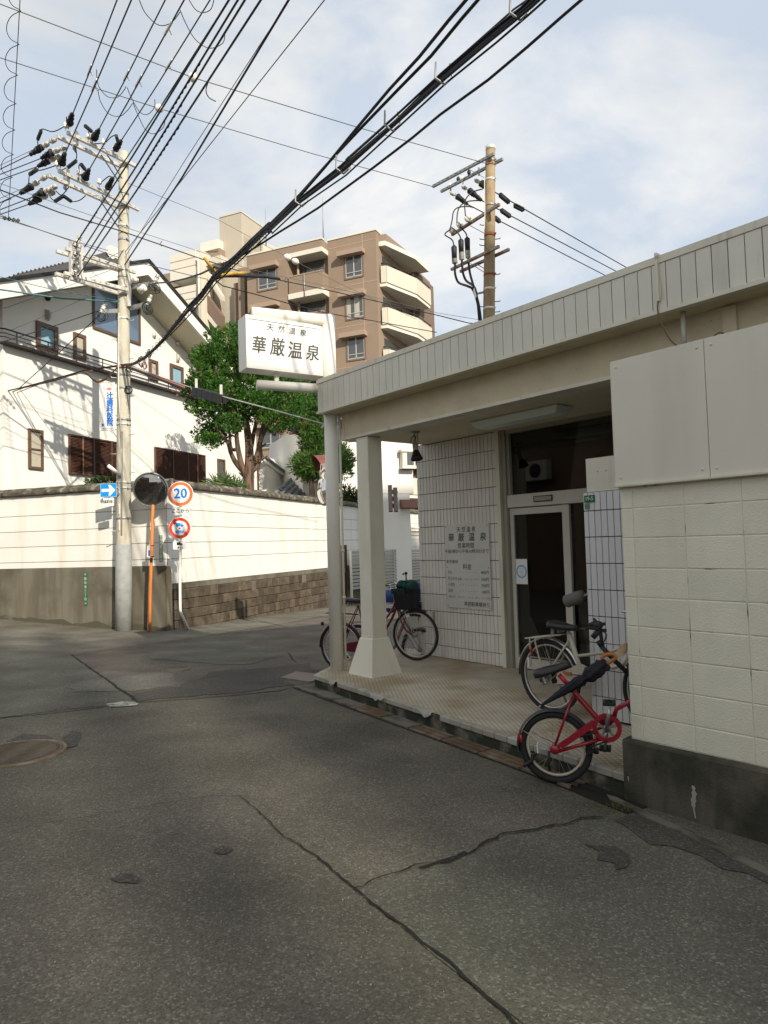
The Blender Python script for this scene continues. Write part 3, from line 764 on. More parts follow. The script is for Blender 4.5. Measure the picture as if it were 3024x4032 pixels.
# porch floor with worn edge
fl = thing('porch_floor', 'raised porch floor of diamond mosaic with chipped mossy edge', 'porch floor', B(-5, 5.2, 0), R(-50.95))
FA, FC = (-7.34, 4.77, .222), (-2.70, 4.285, .20)       # ends of the street edge
FLT = (-8.02, 5.78, .225)                               # left edge runs back along the side street
mb = MB(FB)
top = [FA, FC, (-2.70, 5.37, FL), (-2.70, 7.0, FL), (-7.30, 7.0, FL), (-7.44, 6.9, FL), (-8.7, 6.9, FL), FLT]
n_ = len(top)
mb.add(top, [tuple(range(n_))]); mb.build('mosaic_floor', mosaic_m, fl)
mb = MB(FB); vs = [(p[0], p[1], p[2] - .006) for p in top] + [(p[0], p[1], -.3) for p in top]
mb.add(vs, [(i, i + n_, (i + 1) % n_ + n_, (i + 1) % n_) for i in range(n_)] + [tuple(range(n_))]); mb.build('kerb_body', kerb_m, fl)
q = MB(); q.bbox(-.0735, .0735, -.02, .062, -.05, .004, .007); nm = q.mesh('edge_tile', nosing_m)
def edge(p0, p1, skip):
    p0, p1 = Vector(p0), Vector(p1); d = (p1 - p0); n = int(d.length / .15)
    an = math.atan2(d.y, d.x)
    for k in range(n):
        if k in skip: continue
        c = p0 + d * ((k + .5) / n)
        place('edge_tile', nm, fl, FB @ Matrix.Translation(c) @ Matrix.Rotation(an + random.uniform(-.03, .03), 4, 'Z') @ Matrix.Rotation(random.uniform(-.04, .04), 4, 'X'))
edge(FA, FC, {3, 9, 15, 16})
edge(FLT, FA, set())
mb = MB(FB)
def lump(x0, x1, seed, zt=.0):
    rr = random.Random(seed); m_ = 9; P = []
    for i in range(m_ + 1):
        t = i / m_; x = x0 + (x1 - x0) * t; k = (x - FA[0]) / (FC[0] - FA[0]); y = FA[1] + (FC[1] - FA[1]) * k; z = FA[2] + (FC[2] - FA[2]) * k
        h = math.sin(math.pi * t) ** .6
        P += [(x, y + .05, z + .002), (x + rr.uniform(-.01, .01), y - .022 - .012 * h, z + .002 + .006 * h), (x + rr.uniform(-.01, .01), y - .03 - .01 * h, z - .035 * h * rr.uniform(.5, 1.4) - .012)]
    mb.add(P, [(3 * i, 3 * i + 1, 3 * i + 4, 3 * i + 3) for i in range(m_)] + [(3 * i + 1, 3 * i + 2, 3 * i + 5, 3 * i + 4) for i in range(m_)], True)
lump(-6.93, -6.78, 1); lump(-6.02, -5.74, 2); lump(-5.12, -4.92, 3)
mb.build('repair_mortar', M('white repair mortar', (0.38, 0.36, 0.31), 0.9, var=.2, vscale=20, bump=.6, bscale=50), fl)
# gutter
gt = thing('drain_gutter', 'narrow roadside gutter with rusty grates below the porch edge', 'gutter', B(-5, 4.5, 0), R(-50.95))
def gl(t, off): # point along the gutter: t from far (0) to near (1)
    x = -7.5 + (4.92) * t; k = (x - FA[0]) / (FC[0] - FA[0]); y = FA[1] + (FC[1] - FA[1]) * k - .035 - off
    p = B(x, y, 0); return Vector((p.x, p.y, gz(p.x, p.y)))
n = 10
for k in range(n):
    a, b = k / n + .002, (k + 1) / n - .002
    if k == n - 1: continue
    mb = MB(); P0, P1, P2, P3 = gl(a, .0), gl(b, .0), gl(b, .19), gl(a, .19)
    dz = Vector((0, 0, .018 + random.uniform(0, .01)))
    if k in (0, 1, 2, 4):
        mb.add([P0 + dz, P1 + dz, P2 + dz, P3 + dz] + [p - Vector((0, 0, .05)) for p in (P0, P1, P2, P3)], [(3, 2, 1, 0)[::-1], (0, 4, 5, 1)[::-1], (1, 5, 6, 2)[::-1], (2, 6, 7, 3)[::-1], (3, 7, 4, 0)[::-1]])
        mb.build('gutter_cover', gutter_m, gt)
    else:
        nb = 22
        for e0, e1 in ((0.0, .025), (.085, .105), (.165, .19)):
            A_ = [gl(a, e0), gl(b, e0), gl(b, e1), gl(a, e1)]
            mb.add([p + dz for p in A_] + [p - Vector((0, 0, .02)) for p in A_], [(0, 1, 2, 3), (0, 4, 5, 1), (2, 6, 7, 3), (1, 5, 6, 2), (3, 7, 4, 0)])
        for j in range(nb):
            t0 = a + (b - a) * j / nb; t1 = a + (b - a) * (j + .6) / nb
            A_ = [gl(t0, .02), gl(t1, .02), gl(t1, .17), gl(t0, .17)]
            mb.add([p + dz * .9 for p in A_], [(0, 1, 2, 3)])
        mb.build('steel_grate', rust_m, gt)
mb = MB(); L_ = []
for k in range(25):
    for off in (-.03, .21): p = gl(k / 24, off); L_.append(p + Vector((0, 0, .006)))
mb.add(L_, [(2 * i, 2 * i + 1, 2 * i + 3, 2 * i + 2)[::-1] for i in range(24)]); mb.build('channel', tar_m, gt)
mb = MB(); P = [ong(606, 1466), ong(668, 1476), ong(682, 1474), ong(690, 1462), ong(640, 1455)]
mb.prism([(p.x, p.y) for p in P], (0, 0, .05), (1, 0, 0), (0, 1, 0), (0, 0, .035))
solo('ramp_plate', mb, ramp_m, 'flat grey brown step plate on the road at the porch corner', 'ramp')
mb = MB(); rr = random.Random(4); L_ = []
for k in range(21):
    a = ong(1310 + 22 * k, 1716 + 10.3 * k + (4 if k == 0 else 0)); b = ong(1316 + 22 * k, 1730 + 10.6 * k + rr.uniform(-3, 3))
    L_ += [a + Vector((0, 0, .014)), b + Vector((0, 0, .012 + rr.uniform(0, .01))), b - Vector((0, 0, .01))]
mb.add(L_, [(3 * i, 3 * i + 1, 3 * i + 4, 3 * i + 3)[::-1] for i in range(20)] + [(3 * i + 1, 3 * i + 2, 3 * i + 5, 3 * i + 4)[::-1] for i in range(20)])
solo('stone_kerb_strip', mb, gutter_m, 'worn pale kerb strip along the foot of the block wall', 'kerb')
conform('open_drain', [ong(1245, 1700), ong(1285, 1690), ong(1356, 1712), ong(1390, 1740), ong(1300, 1718)], .0095, tar_m)

# entrance: frame, doors, transom
en = thing('entrance_door', 'glazed sliding entrance with wide cream lintel and dark transom', 'door', B(-5.0, 6.75, FL), R(-50.95))
mb = MB(FB); mb.box(-5.925, -5.868, 6.65, 6.82, FL - .05, 3.212); mb.build('tile_edge_trim', cream_trim, en)
mb = MB(FB); mb.box(-5.855, -5.80, 6.69, 6.83, FL - .02, 3.212); mb.build('side_jamb', alu_m, en)
mb = MB(FB); mb.box(-5.795, -3.0, 6.71, 6.83, 3.16, 3.212); mb.box(-5.795, -5.755, 6.72, 6.83, 2.39, 3.16); mb.box(-4.15, -4.11, 6.73, 6.82, 2.39, 3.16); mb.build('transom_frame', alu_m, en)
mb = MB(FB); mb.bbox(-5.80, -3.0, 6.70, 6.84, 2.225, 2.384, .006); lt = mb.build('lintel', alu_white, en)
mb = MB(FB); mb.bbox(-5.365, -5.105, 6.68, 6.70, 2.28, 2.335, .006); sb = mb.build('door_sensor', alu_m, en)
mb = MB(FB); mb.box(-5.372, -5.098, 6.684, 6.699, 2.272, 2.279); mb.box(-5.372, -5.098, 6.684, 6.699, 2.336, 2.343); mb.box(-5.372, -5.3655, 6.684, 6.699, 2.279, 2.336); mb.box(-5.1045, -5.098, 6.684, 6.699, 2.279, 2.336); mb.build('dark_rim', black_rub, sb)
mb = MB(FB); mb.box(-5.755, -3.0, 6.765, 6.772, 2.384, 3.16); mb.build('transom_glass', pane_clear, en)
dl = MB(FB)
dl.box(-5.79, -5.735, 6.735, 6.775, FL, 2.215); dl.box(-5.00, -4.905, 6.735, 6.775, FL, 2.225); dl.box(-5.735, -5.00, 6.735, 6.775, 2.135, 2.215); dl.box(-5.735, -5.00, 6.735, 6.775, FL + .01, .372)
dn = dl.build('sliding_door', alu_white, en)
mb = MB(FB); mb.box(-5.735, -5.00, 6.752, 6.758, .372, 2.135); mb.build('door_pane', pane_clear, dn)
mb = MB(FB); mb.box(-5.735, -4.995, 6.748, 6.762, .385, .40); mb.box(-5.86 + .06, -5.795, 6.70, 6.76, FL, 2.22); mb.build('door_track', alu_m, dn)
mb = MB(FB); mb.lathe([(.012, 0), (.012, .006)], (-5.70, 6.735, .30), (0, -1, 0), 10); mb.build('lock', galv_dark, dn)
mb = MB(FB); mb.box(-4.905, -3.0, 6.785, 6.791, .36, 2.225); fx = mb.build('fixed_pane', pane_clear, en)
mb = MB(FB); mb.box(-4.905, -3.0, 6.77, 6.80, FL, .36); mb.build('bottom_rail', tile2_m, fx)
q = thing('door_poster', 'white notice with blue ring stuck inside the sliding door', 'poster', B(-5.66, 6.73, 1.5), R(-50.95))
a = onb(1118, 1192, 6.73)
px0, px1, pz1, pz0 = -5.727, -5.545, 1.585, 1.275
mb = MB(FB); mb.box(px0, px1, 6.7335, 6.7345, pz0, pz1); mb.build('sheet', sign_white, q)
mb = MB(); mb.disc(B((px0 + px1) / 2, 6.7325, 1.43), FB @ Vector((0, -1, 0)), .083, 36, .062); mb.build('blue_ring', M('pale blue print', (0.17, 0.42, 0.68), .5), q)
mb = MB(FB)
for zz, w_ in ((1.49, .03), (1.46, .07), (1.43, .05), (1.41, .06), (1.385, .04)): mb.box(-5.636 - w_ / 2, -5.636 + w_ / 2, 6.7328, 6.7333, zz, zz + .003)
mb.build('fine_print', ink_soft, q)
# interior behind the glass
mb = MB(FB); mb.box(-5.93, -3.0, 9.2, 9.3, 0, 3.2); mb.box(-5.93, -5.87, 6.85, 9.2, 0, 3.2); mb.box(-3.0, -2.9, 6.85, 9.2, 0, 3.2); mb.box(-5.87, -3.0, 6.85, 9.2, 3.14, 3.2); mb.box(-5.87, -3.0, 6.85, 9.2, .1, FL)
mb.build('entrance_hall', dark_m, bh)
lk = thing('shoe_locker', 'dim red brown shoe lockers seen through the entrance glass', 'locker', B(-4.6, 8.6, FL), R(-50.95))
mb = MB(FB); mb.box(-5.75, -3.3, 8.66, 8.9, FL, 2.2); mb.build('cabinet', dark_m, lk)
q = MB(); q.bbox(-.14, .14, -.03, 0, -.125, .125, .008); lm = q.mesh('locker_door', locker_m)
for i in range(8):
    for k in range(7): place('locker_door', lm, lk, FB @ Matrix.Translation((-5.6 + .3 * i, 8.655, .45 + .265 * k)))
cu = thing('strip_curtain', 'hanging brown strip curtain behind the sliding door', 'curtain', B(-5.35, 6.95, 2.1), R(-50.95))
mb = MB(FB); mb.tube([(-5.74, 6.95, 2.10), (-4.98, 6.95, 2.10)], .008); mb.build('rod', galv_dark, cu)
for i in range(7):
    mb = MB(FB); x0 = -5.70 + i * .104
    mb.add([(x0 + .0, 6.95 + .004 * math.sin(i * 2), 2.09), (x0 + .02, 6.947, 2.09), (x0 + .026, 6.947, .5), (x0 + .004, 6.952, .5)], [(0, 1, 2, 3)]); mb.build('strip', noren_m, cu)
# ceiling light and spot lamp
t = thing('ceiling_light', 'long unlit fluorescent fitting under the porch ceiling', 'ceiling light', B(-4.98, 6.0, 3.2), R(-50.95))
mb = MB(FB); mb.box(-5.58, -4.36, 5.86, 6.13, 3.195, 3.212); mb.build('base_plate', cream_trim, t)
mb = MB(FB); mb.add([(-5.585, 5.85, 3.195), (-4.355, 5.85, 3.195), (-4.355, 6.14, 3.195), (-5.585, 6.14, 3.195), (-5.53, 5.90, 3.125), (-4.41, 5.90, 3.125), (-4.41, 6.09, 3.125), (-5.53, 6.09, 3.125)],
                    [(4, 7, 6, 5), (0, 4, 5, 1), (1, 5, 6, 2), (2, 6, 7, 3), (3, 7, 4, 0)]); mb.build('diffuser', tube_m, t)
t = thing('spot_lamp', 'black reflector spot lamp hanging from the porch ceiling', 'lamp', B(-6.45, 5.78, 3.2), R(-50.95))
bx, by = -6.45, 5.78
mb = MB(FB); mb.lathe([(.055, 0), (.055, -.012), (.03, -.02)], (bx, by, 3.211), n=14); mb.build('ceiling_rose', galv_dark, t)
mb = MB(FB); mb.tube([(bx + .03, by, 3.19), (bx + .035, by, 3.05), (bx + .03, by - .01, 2.98)], .010); mb.tube([(bx - .02, by, 3.19), (bx - .02, by - .02, 3.07)], .010); mb.build('arm', galv, t)
mb = MB(FB); mb.tube([(bx - .02, by, 3.18), (bx - .09, by, 3.14), (bx - .10, by, 3.09), (bx - .05, by, 3.07), (bx - .01, by, 3.11), (bx, by, 3.16)], .006); mb.build('flex', black_rub, t)
mb = MB(FB); mb.lathe([(.03, 0), (.034, .10), (.036, .12)], (bx - .015, by - .01, 3.08), (.28, -.12, -1), 14); mb.build('lamp_holder', porc_grey, t)
mb = MB(FB); mb.lathe([(.036, 0), (.055, .05), (.075, .105), (.078, .11), (.06, .1)], (bx + .02, by - .025, 2.965), (.28, -.12, -1), 18); mb.build('reflector', black_rub, t)

# notice board with the opening hours
nb_ = thing('price_notice', 'pale notice plate with handwritten opening hours and prices on the tiles', 'notice board', B(-6.47, 6.64, .93), R(-50.95))
NX0, NX1, NZ0, NZ1, NY = -6.885, -6.068, .932, 2.057, 6.640
mb = MB(FB); mb.bbox(NX0, NX1, NY, NY + .012, NZ0, NZ1, .003); mb.build('plate', notice_m, nb_)
mb = MB(FB)
for x in (NX0 + .03, (NX0 + NX1) / 2, NX1 - .03):
    for z in (NZ0 + .03, NZ1 - .03): mb.lathe([(.008, 0), (.005, .005)], (x, NY, z), (0, -1, 0), 8)
for x in (NX0 + .03, NX1 - .03): mb.lathe([(.008, 0), (.005, .005)], (x, NY, (NZ0 + NZ1) / 2 - .02), (0, -1, 0), 8)
mb.build('screws', galv_dark, nb_, kind='stuff')
ex, ey = FB @ Vector((1, 0, 0)), Vector((0, 0, 1))
def nt_(s, u, v, size, al='CENTER', sp=1.0, off=0.0, sx=1.0):  # u, v: place on the plate, 0..1 from the top left
    return text_mb(s, B(NX0 + (NX1 - NX0) * u, NY - .0006, NZ1 - (NZ1 - NZ0) * v), ex, ey, size, .0008, off, al, .08, sx, sp)
L_ = [nt_('天 然 温 泉', .50, .072, .078, off=.0014, sx=.92), nt_('華', .155, .165, .115, off=.003), nt_('厳', .385, .165, .115, off=.003), nt_('温', .62, .165, .115, off=.003), nt_('泉', .87, .165, .115, off=.003),
      nt_('営業時間', .485, .262, .078, off=.001), nt_('午後3時から午後10時30分まで', .49, .328, .061, sx=.98, off=.0006),
      nt_('年中無休', .16, .452, .058, off=.0006), nt_('料金', .50, .512, .080, off=.001)]
for s, pr, v in (('大人', '490円', .575), ('手ぶらセット', '550円', .652), ('小学生', '200円', .725), ('幼児', '100円', .797)):
    L_.append(nt_(s, .05, v, .052, 'LEFT', off=.0004, sx=.86)); L_.append(nt_(pr, .97, v, .056, 'RIGHT', off=.0008))
    if s != '手ぶらセット': L_.append(nt_('・・・・・・・', .52, v, .05))
L_.append(nt_('（石けん・タオル・シャンプー付）', .52, .655, .026)); L_.append(nt_('備え付け　シャンプー、リンス、ボディーソープあり', .06, .868, .034, 'LEFT', sx=.95)); L_.append(nt_('専用駐車場有り', .97, .945, .066, 'RIGHT', off=.001))
for q_ in L_: q_.build('lettering', ink_soft, nb_)
# house number plate
t = thing('house_number_plate', 'small green plate reading 19-5 on the white tiles', 'number plate', B(-3.66, 5.335, 2.1), R(-50.95))
mb = MB(FB); mb.bbox(-3.713, -3.602, 5.330, 5.336, 2.140, 2.202, .002); mb.build('plate', green_plate, t)
text_mb('19-5', B(-3.6575, 5.3294, 2.171), ex, ey, .05, .0006, .0006, sx=.95).build('lettering', white_print, t)
mb = MB(FB); mb.box(-3.710, -3.660, 5.332, 5.336, 2.080, 2.134); mb.build('small_plate', green_faded, t)
mb = MB(FB)
for z in (2.088, 2.10, 2.112): mb.box(-3.706, -3.665, 5.3312, 5.3318, z, z + .006)
mb.build('fine_print', green_plate, t)
mb = MB(FB); mb.bbox(-7.185, -7.15, 6.648, 6.658, .70, .86, .002); mb.box(-7.177, -7.158, 6.646, 6.6478, .74, .82)
solo('meter_plate', mb, M('yellow brass plate', (.40, .30, .14), .5), 'small yellowish plate low on the tiled entrance wall', 'plate')

# cable in trunking hanging off the canopy, wrapped lamp behind the panel
t = thing('canopy_cable', 'loose cable in pale trunking hooked over the canopy edge', 'cable', B(-2.36, 4.95, 3.5), R(-50.95))
xh = onb(1417, 560, 4.95).x
mb = MB(FB); mb.box(xh - .011, xh + .011, 4.945, 4.968, 3.61, 3.955); mb.tube([(xh, 4.955, 3.94), (xh, 4.95, 3.975), (xh, 4.99, 3.975), (xh, 5.0, 3.95)], .014, 6); mb.add([(xh + .012, 4.956, 3.9), (xh + .03, 4.95, 3.64), (xh + .012, 4.956, 3.62)], [(0, 1, 2)]); mb.build('trunking', cream_trim, t)
xe = onb(1487, 712, 5.2).x
mb = MB(FB); P = [(xh, 4.952, 3.62), (xh, 4.95, 3.50), (xh + .06, 5.0, 3.30), (xh + .17, 5.08, 3.20), (xh + .27, 5.13, 3.24), (xh + .34, 5.17, 3.315), (xh + .40, 5.19, 3.27), (xh + .43, 5.2, 3.17)]
S_ = []
for i in range(len(P) - 1):
    p0, p1, p2, p3 = [Vector(P[max(0, min(len(P) - 1, j))]) for j in (i - 1, i, i + 1, i + 2)]
    for k in range(5):
        u_ = k / 5; S_.append(.5 * ((2 * p1) + (p2 - p0) * u_ + (2 * p0 - 5 * p1 + 4 * p2 - p3) * u_ ** 2 + (3 * p1 - p0 - 3 * p2 + p3) * u_ ** 3))
mb.tube(S_, .006, 6); mb.build('loose_end', M('brown flex', (.20, .13, .08), .6), t)
mb = MB(FB); mb.box(xh + .36, xh + .46, 5.20, 5.234, 3.16, 3.50)
solo('cable_box', mb, cream_render, 'small cream junction block under the canopy', 'junction box')
mb = MB(FB); xb = onb(1478, 735, 5.08).x; mb.ball((xb, 5.08, 3.10), .20, 16, (1.0, .7, .75)); mb.cyl((xb, 5.08, 3.2), (xb, 5.08, 3.515), .02, 8)
solo('wrapped_lamp', mb, bag_m, 'round lamp wrapped in clear plastic behind the panel top', 'lamp')

# ------------------------------------------------------------------ block wall
bw = thing('block_wall', 'white painted block wall with dark concrete base and sheet panels on top', 'wall', B(-1.5, 4.4, 0), R(-50.95))
mb = MB(FB); mb.box(-2.705, XR, 4.3185, 4.50, .40, 2.165); mb.build('mortar', mortar_m, bw)
jx = [-2.708, -2.617] + [-2.617 + .3622 * k for k in range(1, 24)]
jz = [2.16, 2.014, 1.812, 1.606, 1.408, 1.211, 1.010, .8086, .6107, .446]
bp = {}
for i in range(len(jx) - 1):
    if jx[i] > XR: break
    for k in range(9):
        w_, h_ = jx[i + 1] - jx[i], jz[k] - jz[k + 1]; key = (round(w_, 3), round(h_, 3))
        if key not in bp:
            qm = MB(); qm.bbox(-w_ / 2 + .0022, w_ / 2 - .0022, 0, .05, -h_ / 2 + .0022, h_ / 2 - .0022, .0045); bp[key] = qm.mesh('block', block_m)
        place('block', bp[key], bw, FB @ Matrix.Translation(((jx[i] + jx[i + 1]) / 2, 4.3135 + random.uniform(0, .0022), (jz[k] + jz[k + 1]) / 2)) @ Matrix.Rotation(random.uniform(-.004, .004), 4, 'Z'))
mb = MB(FB); m_ = 60; L_ = []
rr = random.Random(3)
for i in range(m_ + 1):
    x = -2.748 + (XR + 2.748) * i / m_
    L_ += [(x, 4.268, -.25), (x, 4.268 + rr.uniform(-.002, .002), .425 + rr.uniform(-.004, .004)), (x, 4.276, .440 + rr.uniform(-.003, .003)), (x, 4.34, .447)]
mb.add(L_, [(4 * i + j, 4 * i + 4 + j, 4 * i + 5 + j, 4 * i + 1 + j) for i in range(m_) for j in range(3)])
mb.box(-2.748, XR, 4.34, 4.50, -.25, .445); mb.add([(-2.748, 4.268, -.25), (-2.748, 4.268, .43), (-2.748, 4.34, .445), (-2.748, 4.34, -.25)], [(0, 1, 2, 3)])
cb = mb.build('concrete_base', dirty_conc, bw)
mb = MB(FB); rr = random.Random(8); P = []
for i in range(14):
    t_ = i / 13; xc = -2.258 + .004 * math.sin(i * .6); hw = (.022 if 2 < i < 9 else .012) * rr.uniform(.6, 1.1) * (1 - t_ * .5)
    P += [(xc - hw, 4.2655, .25 - .20 * t_), (xc + hw, 4.2655, .25 - .20 * t_)]
mb.add(P, [(2 * i, 2 * i + 2, 2 * i + 3, 2 * i + 1) for i in range(13)]); mb.build('mortar_drip', patch_conc, cb)
for k, (x0, x1) in enumerate(((-2.725, -2.062), (-2.060, -1.148), (-1.146, -.236), (-.234, .68), (.682, 1.6), (1.602, 2.5))):
    mb = MB(FB); mb.bbox(x0 + .001, x1 - .001, 4.285, 4.305, 2.178, 3.046, .002); pnl = mb.build('sheet_panel', sheet_m, bw)
    mb = MB(FB)
    for z in (2.23, 3.0):
        for x in (x0 + .045, x1 - .045): mb.lathe([(.009, 0), (.0075, .004), (.001, .006)], (x, 4.285, z), (0, -1, 0), 8)
    mb.build('screws', sheet_m, pnl, kind='stuff')
mb = MB(FB); mb.box(-2.74, XR, 4.262, 4.312, 2.166, 2.178); mb.box(-2.74, XR, 4.306, 4.33, 2.178, 3.04); mb.build('flashing', cream_trim, bw)

# ------------------------------------------------------------------ projecting sign on its tall post
PX, PY = -7.415, 5.165
sg = thing('hanging_sign', 'white box sign with brushed characters on a tall pipe post', 'sign', B(PX, PY, FL))
base = B(PX, PY, FL)
mb = MB(); ZPT = ony(*SRC(900 + .3014 * 1290, 1180 + .3014 * 212), base.y).z; mb.cyl(base + Vector((0, 0, -.05)), base + Vector((0, 0, ZPT - FL)), .088, 24); mb.build('post', post_m, sg)
mb = MB(); o_ = FB @ Vector((.11, .06, 0)); mb.cyl(base + o_, base + o_ + Vector((0, 0, 3.52 - FL)), .016, 8)
for z in (.9, 1.5, 2.2, 2.9): mb.cyl(base + o_ + Vector((0, 0, z)), base + o_ + Vector((0, 0, z + .03)), .024, 8)
mb.build('conduit', cream_trim, sg)
tr = ony(*SRC(900 + .3014 * 1240, 1180 + .3014 * 345), base.y - .02); zt = tr.z
tl = onz(*SRC(900 + .3014 * 222, 1180 + .3014 * 188), zt)
br = ony(*SRC(900 + .3014 * 1250, 1180 + .3014 * 1000), base.y - .02); zb = br.z
sx_ = (tl - tr); sx_.z = 0; SW = sx_.length; ex_s = -sx_.normalized(); nn_s = Vector((ex_s.y, -ex_s.x, 0))   # facing the street
if nn_s.dot(-tr) < 0: nn_s = -nn_s
SD = .26
O_ = Vector((tl.x, tl.y, 0)); SH = zt - zb
def S3(a, z, d=0.0): return O_ + ex_s * a + Vector((0, 0, zb + z)) + nn_s * d
def sbox(mb, a0, a1, z0, z1, d0, d1):
    P = [S3(a, z, d) for z in (z0, z1) for d in (d0, d1) for a in (a0, a1)]
    return mb.add(P, [(0, 2, 3, 1), (4, 5, 7, 6), (0, 1, 5, 4), (1, 3, 7, 5), (3, 2, 6, 7), (2, 0, 4, 6)])
mb = MB(); sbox(mb, .01, SW - .01, .01, SH - .01, -SD, -.02); mb.build('sign_box', sign_frame, sg)
mb = MB()
e_ = .045
sbox(mb, 0, SW, 0, e_, -SD - .012, 0); sbox(mb, 0, SW, SH - e_, SH, -SD - .012, 0); sbox(mb, 0, e_, e_, SH - e_, -SD - .012, 0); sbox(mb, SW - e_, SW, e_, SH - e_, -SD - .012, 0)
mb.build('sign_rim', sign_frame, sg)
mb = MB(); sbox(mb, e_, SW - e_, e_, SH - e_, -.019, -.012); mb.build('sign_face', sign_face, sg)
def st(s, a, z, size, off=0.0, sx=1.0): return text_mb(s, S3(SW * a, SH * z, -.0095), ex_s, (0, 0, 1), size, .0012, off, 'CENTER', .12, sx)
k_ = SH
L_ = [st(c, .30 + .142 * i, .815 - .005 * i, .115 * k_ / .8, .0012) for i, c in enumerate('天然温泉')]
L_ += [st(c, (.155, .385, .61, .845)[i], (.44, .44, .42, .42)[i], (.27, .30, .28, .27)[i] * k_ / .8, .0035, (.86, .80, .90, .86)[i]) for i, c in enumerate('華厳温泉')]
for q_ in L_: q_.build('lettering', ink, sg)
# arms: two pipes from the post over and under the box
pt = Vector((base.x, base.y, 0)); dirx = -ex_s
mid = O_ - nn_s * (SD / 2)
ZU = ony(*SRC(900 + .3014 * 1225, 1180 + .3014 * 278), base.y).z; ZL = zb - .17
for z, l0, rad in ((ZU, 0.22, .075), (ZL, 0.30, .062)):
    a = mid + ex_s * l0 * .6; a.z = z; b = Vector((base.x, base.y, z))
    mb = MB(); mb.cyl(a, b, rad, 20); mb.build('support_pipe', post_m, sg)
mb = MB()
c_m = mid + ex_s * (SW * .42)
mb.bar(c_m + Vector((0, 0, zt - .02)), c_m + Vector((0, 0, ZU)), .05); mb.bar(c_m + Vector((0, 0, ZL)), c_m + Vector((0, 0, zb + .02)), .05)
mb.lathe([(.035, -.05), (.035, .05)], c_m + Vector((-.05, 0, zt + .02)), (1, 0, 0), 12)
mb.build('hanger', post_m, sg)

rr = random.Random(77); mb = MB(); c = ong(1325, 1748)
for _ in range(70):
    p = c + Vector((rr.uniform(-.12, .12), rr.uniform(-.06, .06), 0)); h = Vector((rr.uniform(-.03, .03), rr.uniform(-.03, .03), rr.uniform(.015, .05))); s = Vector((.003, .002, 0)); mb.add([p - s, p + s, p + h], [(0, 1, 2)])
o = mb.build('weeds', M('yellow green weeds', (.12, .13, .03), .8), None, kind='stuff'); tag(o, 'sparse yellow green weeds at the end of the asphalt crack', 'weeds')
rr = random.Random(78); mb = MB()
for _ in range(900):
    p = ong(rr.uniform(0, 1500), rr.uniform(1500, 2200) if rr.random() < .8 else rr.uniform(1440, 1560)); mb.ball(p + Vector((0, 0, .002)), rr.choice([.002, .003, .003, .0045]), 5, (1, 1.2, .7))
o = mb.build('road_grit', M('pale grit', (.34, .32, .26), .9, rnd=.2, var=.3, vscale=40), None, kind='stuff'); tag(o, 'loose pale grit scattered over the near road', 'grit')
# ------------------------------------------------------------------ walled house on the far corner
W0 = Vector((-5.03, 16.10, 0))
uR, uL = AZ(19.4), AZ(-70.6)
FR = Matrix(((uR.x, -uR.y, 0, W0.x), (uR.y, uR.x, 0, W0.y), (0, 0, 1, 0), (0, 0, 0, 1)))   # x along the side street, y into the plot
FLm = Matrix(((-uL.x, uR.x, 0, W0.x), (-uL.y, uR.y, 0, W0.y), (0, 0, 1, 0), (0, 0, 0, 1)))  # x along the left road (corner at 0), y into the plot
YR, YL = R(90 - 19.4), R(90 - 109.4)
def gR(x): p = FR @ Vector((x, 0, 0)); return gz(p.x, p.y)
def gL(x): p = FLm @ Vector((x, 0, 0)); return gz(p.x, p.y)
zl = [3.29, 2.782, 2.385, 1.997, 1.612]
# left wall
lw = thing('boundary_wall', 'cream boundary wall on stained concrete along the left road', 'wall', FLm @ Vector((-6, 0, .1)), YL)
mb = MB(FLm); mb.box(-16, .0, .018, .20, 1.44, 3.29); mb.build('backing', groove_m, lw)
xs = [-16, -12.4, -8.8, -5.2, -1.62, .0]
for k in range(5):
    z1 = zl[k]; z0 = zl[k + 1] if k < 4 else 1.455
    for i in range(5):
        if k < 4 or True:
            mb = MB(FLm); mb.bbox(xs[i] + (0 if i == 0 else .0), xs[i + 1], 0, .03, z0 + .006, z1 - .006, .003); mb.build('panel', fence_panel, lw)
mb = MB(FLm); m_ = 40; L_ = []
for i in range(m_ + 1):
    x = -16 + 16.06 * i / m_; g_ = gL(x)
    L_ += [(x, -.035, g_ - .15), (x, -.03, g_ + .02), (x, -.03, 1.44), (x, .0, 1.452), (x, .06, 1.452)]
mb.add(L_, [(5 * i + j, 5 * i + 5 + j, 5 * i + 6 + j, 5 * i + 1 + j) for i in range(m_) for j in range(4)])
cbs = mb.build('concrete_base', stain_conc, lw)
mb = MB(FLm); L_ = []; rr = random.Random(5)
for i in range(121):
    x = -16 + 16.05 * i / 120; g_ = gL(x); L_ += [(x, -.0325, g_ - .05), (x, -.0325, g_ + .10 + .10 * mnoise.noise(Vector((x * 1.7, 3, 0))) + rr.uniform(-.02, .02))]
mb.add(L_, [(2 * i, 2 * i + 2, 2 * i + 3, 2 * i + 1) for i in range(120)]); mb.build('mossy_foot', moss_conc, cbs)
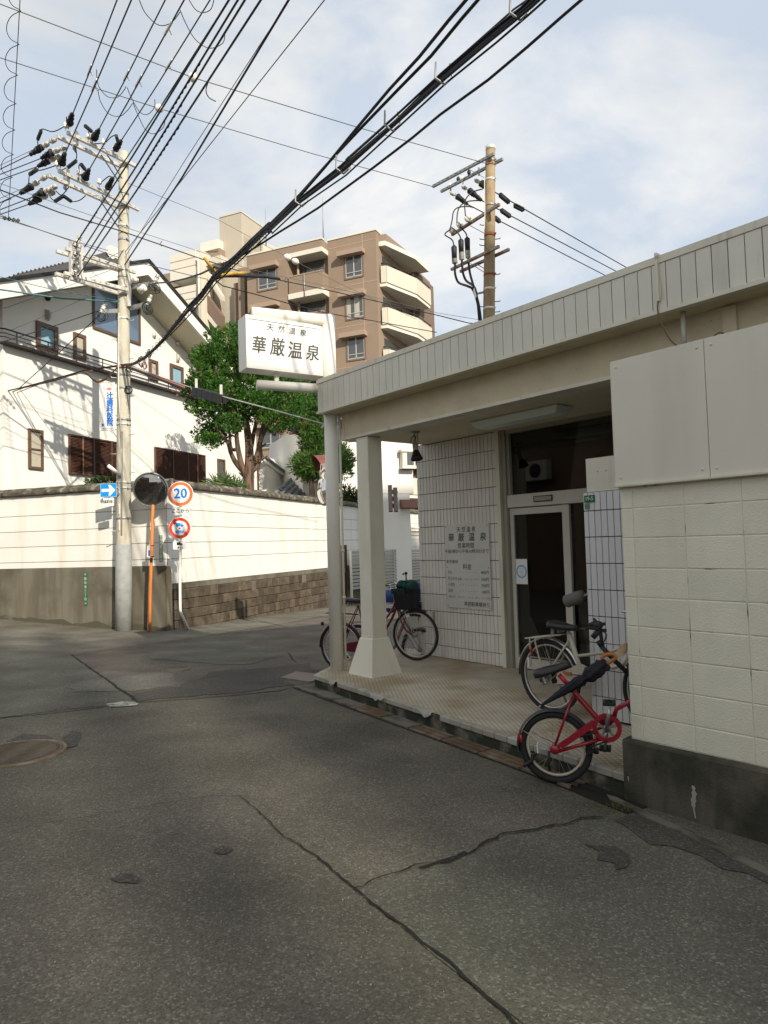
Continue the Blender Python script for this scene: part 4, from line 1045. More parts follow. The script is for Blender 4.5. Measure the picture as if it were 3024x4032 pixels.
def cap(fr, x0, x1, nseg, parent):
    # heavy weathered coping: a little crown with a drip edge, in lengths
    L = (x1 - x0) / nseg
    for k in range(nseg):
        a = x0 + L * k; b = a + L - .006; rr = random.Random(k + int(x0 * 7)); mb = MB(fr); P = []; mm = 10
        prof = [(.20, 3.30), (-.085, 3.295), (-.10, 3.325), (-.095, 3.385), (-.02, 3.43), (.02, 3.475), (.09, 3.49), (.16, 3.475), (.20, 3.43), (.29, 3.385), (.29, 3.30)]
        for i in range(mm + 1):
            x = a + (b - a) * i / mm
            for (y, z) in prof: P.append((x, y + rr.uniform(-.006, .006), z + rr.uniform(-.007, .007)))
        n = len(prof)
        mb.add(P, [(i * n + j, i * n + (j + 1) % n, (i + 1) * n + (j + 1) % n, (i + 1) * n + j) for i in range(mm) for j in range(n)] + [tuple(range(n - 1, -1, -1)), tuple(mm * n + j for j in range(n))])
        mb.build('coping_length', cap_m, parent)
cap(FLm, -16, .10, 9, lw)
# right wall
rw = thing('boundary_wall', 'cream boundary wall on brown stone blocks along the side street', 'wall', FR @ Vector((6, 0, -.1)), YR)
mb = MB(FR); mb.box(.012, 34, .018, .20, .98, 3.29); mb.build('backing', groove_m, rw)
zr = zl + [1.03]
xs = [0.0, 3.63, 7.23, 10.83, 14.43, 18.03, 21.6, 25.2, 28.8, 34]
for k in range(5):
    for i in range(9):
        z0 = zr[k + 1]; z1 = zr[k]
        if xs[i] < 10.83 and xs[i + 1] > 10.15 and k >= 3:      # leave the garden door opening
            if k == 3: z0 = zr[k + 1]
        mb = MB(FR)
        x1_ = xs[i + 1]
        if i == 2 and k >= 4: x1_ = 10.2
        if i == 2 and k == 3:
            mb.bbox(xs[i], 10.2, 0, .03, z0 + .006, z1 - .006, .003); mb.build('panel', fence_panel, rw); mb = MB(FR); mb.box(10.2, 10.83, 0, .03, 1.82, z1 - .006); mb.build('panel', fence_panel, rw); continue
        mb.bbox(xs[i], x1_, 0, .03, z0 + .006, z1 - .006, .003); mb.build('panel', fence_panel, rw)
mb = MB(FR)
for a, b in ((.0, 10.2), (10.7, 34)):
    m_ = int((b - a) * 2) + 1; L_ = []
    for i in range(m_ + 1):
        x = a + (b - a) * i / m_; L_ += [(x, -.012, gR(x) - .2), (x, -.012, .90), (x, -.03, .905), (x, -.03, 1.02), (x, .02, 1.028)]
    mb.add(L_, [(5 * i + j, 5 * i + 5 + j, 5 * i + 6 + j, 5 * i + 1 + j) for i in range(m_) for j in range(4)])
cr = mb.build('concrete_band', stain_conc, rw)
mb = MB(FR)
pr = [(-.06, -.3), (.08, -.3), (.08, 1.30), (.06, 1.38), (.02, 1.44), (-.06, 1.452)]
mb.prism(pr, (0, -.045, 0), (1, 0, 0), (0, 0, 1), (0, .06, 0)); mb.build('corner_stub', stain_conc, rw)
sp = {}
rr = random.Random(11); rows = [.895, .645, .405, .165, -.085, -.335]
count = 0
for k in range(5):
    x = .10 + (.0 if k % 2 == 0 else .06)
    while x < 10.1:
        w_ = rr.choice([.30, .34, .34, .36, .26, .40, .20, .66 if k > 0 else .34])
        if x + w_ > 10.15: w_ = 10.15 - x
        g_ = gR(x + w_ / 2); z1 = rows[k]; z0 = rows[k + 1]
        if z1 > g_ + .03 and w_ > .1:
            h_ = z1 - z0; key = (round(w_, 2), round(h_, 2))
            if key not in sp:
                qm = MB(); qm.bbox(-w_ / 2 + .006, w_ / 2 - .006, 0, .06, .006, h_ - .006, .014); sp[key] = qm.mesh('stone', tuff_m)
            if rr.random() > .03:
                place('stone', sp[key], rw, FR @ Matrix.Translation((x + w_ / 2, -.045 + rr.uniform(-.012, .010), z0)) @ Matrix.Rotation(rr.uniform(-.02, .02), 4, 'Z')); count += 1
        x += w_
cap(FR, -.12, 34, 17, rw)
# garden door in the wall
gd = thing('garden_door', 'narrow dark red door recessed in the cream wall', 'door', FR @ Vector((10.45, .02, gR(10.4))), YR)
mb = MB(FR); g_ = gR(10.4); mb.bbox(10.24, 10.68, .05, .09, g_ + .02, 1.79, .004); mb.build('leaf', door_red, gd)
mb = MB(FR); mb.box(10.20, 10.24, -.02, .10, g_, 1.82); mb.box(10.68, 10.72, -.02, .10, g_, 1.82); mb.box(10.24, 10.68, -.02, .10, 1.79, 1.82); mb.build('frame', brown_frame, gd)
mb = MB(FR); mb.cyl((10.62, .03, .75), (10.62, .03, .95), .012, 8); mb.build('handle', galv, gd)
# louvre screen standing on the street side of the wall
lv = thing('louvre_fence', 'low grey horizontal louvre fence along the far part of the side street', 'fence', FR @ Vector((13, -.5, gR(13))), YR)
x0, x1 = 9.95, 19.6
def fz(x): return 1.60 - .012 * (x - 9.9)
for i in range(5):
    x = x0 + (x1 - x0) * i / 4; mb = MB(FR); mb.box(x - .035, x + .035, -.53, -.46, gR(x) - .05, fz(x)); mb.build('post', gate_frame_m, lv)
for k in range(11):
    z = 1.53 - .13 * k; mb = MB(FR); q0, q1 = Vector((x0 + .02, -.50, z)), Vector((x1, -.50, z - .012 * (x1 - x0))); mb.bar(q0, q1, .018, .098); mb.build('slat', louver_m, lv)
mb = MB(FR); mb.bar((x0 - .05, -.5, fz(x0) + .02), (x1, -.5, fz(x1) + .02), .06, .03); mb.build('top_rail', gate_frame_m, lv)
mb = MB(FR); mb.bar((16.6, -.25, 2.53), (20.6, -.25, 2.50), .05, .07); mb.box(18.6, 20.6, -.06, -.01, 2.20, 2.42); mb.ball((16.6, -.25, 2.53), .06, 8)
solo('awning_arm', mb, cream_trim, 'pale horizontal arm reaching along the wall above the louvre fence', 'awning')

# house
PH = W0 + Vector((-.943, .332, 0)) * 5.4
HA = 22.0
uH = AZ(HA); nH = Vector((uH.y, -uH.x, 0))                 # nH faces the side street
FH = Matrix(((uH.x, -uH.y, 0, PH.x), (uH.y, uH.x, 0, PH.y), (0, 0, 1, 0), (0, 0, 0, 1)))
def hl(sx, sy, off=0.0):                                    # photograph pixel to house facade coordinates; off = distance in front
    p = onpl(*SRC(sx, sy), PH + nH * off, HA); q = FH.inverted() @ p
    return q.x, q.z
za_ = lambda x, y: (x * .3014, 900 + y * .3014)
zb_ = lambda x, y: (400 + x * .3014, 900 + y * .3014)
zd_ = lambda x, y: (x * .5425, 1400 + y * .5425)
hs = thing('white_house', 'large cream house with dark gable roof behind the boundary wall', 'house', FH @ Vector((3, 3, 0)), R(90 - HA))
hx0 = hl(*za_(36, 1500))[0]; hx1 = hl(*SRC(0, 0))[0] if 0 else 13.2
OH = 1.15
pk = hl(*zb_(610, 440), OH); pkb = hl(*zb_(590, 592), OH)
re_ = hl(*zb_(1430, 1400), OH); reb = hl(*zb_(1385, 1530), OH)
le_ = hl(*za_(0, 705), OH); leb = hl(*za_(0, 885), OH)
sl_r = (re_[1] - pk[1]) / (re_[0] - pk[0]); sl_l = (pk[1] - le_[1]) / (pk[0] - le_[0])
th = pk[1] - pkb[1]
xl, xr = hx0 - 1.3, re_[0] + 1.6
def rz(x): return pk[1] + (sl_l if x < pk[0] else sl_r) * (x - pk[0])
# facade under the sloping soffit
mb = MB(FH); xw1 = xr - .7
wallpoly = [(hx0, 0), (xw1, 0), (xw1, rz(xw1) - th), (pk[0], pk[1] - th), (hx0, rz(hx0) - th)]
mb.prism([(a, b) for a, b in wallpoly], (0, 0, 0), (1, 0, 0), (0, 0, 1), (0, 9, 0)); mb.build('wall', house_white, hs)
xw2 = hl(1012, 1900)[0]; zw2 = rz(xw1) - th - .3
mb = MB(FH); mb.box(xw1, xw2, .0, 6, 0, zw2); mb.build('wing_wall', house_white, hs)
mb = MB(FH); mb.box(xw1, xw2 + .3, -.4, 6.2, zw2, zw2 + .16); mb.build('wing_roof', house_barge, hs)
mb = MB(FH)
prof = [(xl, rz(xl)), pk, (xr, rz(xr)), (xr, rz(xr) - th), (pk[0], pk[1] - th), (xl, rz(xl) - th)]
mb.prism(prof[:2] + [prof[4], prof[5]], (0, -OH, 0), (1, 0, 0), (0, 0, 1), (0, .06, 0)); mb.prism([prof[1], prof[2], prof[3], prof[4]], (0, -OH, 0), (1, 0, 0), (0, 0, 1), (0, .06, 0))
mb.build('barge_board', house_barge, hs)
mb = MB(FH)
for a, b in (((xl, rz(xl)), pk), (pk, (xr, rz(xr)))):
    mb.add([(a[0], -OH + .06, a[1] - th + .01), (b[0], -OH + .06, b[1] - th + .01), (b[0], -.001, b[1] - th + .01), (a[0], -.001, a[1] - th + .01)], [(0, 1, 2, 3)])
mb.build('soffit', soffit_m, hs)
mb = MB(FH)
for a, b in (((xl - .05, rz(xl - .05)), pk), (pk, (xr + .05, rz(xr + .05)))):
    mb.prism([a, b, (b[0], b[1] + .10), (a[0], a[1] + .10)], (0, -OH - .05, 0), (1, 0, 0), (0, 0, 1), (0, 10.3, 0))
mb.build('gable_roof', roof_dark, hs)
mb = MB(FH)
for a, b in (((xl - .05, rz(xl - .05)), pk), (pk, (xr + .05, rz(xr + .05)))):
    mb.prism([(a[0], a[1] + .02), (b[0], b[1] + .02), (b[0], b[1] + .105), (a[0], a[1] + .105)], (0, -OH - .062, 0), (1, 0, 0), (0, 0, 1), (0, .01, 0))
mb.build('roof_edge', roof_edge, hs)
# higher roof behind
mb = MB(FH)
OB = -2.2
S_ = [hl(*za_(x, y), OB) for x, y in ((-60, 700), (0, 680), (250, 585), (700, 482), (860, 440), (1260, 340), (1420, 292), (1560, 300))]
P = [(a, -OB, b) for a, b in S_]
P2 = [(a, -OB - .9, b - .9) for a, b in S_]
mb.add(P + P2, [(i, i + 1, len(P) + i + 1, len(P) + i) for i in range(len(P) - 1)])
P3 = [(a, 5, b - 1.4) for a, b in S_]
mb.add(P + P3, [(i + 1, i, len(P) + i, len(P) + i + 1) for i in range(len(P) - 1)])
mb.build('upper_roof', roof_dark, hs)
mb = MB(FH)
for k in range(16):
    t = k / 16; a = S_[1][0] + (S_[4][0] - S_[1][0]) * t; i = 1
    while i < 6 and S_[i + 1][0] < a: i += 1
    b = S_[i][1] + (S_[i + 1][1] - S_[i][1]) * (a - S_[i][0]) / (S_[i + 1][0] - S_[i][0])
    mb.bar((a, -OB - .02, b - .02), (a, -OB - .02, b + .03), .04)
mb.build('snow_guard', roof_dark, hs, kind='stuff')
def window(a, b, frame_w, pane_mat, name='window', depth=.06, fw_mat=brown_frame, mull=0, hsplit=False):
    """window from two opposite corners in facade coordinates"""
    x0_, x1_ = min(a[0], b[0]), max(a[0], b[0]); z0_, z1_ = min(a[1], b[1]), max(a[1], b[1])
    mb = MB(FH); f = frame_w
    mb.box(x0_, x1_, -depth, .02, z0_, z0_ + f); mb.box(x0_, x1_, -depth, .02, z1_ - f, z1_); mb.box(x0_, x0_ + f, -depth, .02, z0_ + f, z1_ - f); mb.box(x1_ - f, x1_, -depth, .02, z0_ + f, z1_ - f)
    for k in range(mull): xm = x0_ + (x1_ - x0_) * (k + 1) / (mull + 1); mb.box(xm - f * .5, xm + f * .5, -depth * .8, .02, z0_ + f, z1_ - f)
    if hsplit: zm = (z0_ + z1_) / 2; mb.box(x0_ + f, x1_ - f, -depth * .8, .02, zm - f * .3, zm + f * .3)
    fr = mb.build(name, fw_mat, hs)
    mb = MB(FH); mb.box(x0_ + f, x1_ - f, -.02, -.005, z0_ + f, z1_ - f); mb.build('pane', pane_mat, fr)
    return fr
window(hl(*za_(462, 1200)), hl(*za_(745, 1640)), .13, blind_m)
window(hl(*za_(950, 1350)), hl(*za_(1112, 1740)), .10, curtain_m)
window(hl(*zb_(610, 1700)), hl(*zb_(728, 2000)), .10, curtain_m)
window(hl(*zb_(885, 1760)), hl(*zb_(1060, 2090)), .12, blind_m)
a = hl(*za_(1205, 800)); b = hl(*zb_(500, 1470))
bgx = [hl(*za_(1205, 1100))[0], hl(*za_(1528, 1200))[0], hl(*zb_(498, 1300))[0]]; bz0 = hl(*za_(1215, 1275))[1]
mb = MB(FH)
for i in range(2): mb.box(bgx[i], bgx[i] + .07, -.05, .01, bz0, rz(bgx[i]) - th)
mb.box(bgx[2] - .07, bgx[2], -.05, .01, bz0, rz(bgx[2]) - th); mb.box(bgx[0], bgx[2], -.05, .01, bz0 - .08, bz0); gw = mb.build('gable_window', brown_frame, hs)
for i in range(2):
    x0_, x1_ = bgx[i] + .07, bgx[i + 1] - (.07 if i else 0); mb = MB(FH)
    pts = [(x0_, bz0), (x1_, bz0), (x1_, rz(x1_) - th)] + ([(pk[0], pk[1] - th)] if x0_ < pk[0] < x1_ else []) + [(x0_, rz(x0_) - th)]
    mb.add([(p[0], -.012, p[1]) for p in pts], [tuple(range(len(pts)))]); mb.build('pane', win_blue, gw)
# ground floor windows and shutters
window(hl(*zd_(200, 528)), hl(*zd_(308, 832)), .07, curtain_m, hsplit=True)
window(hl(*zd_(1574, 748)), hl(*zd_(1630, 915)), .06, win_dark)
def shutters(name, x0_, x1_, z0_, z1_, cuts, lab):
    root = thing('window_shutter', lab, 'shutters', FH @ Vector(((x0_ + x1_) / 2, -.08, z0_)), R(90 - HA))
    e = [x0_] + cuts + [x1_]
    for i in range(len(e) - 1):
        mb = MB(FH); mb.box(e[i], e[i] + .03, -.09, -.02, z0_, z1_); mb.box(e[i + 1] - .03, e[i + 1], -.09, -.02, z0_, z1_); mb.box(e[i] + .03, e[i + 1] - .03, -.09, -.02, z0_, z0_ + .04); mb.box(e[i] + .03, e[i + 1] - .03, -.09, -.02, z1_ - .04, z1_); mb.box(e[i] + .03, e[i + 1] - .03, -.035, -.02, z0_ + .04, z1_ - .04)
        lf = mb.build('shutter_leaf', shutter_m, root)
        n = int((z1_ - z0_ - .08) / .042); qm = MB()
        for k in range(n):
            z = z0_ + .045 + k * .042
            mb2 = MB(FH); mb2.add([(e[i] + .03, -.085, z), (e[i + 1] - .03, -.085, z), (e[i + 1] - .03, -.045, z + .036), (e[i] + .03, -.045, z + .036)], [(0, 1, 2, 3)]); mb2.build('slat', shutter_m, lf)
    mb = MB(FH); xm = e[1]; mb.box(xm - .012, xm + .012, -.10, -.088, z0_ + .03, z1_ - .03) if lab.startswith('left') else mb.box(e[-2] - .012, e[-2] + .012, -.10, -.088, z0_ + .03, z1_ - .03)
    mb.build('edge_strip', shutter_bar, root)
s1a, s1b = hl(*zd_(490, 570)), hl(*zd_(492, 858)); s1c = hl(*zd_(860, 628))
cutx = [hl(*zd_(x, 650))[0] for x in (586, 668, 797)]
shutters('a', s1a[0], s1c[0] + .28, s1b[1], s1a[1], cutx, 'left pair of brown louvred shutters between small window and utility pole')
s2a, s2c = hl(*zd_(1115, 670)), hl(*zd_(1478, 718))
cutx = [hl(*zd_(x, 760))[0] for x in (1245, 1355, 1420)]
shutters('b', s2a[0], s2c[0], s1b[1], (s2a[1] + s2c[1]) / 2, cutx, 'right pair of brown louvred shutters behind mirror and speed sign')
# rail along the upper floor
r0 = hl(*za_(40, 1300), .22); r1 = hl(*za_(40, 1455), .22); r2 = hl(*zb_(1090, 2000), .22)
zt_, zb2 = r0[1], r1[1]; xr_ = hl(*SRC(0, 0))[0] if 0 else r2[0] + 3.2
rl = thing('balcony_rail', 'thin dark brown railing along the upper floor of the cream house', 'railing', FH @ Vector((2, -.22, zb2)), R(90 - HA))
for i, z in enumerate((zt_, zt_ - (zt_ - zb2) * .36, zt_ - (zt_ - zb2) * .68)):
    mb = MB(FH); mb.bar((hx0 - .1, -.22, z), (xr_, -.22, z), .035 if i == 0 else .02); mb.bar((hx0 - .1, -.22, z), (hx0 - 1.1, .6, z), .035 if i == 0 else .02); mb.build('rail_bar', rail_m, rl)
x = hx0 + .25
while x < xr_: mb = MB(FH); mb.bar((x, -.22, zb2), (x, -.22, zt_), .022); mb.build('baluster', rail_m, rl); x += 1.02
mb = MB(FH); mb.box(hx0 - .12, xr_, -.27, .0, zb2 - .055, zb2 - .005); mb.build('base_strip', rail_m, rl)
# bulkhead lamps, vents, flood lamp
def pod(px, py, zf, lab, kind):
    x, z = hl(*zf(px, py)); t = MB(FH)
    if kind == 'lamp':
        t.box(x - .07, x + .07, -.04, 0, z - .15, z + .15); t.ball((x, -.06, z), .07, 10, (.9, .8, 1.9))
        for k in (-.03, .03): t.tube([(x + k, -.11, z - .12), (x + k, -.13, z), (x + k, -.11, z + .12)], .008, 4)
        solo('wall_lamp', t, porc_grey, lab, 'wall lamp')
    else:
        t.lathe([(.085, 0), (.085, .05), (.06, .09), (.02, .105)], (x, 0, z), (0, -1, -.3), 14); solo('vent_hood', t, galv if kind == 'vent' else black_rub, lab, 'vent')
pod(612, 1130, za_, 'bulkhead lamp above the blue blind window left of the pole', 'lamp')
pod(983, 1690, zb_, 'bulkhead lamp above the blue blind window right of the pole', 'lamp')
pod(675, 1392, zb_, 'round steel vent hood just right of the gable window', 'vent')
pod(985, 1505, zb_, 'round steel vent hood under the sloping soffit near the tree', 'vent')
pod(615, 905, za_, 'black vent hood high on the wall under the left eave', 'dark')
x_, z_ = hl(*zb_(1180, 1770)); t = MB(FH); t.box(x_ - .06, x_ + .06, -.12, 0, z_ - .2, z_ + .2); t.bar((x_, -.15, z_), (x_ + .25, -.3, z_ - .05), .05); solo('wall_box', t, sign_white, 'white box fixed to the house wall beside the juniper crown', 'box')
# antenna dish beside the pole
c = onpl(*SRC(*za_(1480, 340)), PH + nH * -2, HA); t = MB()
t.lathe([(.02, 0), (.16, .02), (.3, .07), (.32, .09), (.3, .085), (.02, .03)], c, (.7, -.6, .3), 20); t.bar(c - Vector((0, 0, .6)), c, .05)
solo('roof_antenna', t, galv, 'small round antenna on the dark roof beside the pole', 'antenna')

# ------------------------------------------------------------------ lower annex and neighbouring white house
def addb(P, az): u = AZ(az); return Matrix(((u.x, -u.y, 0, P.x), (u.y, u.x, 0, P.y), (0, 0, 1, 0), (0, 0, 0, 1)))
# annex: small gable, right of the trunk
ax_ = thing('garden_annex', 'small cream annex with sloping tiled eave right of the juniper trunk', 'annex', ony(580, 1060, 30.5))
def A(x, y, yy): return ony(*SRC(650 + x * .42194, 1500 + y * .42194), yy)
YA = 30.5
mb = MB(); P = [A(864, 1035, YA), A(972, 1045, YA), A(968, 800, YA), A(925, 745, YA), A(868, 715, YA)]
mb.prism([(p.x, p.z) for p in P], (0, YA, 0), (1, 0, 0), (0, 0, 1), (0, 3.5, 0)); mb.build('wall', house_white, ax_)
mb = MB(); Q = [A(972, 1045, YA + .01), A(1160, 920, YA + 2.2), A(968, 800, YA + .01)]; Q2 = [A(968, 800, YA), A(1170, 900, YA + 2.2), A(1170, 1060, YA + 2.2), A(972, 1060, YA)]; mb.poly(Q2); mb.build('side_wall', wall_white, ax_)
mb = MB()
e0, e1 = A(925, 705, YA - .5), A(1195, 915, YA + 1.6); f0, f1 = A(905, 745, YA - .5), A(1165, 930, YA + 1.6)
bk = Vector((0, 2.6, .2)); mb.add([e0, e1, f1, f0, e0 + bk, e1 + bk, f1 + bk, f0 + bk], [(0, 1, 2, 3), (7, 6, 5, 4), (0, 4, 5, 1), (1, 5, 6, 2), (2, 6, 7, 3), (3, 7, 4, 0)]); mb.build('eave_board', house_barge, ax_)
mb = MB(); off = Vector((0, 0, .06))
for i in range(16):
    a = e0.lerp(e1, i / 16) + off * .4; b = e0.lerp(e1, (i + .93) / 16) + off * .4; mb.tube([a, b], .07, 8)
mb.build('verge_tile', kawara, ax_, kind='stuff')
mb = MB(); mb.tube([A(868, 730, YA - .1), A(870, 1040, YA - .1)], .035, 8); mb.tube([A(952, 700, YA - .7), A(905, 735, YA - .55), A(870, 745, YA - .12)], .035, 8); mb.build('downpipe', brown_frame, ax_)
# lower tiled roof beyond the wall: each tile a piece
lr = thing('tiled_roof', 'grey blue tiled lean to roof rising behind the boundary wall', 'roof', A(1160, 1060, 28.0))
O1, O2, O3, O4 = A(1005, 1050, 28.0), A(1310, 1085, 28.0), A(1310, 900, 31.0), A(1190, 905, 31.0)
mb = MB(); mb.poly([O1, O2, O3, O4]); mb.poly([O1 - Vector((0, 0, .5)), O2 - Vector((0, 0, .5)), O2, O1]); mb.build('roof_deck', grout_m, lr)
nrm = (O2 - O1).cross(O3 - O2).normalized(); uu = (O2 - O1).normalized(); vv = nrm.cross(uu); hh = (O3 - O2).dot(vv); wd = (O2 - O1).length
qm = MB(); P = []
for j in range(2):
    for i in range(7):
        t_ = i / 6; P.append((t_ * .30, j * .30, .02 + .045 * math.sin(t_ * math.pi * 1.6) - (.03 * j)))
P += [(i / 6 * .30, -.004, -.01 + .045 * math.sin(i / 6 * math.pi * 1.6)) for i in range(7)]
qm.add(P, [(i, i + 1, 8 + i, 7 + i) for i in range(6)] + [(14 + i, 15 + i, i + 1, i) for i in range(6)], True); tm_ = qm.mesh('roof_tile', kawara)
Mx = Matrix(((uu.x, vv.x, nrm.x, 0), (uu.y, vv.y, nrm.y, 0), (uu.z, vv.z, nrm.z, 0), (0, 0, 0, 1)))
ny = int(hh / .27); lft = (O4 - O1).dot(uu)
for j in range(ny):
    xs0 = lft * (j / ny)
    for i in range(int((wd - xs0) / .27)):
        place('roof_tile', tm_, lr, Matrix.Translation(O1 + uu * (xs0 + .27 * i) + vv * (.27 * j) + nrm * .02) @ Mx)
mb = MB(); mb.tube([O4 + nrm * .1, O3 + nrm * .1 + uu * 2], .12, 10); mb.tube([A(1200, 915, 30.9), A(1200, 880, 30.9), A(1215, 860, 30.9)], .06, 8); mb.build('ridge', kawara, lr)

# white house at the right, beyond the column
nh = thing('neighbour_house', 'plain white house with small tiled roofs beyond the porch column', 'house', ony(850, 1150, 31))
def Bq(x, y, yy): return ony(*SRC(1000 + x * .42194, 1550 + y * .42194), yy)
NP = Bq(1200, 900, 30.0); NA = 68.0
uN = AZ(NA); FN = Matrix(((uN.x, -uN.y, 0, NP.x), (uN.y, uN.x, 0, NP.y), (0, 0, 1, 0), (0, 0, 0, 1)))
def nl(x, y, off=0): p = onpl(*SRC(1000 + x * .42194, 1550 + y * .42194), NP + Vector((uN.y, -uN.x, 0)) * off, NA); q = FN.inverted() @ p; return q.x, q.z
nx0, nx1, nx2 = nl(455, 900)[0], nl(1485, 800)[0], nl(1455, 980)[0]
ztop = nl(1470, 500)[1]
zlo = nl(1480, 935)[1]
mb = MB(FN); mb.box(nx0, nx1, 0, 6, zlo, max(ztop + .6, nl(700, 300)[1])); mb.box(nx0, nx2, .0, 6, -.5, zlo); mb.build('wall', house_white, nh)
mb = MB(FN); mb.box(nx0, nx1, -.004, .0, zlo - .01, zlo + .01); mb.build('joint', apt_joint, nh)
# bay window
bx0, bz1 = nl(1385, 520, .35); bx1, bz0_ = nl(1508, 700, .35)
mb = MB(FN); mb.box(bx0, bx1, -.35, 0, bz0_, bz1 - .1); mb.box(bx0 - .08, bx1 + .08, -.42, 0, bz1 - .1, bz1); mb.box(bx0 - .03, bx1 + .03, -.38, 0, bz0_, bz0_ + .14); bw_ = mb.build('bay_window', apt_white, nh)
wx0, wz1 = nl(1428, 552, .36); wx1, wz0 = nl(1492, 668, .36)
mb = MB(FN); mb.box(wx0, wx1, -.365, -.351, wz0, wz1); mb.build('pane', win_dark, bw_)
mb = MB(FN); mb.box(wx0 + (wx1 - wx0) * .62, wx0 + (wx1 - wx0) * .66, -.375, -.366, wz0, wz1); mb.build('mullion', brown_frame, bw_)
# window and small tiled canopy left part
wx0, wz1 = nl(785, 490, .02); wx1, wz0 = nl(868, 650, .02)
mb = MB(FN); mb.box(wx0 - .5, wx1, -.03, .01, wz0, wz1); mb.build('window', win_dark, nh)
x0_, z0_ = nl(700, 455, .5); x1_, z1_ = nl(885, 440, .5)
mb = MB(FN); mb.prism([(0, 0), (.5, .18), (.5, .28), (0, .1)], (x0_ - 1, -.5, z0_ - .08), (0, 1, 0), (0, 0, 1), (x1_ - x0_ + 1, 0, 0)); mb.build('window_hood', apt_white, nh)
xa, za1 = nl(325, 352, .8); xb, zb1 = nl(862, 292, .8); dzr = (zb1 - za1) / (xb - xa); xe = xb + 4
def rfz(x): return za1 + dzr * (x - xa)
mb = MB(FN)
mb.add([(xa, -.8, rfz(xa)), (xe, -.8, rfz(xe)), (xe, 1.4, rfz(xe) + .75), (xa + 1.2, 1.4, rfz(xa) + .75), (xa, -.8, rfz(xa) - .1), (xe, -.8, rfz(xe) - .1), (xe, 1.4, rfz(xe) + .6), (xa + 1.2, 1.4, rfz(xa) + .6)], [(0, 1, 2, 3), (7, 6, 5, 4), (0, 4, 5, 1), (3, 7, 4, 0)]); rf = mb.build('roof', kawara, nh)
mb = MB(FN)
for i in range(int((xe - xa) / .27)):
    xx = xa + .1 + .27 * i; t1 = min(1, .15 + max(0, (xx - xa)) / 1.2 ); mb.tube([(xx, -.83, rfz(xx) + .05), (xx, -.8 + 2.2 * t1, rfz(xx) + .05 + .75 * t1)], .065, 6)
mb.build('roll_tile', kawara, rf, kind='stuff')
mb = MB(FN); mb.bar((xa, -.86, rfz(xa) - .1), (xe, -.86, rfz(xe) - .1), .1, .1); mb.build('gutter', M('rust red gutter', (.2, .07, .04), .5), nh)
x_, z_ = nl(1450, 1030, .3); mb = MB(FN); mb.prism([(0, 0), (.35, -.05), (.35, .35), (.2, .35)], (x_ - .35, -.4, z_ - .15), (0, 1, 0), (0, 0, 1), (.75, 0, 0)); mb.build('vent_canopy', M('red brown hood', (.2, .09, .06), .5), nh)
mb = MB(FN); mb.tube([nl3 for nl3 in [(nl(795, 700)[0], -.05, nl(795, 700)[1]), (nl(795, 835)[0], -.05, nl(795, 835)[1])]], .04, 6); mb.build('downpipe', brown_frame, nh)
# ladder against it
ld = thing('wooden_ladder', 'short weathered wooden ladder leaning above the dark coping', 'ladder', Bq(1290, 1075, 27.5))
YB = 27.5
rails = [(Bq(1268, 858, YB), Bq(1276, 1100, YB - .4)), (Bq(1317, 882, YB + .1), Bq(1326, 1100, YB - .3))]
for a, b in rails: mb = MB(); mb.bar(a, b, .16, .12, (0, 1, 0)); mb.build('rail', wood_old, ld)
for y0, y1 in ((910, 930), (972, 990), (1038, 1055)):
    mb = MB(); mb.bar(Bq(1268, y0, YB - .1), Bq(1336, y1, YB), .10, .16); mb.build('rung', wood_old, ld)
# ------------------------------------------------------------------ brown apartment block in the distance
zdp = lambda x, y: (1280 + .2652 * x, 880 + .2652 * y)
zep = lambda x, y: (850 + .30139 * x, 820 + .30139 * y)
AP = ony(*SRC(*zdp(750, 100)), 48.0); AA = -66.0
uA = -AZ(AA); vA = Vector((-uA.y, uA.x, 0))
FA_ = Matrix(((uA.x, vA.x, 0, AP.x), (uA.y, vA.y, 0, AP.y), (0, 0, 1, 0), (0, 0, 0, 1)))
FAi = FA_.inverted()
def af(p, y=0.0):                   # photograph pixel on a plane parallel to the front, y metres behind it
    q = FAi @ onpl(*SRC(*p), FA_ @ Vector((0, y, 0)), AA); return q.x, q.z
def as_(p, x=0.0):                  # on a plane parallel to the right side
    q = FAi @ onpl(*SRC(*p), FA_ @ Vector((x, 0, 0)), 24.0); return q.y, q.z
def az_(p, z): q = FAi @ onz(*SRC(*p), z); return q.x, q.y
ap = thing('apartment_block', 'tall brown tiled apartment block with cream balconies behind the sign', 'apartment block', FA_ @ Vector((-4, 4, -AP.z)), R(24.0) * -1)
ztop = AP.z
w1 = [af(zdp(285, 520)), af(zdp(565, 765))]
HF = (af(zdp(300, 510))[1] - af(zdp(345, 1715))[1]) / 2       # storey height
YP = -.9
xa0 = af(zep(405, 800), YP)[0]; xa1 = af(zep(925, 800), YP)[0]; xa2 = af(zep(1385, 640), YP)[0]
zA = af(zep(1380, 400), YP)[1]
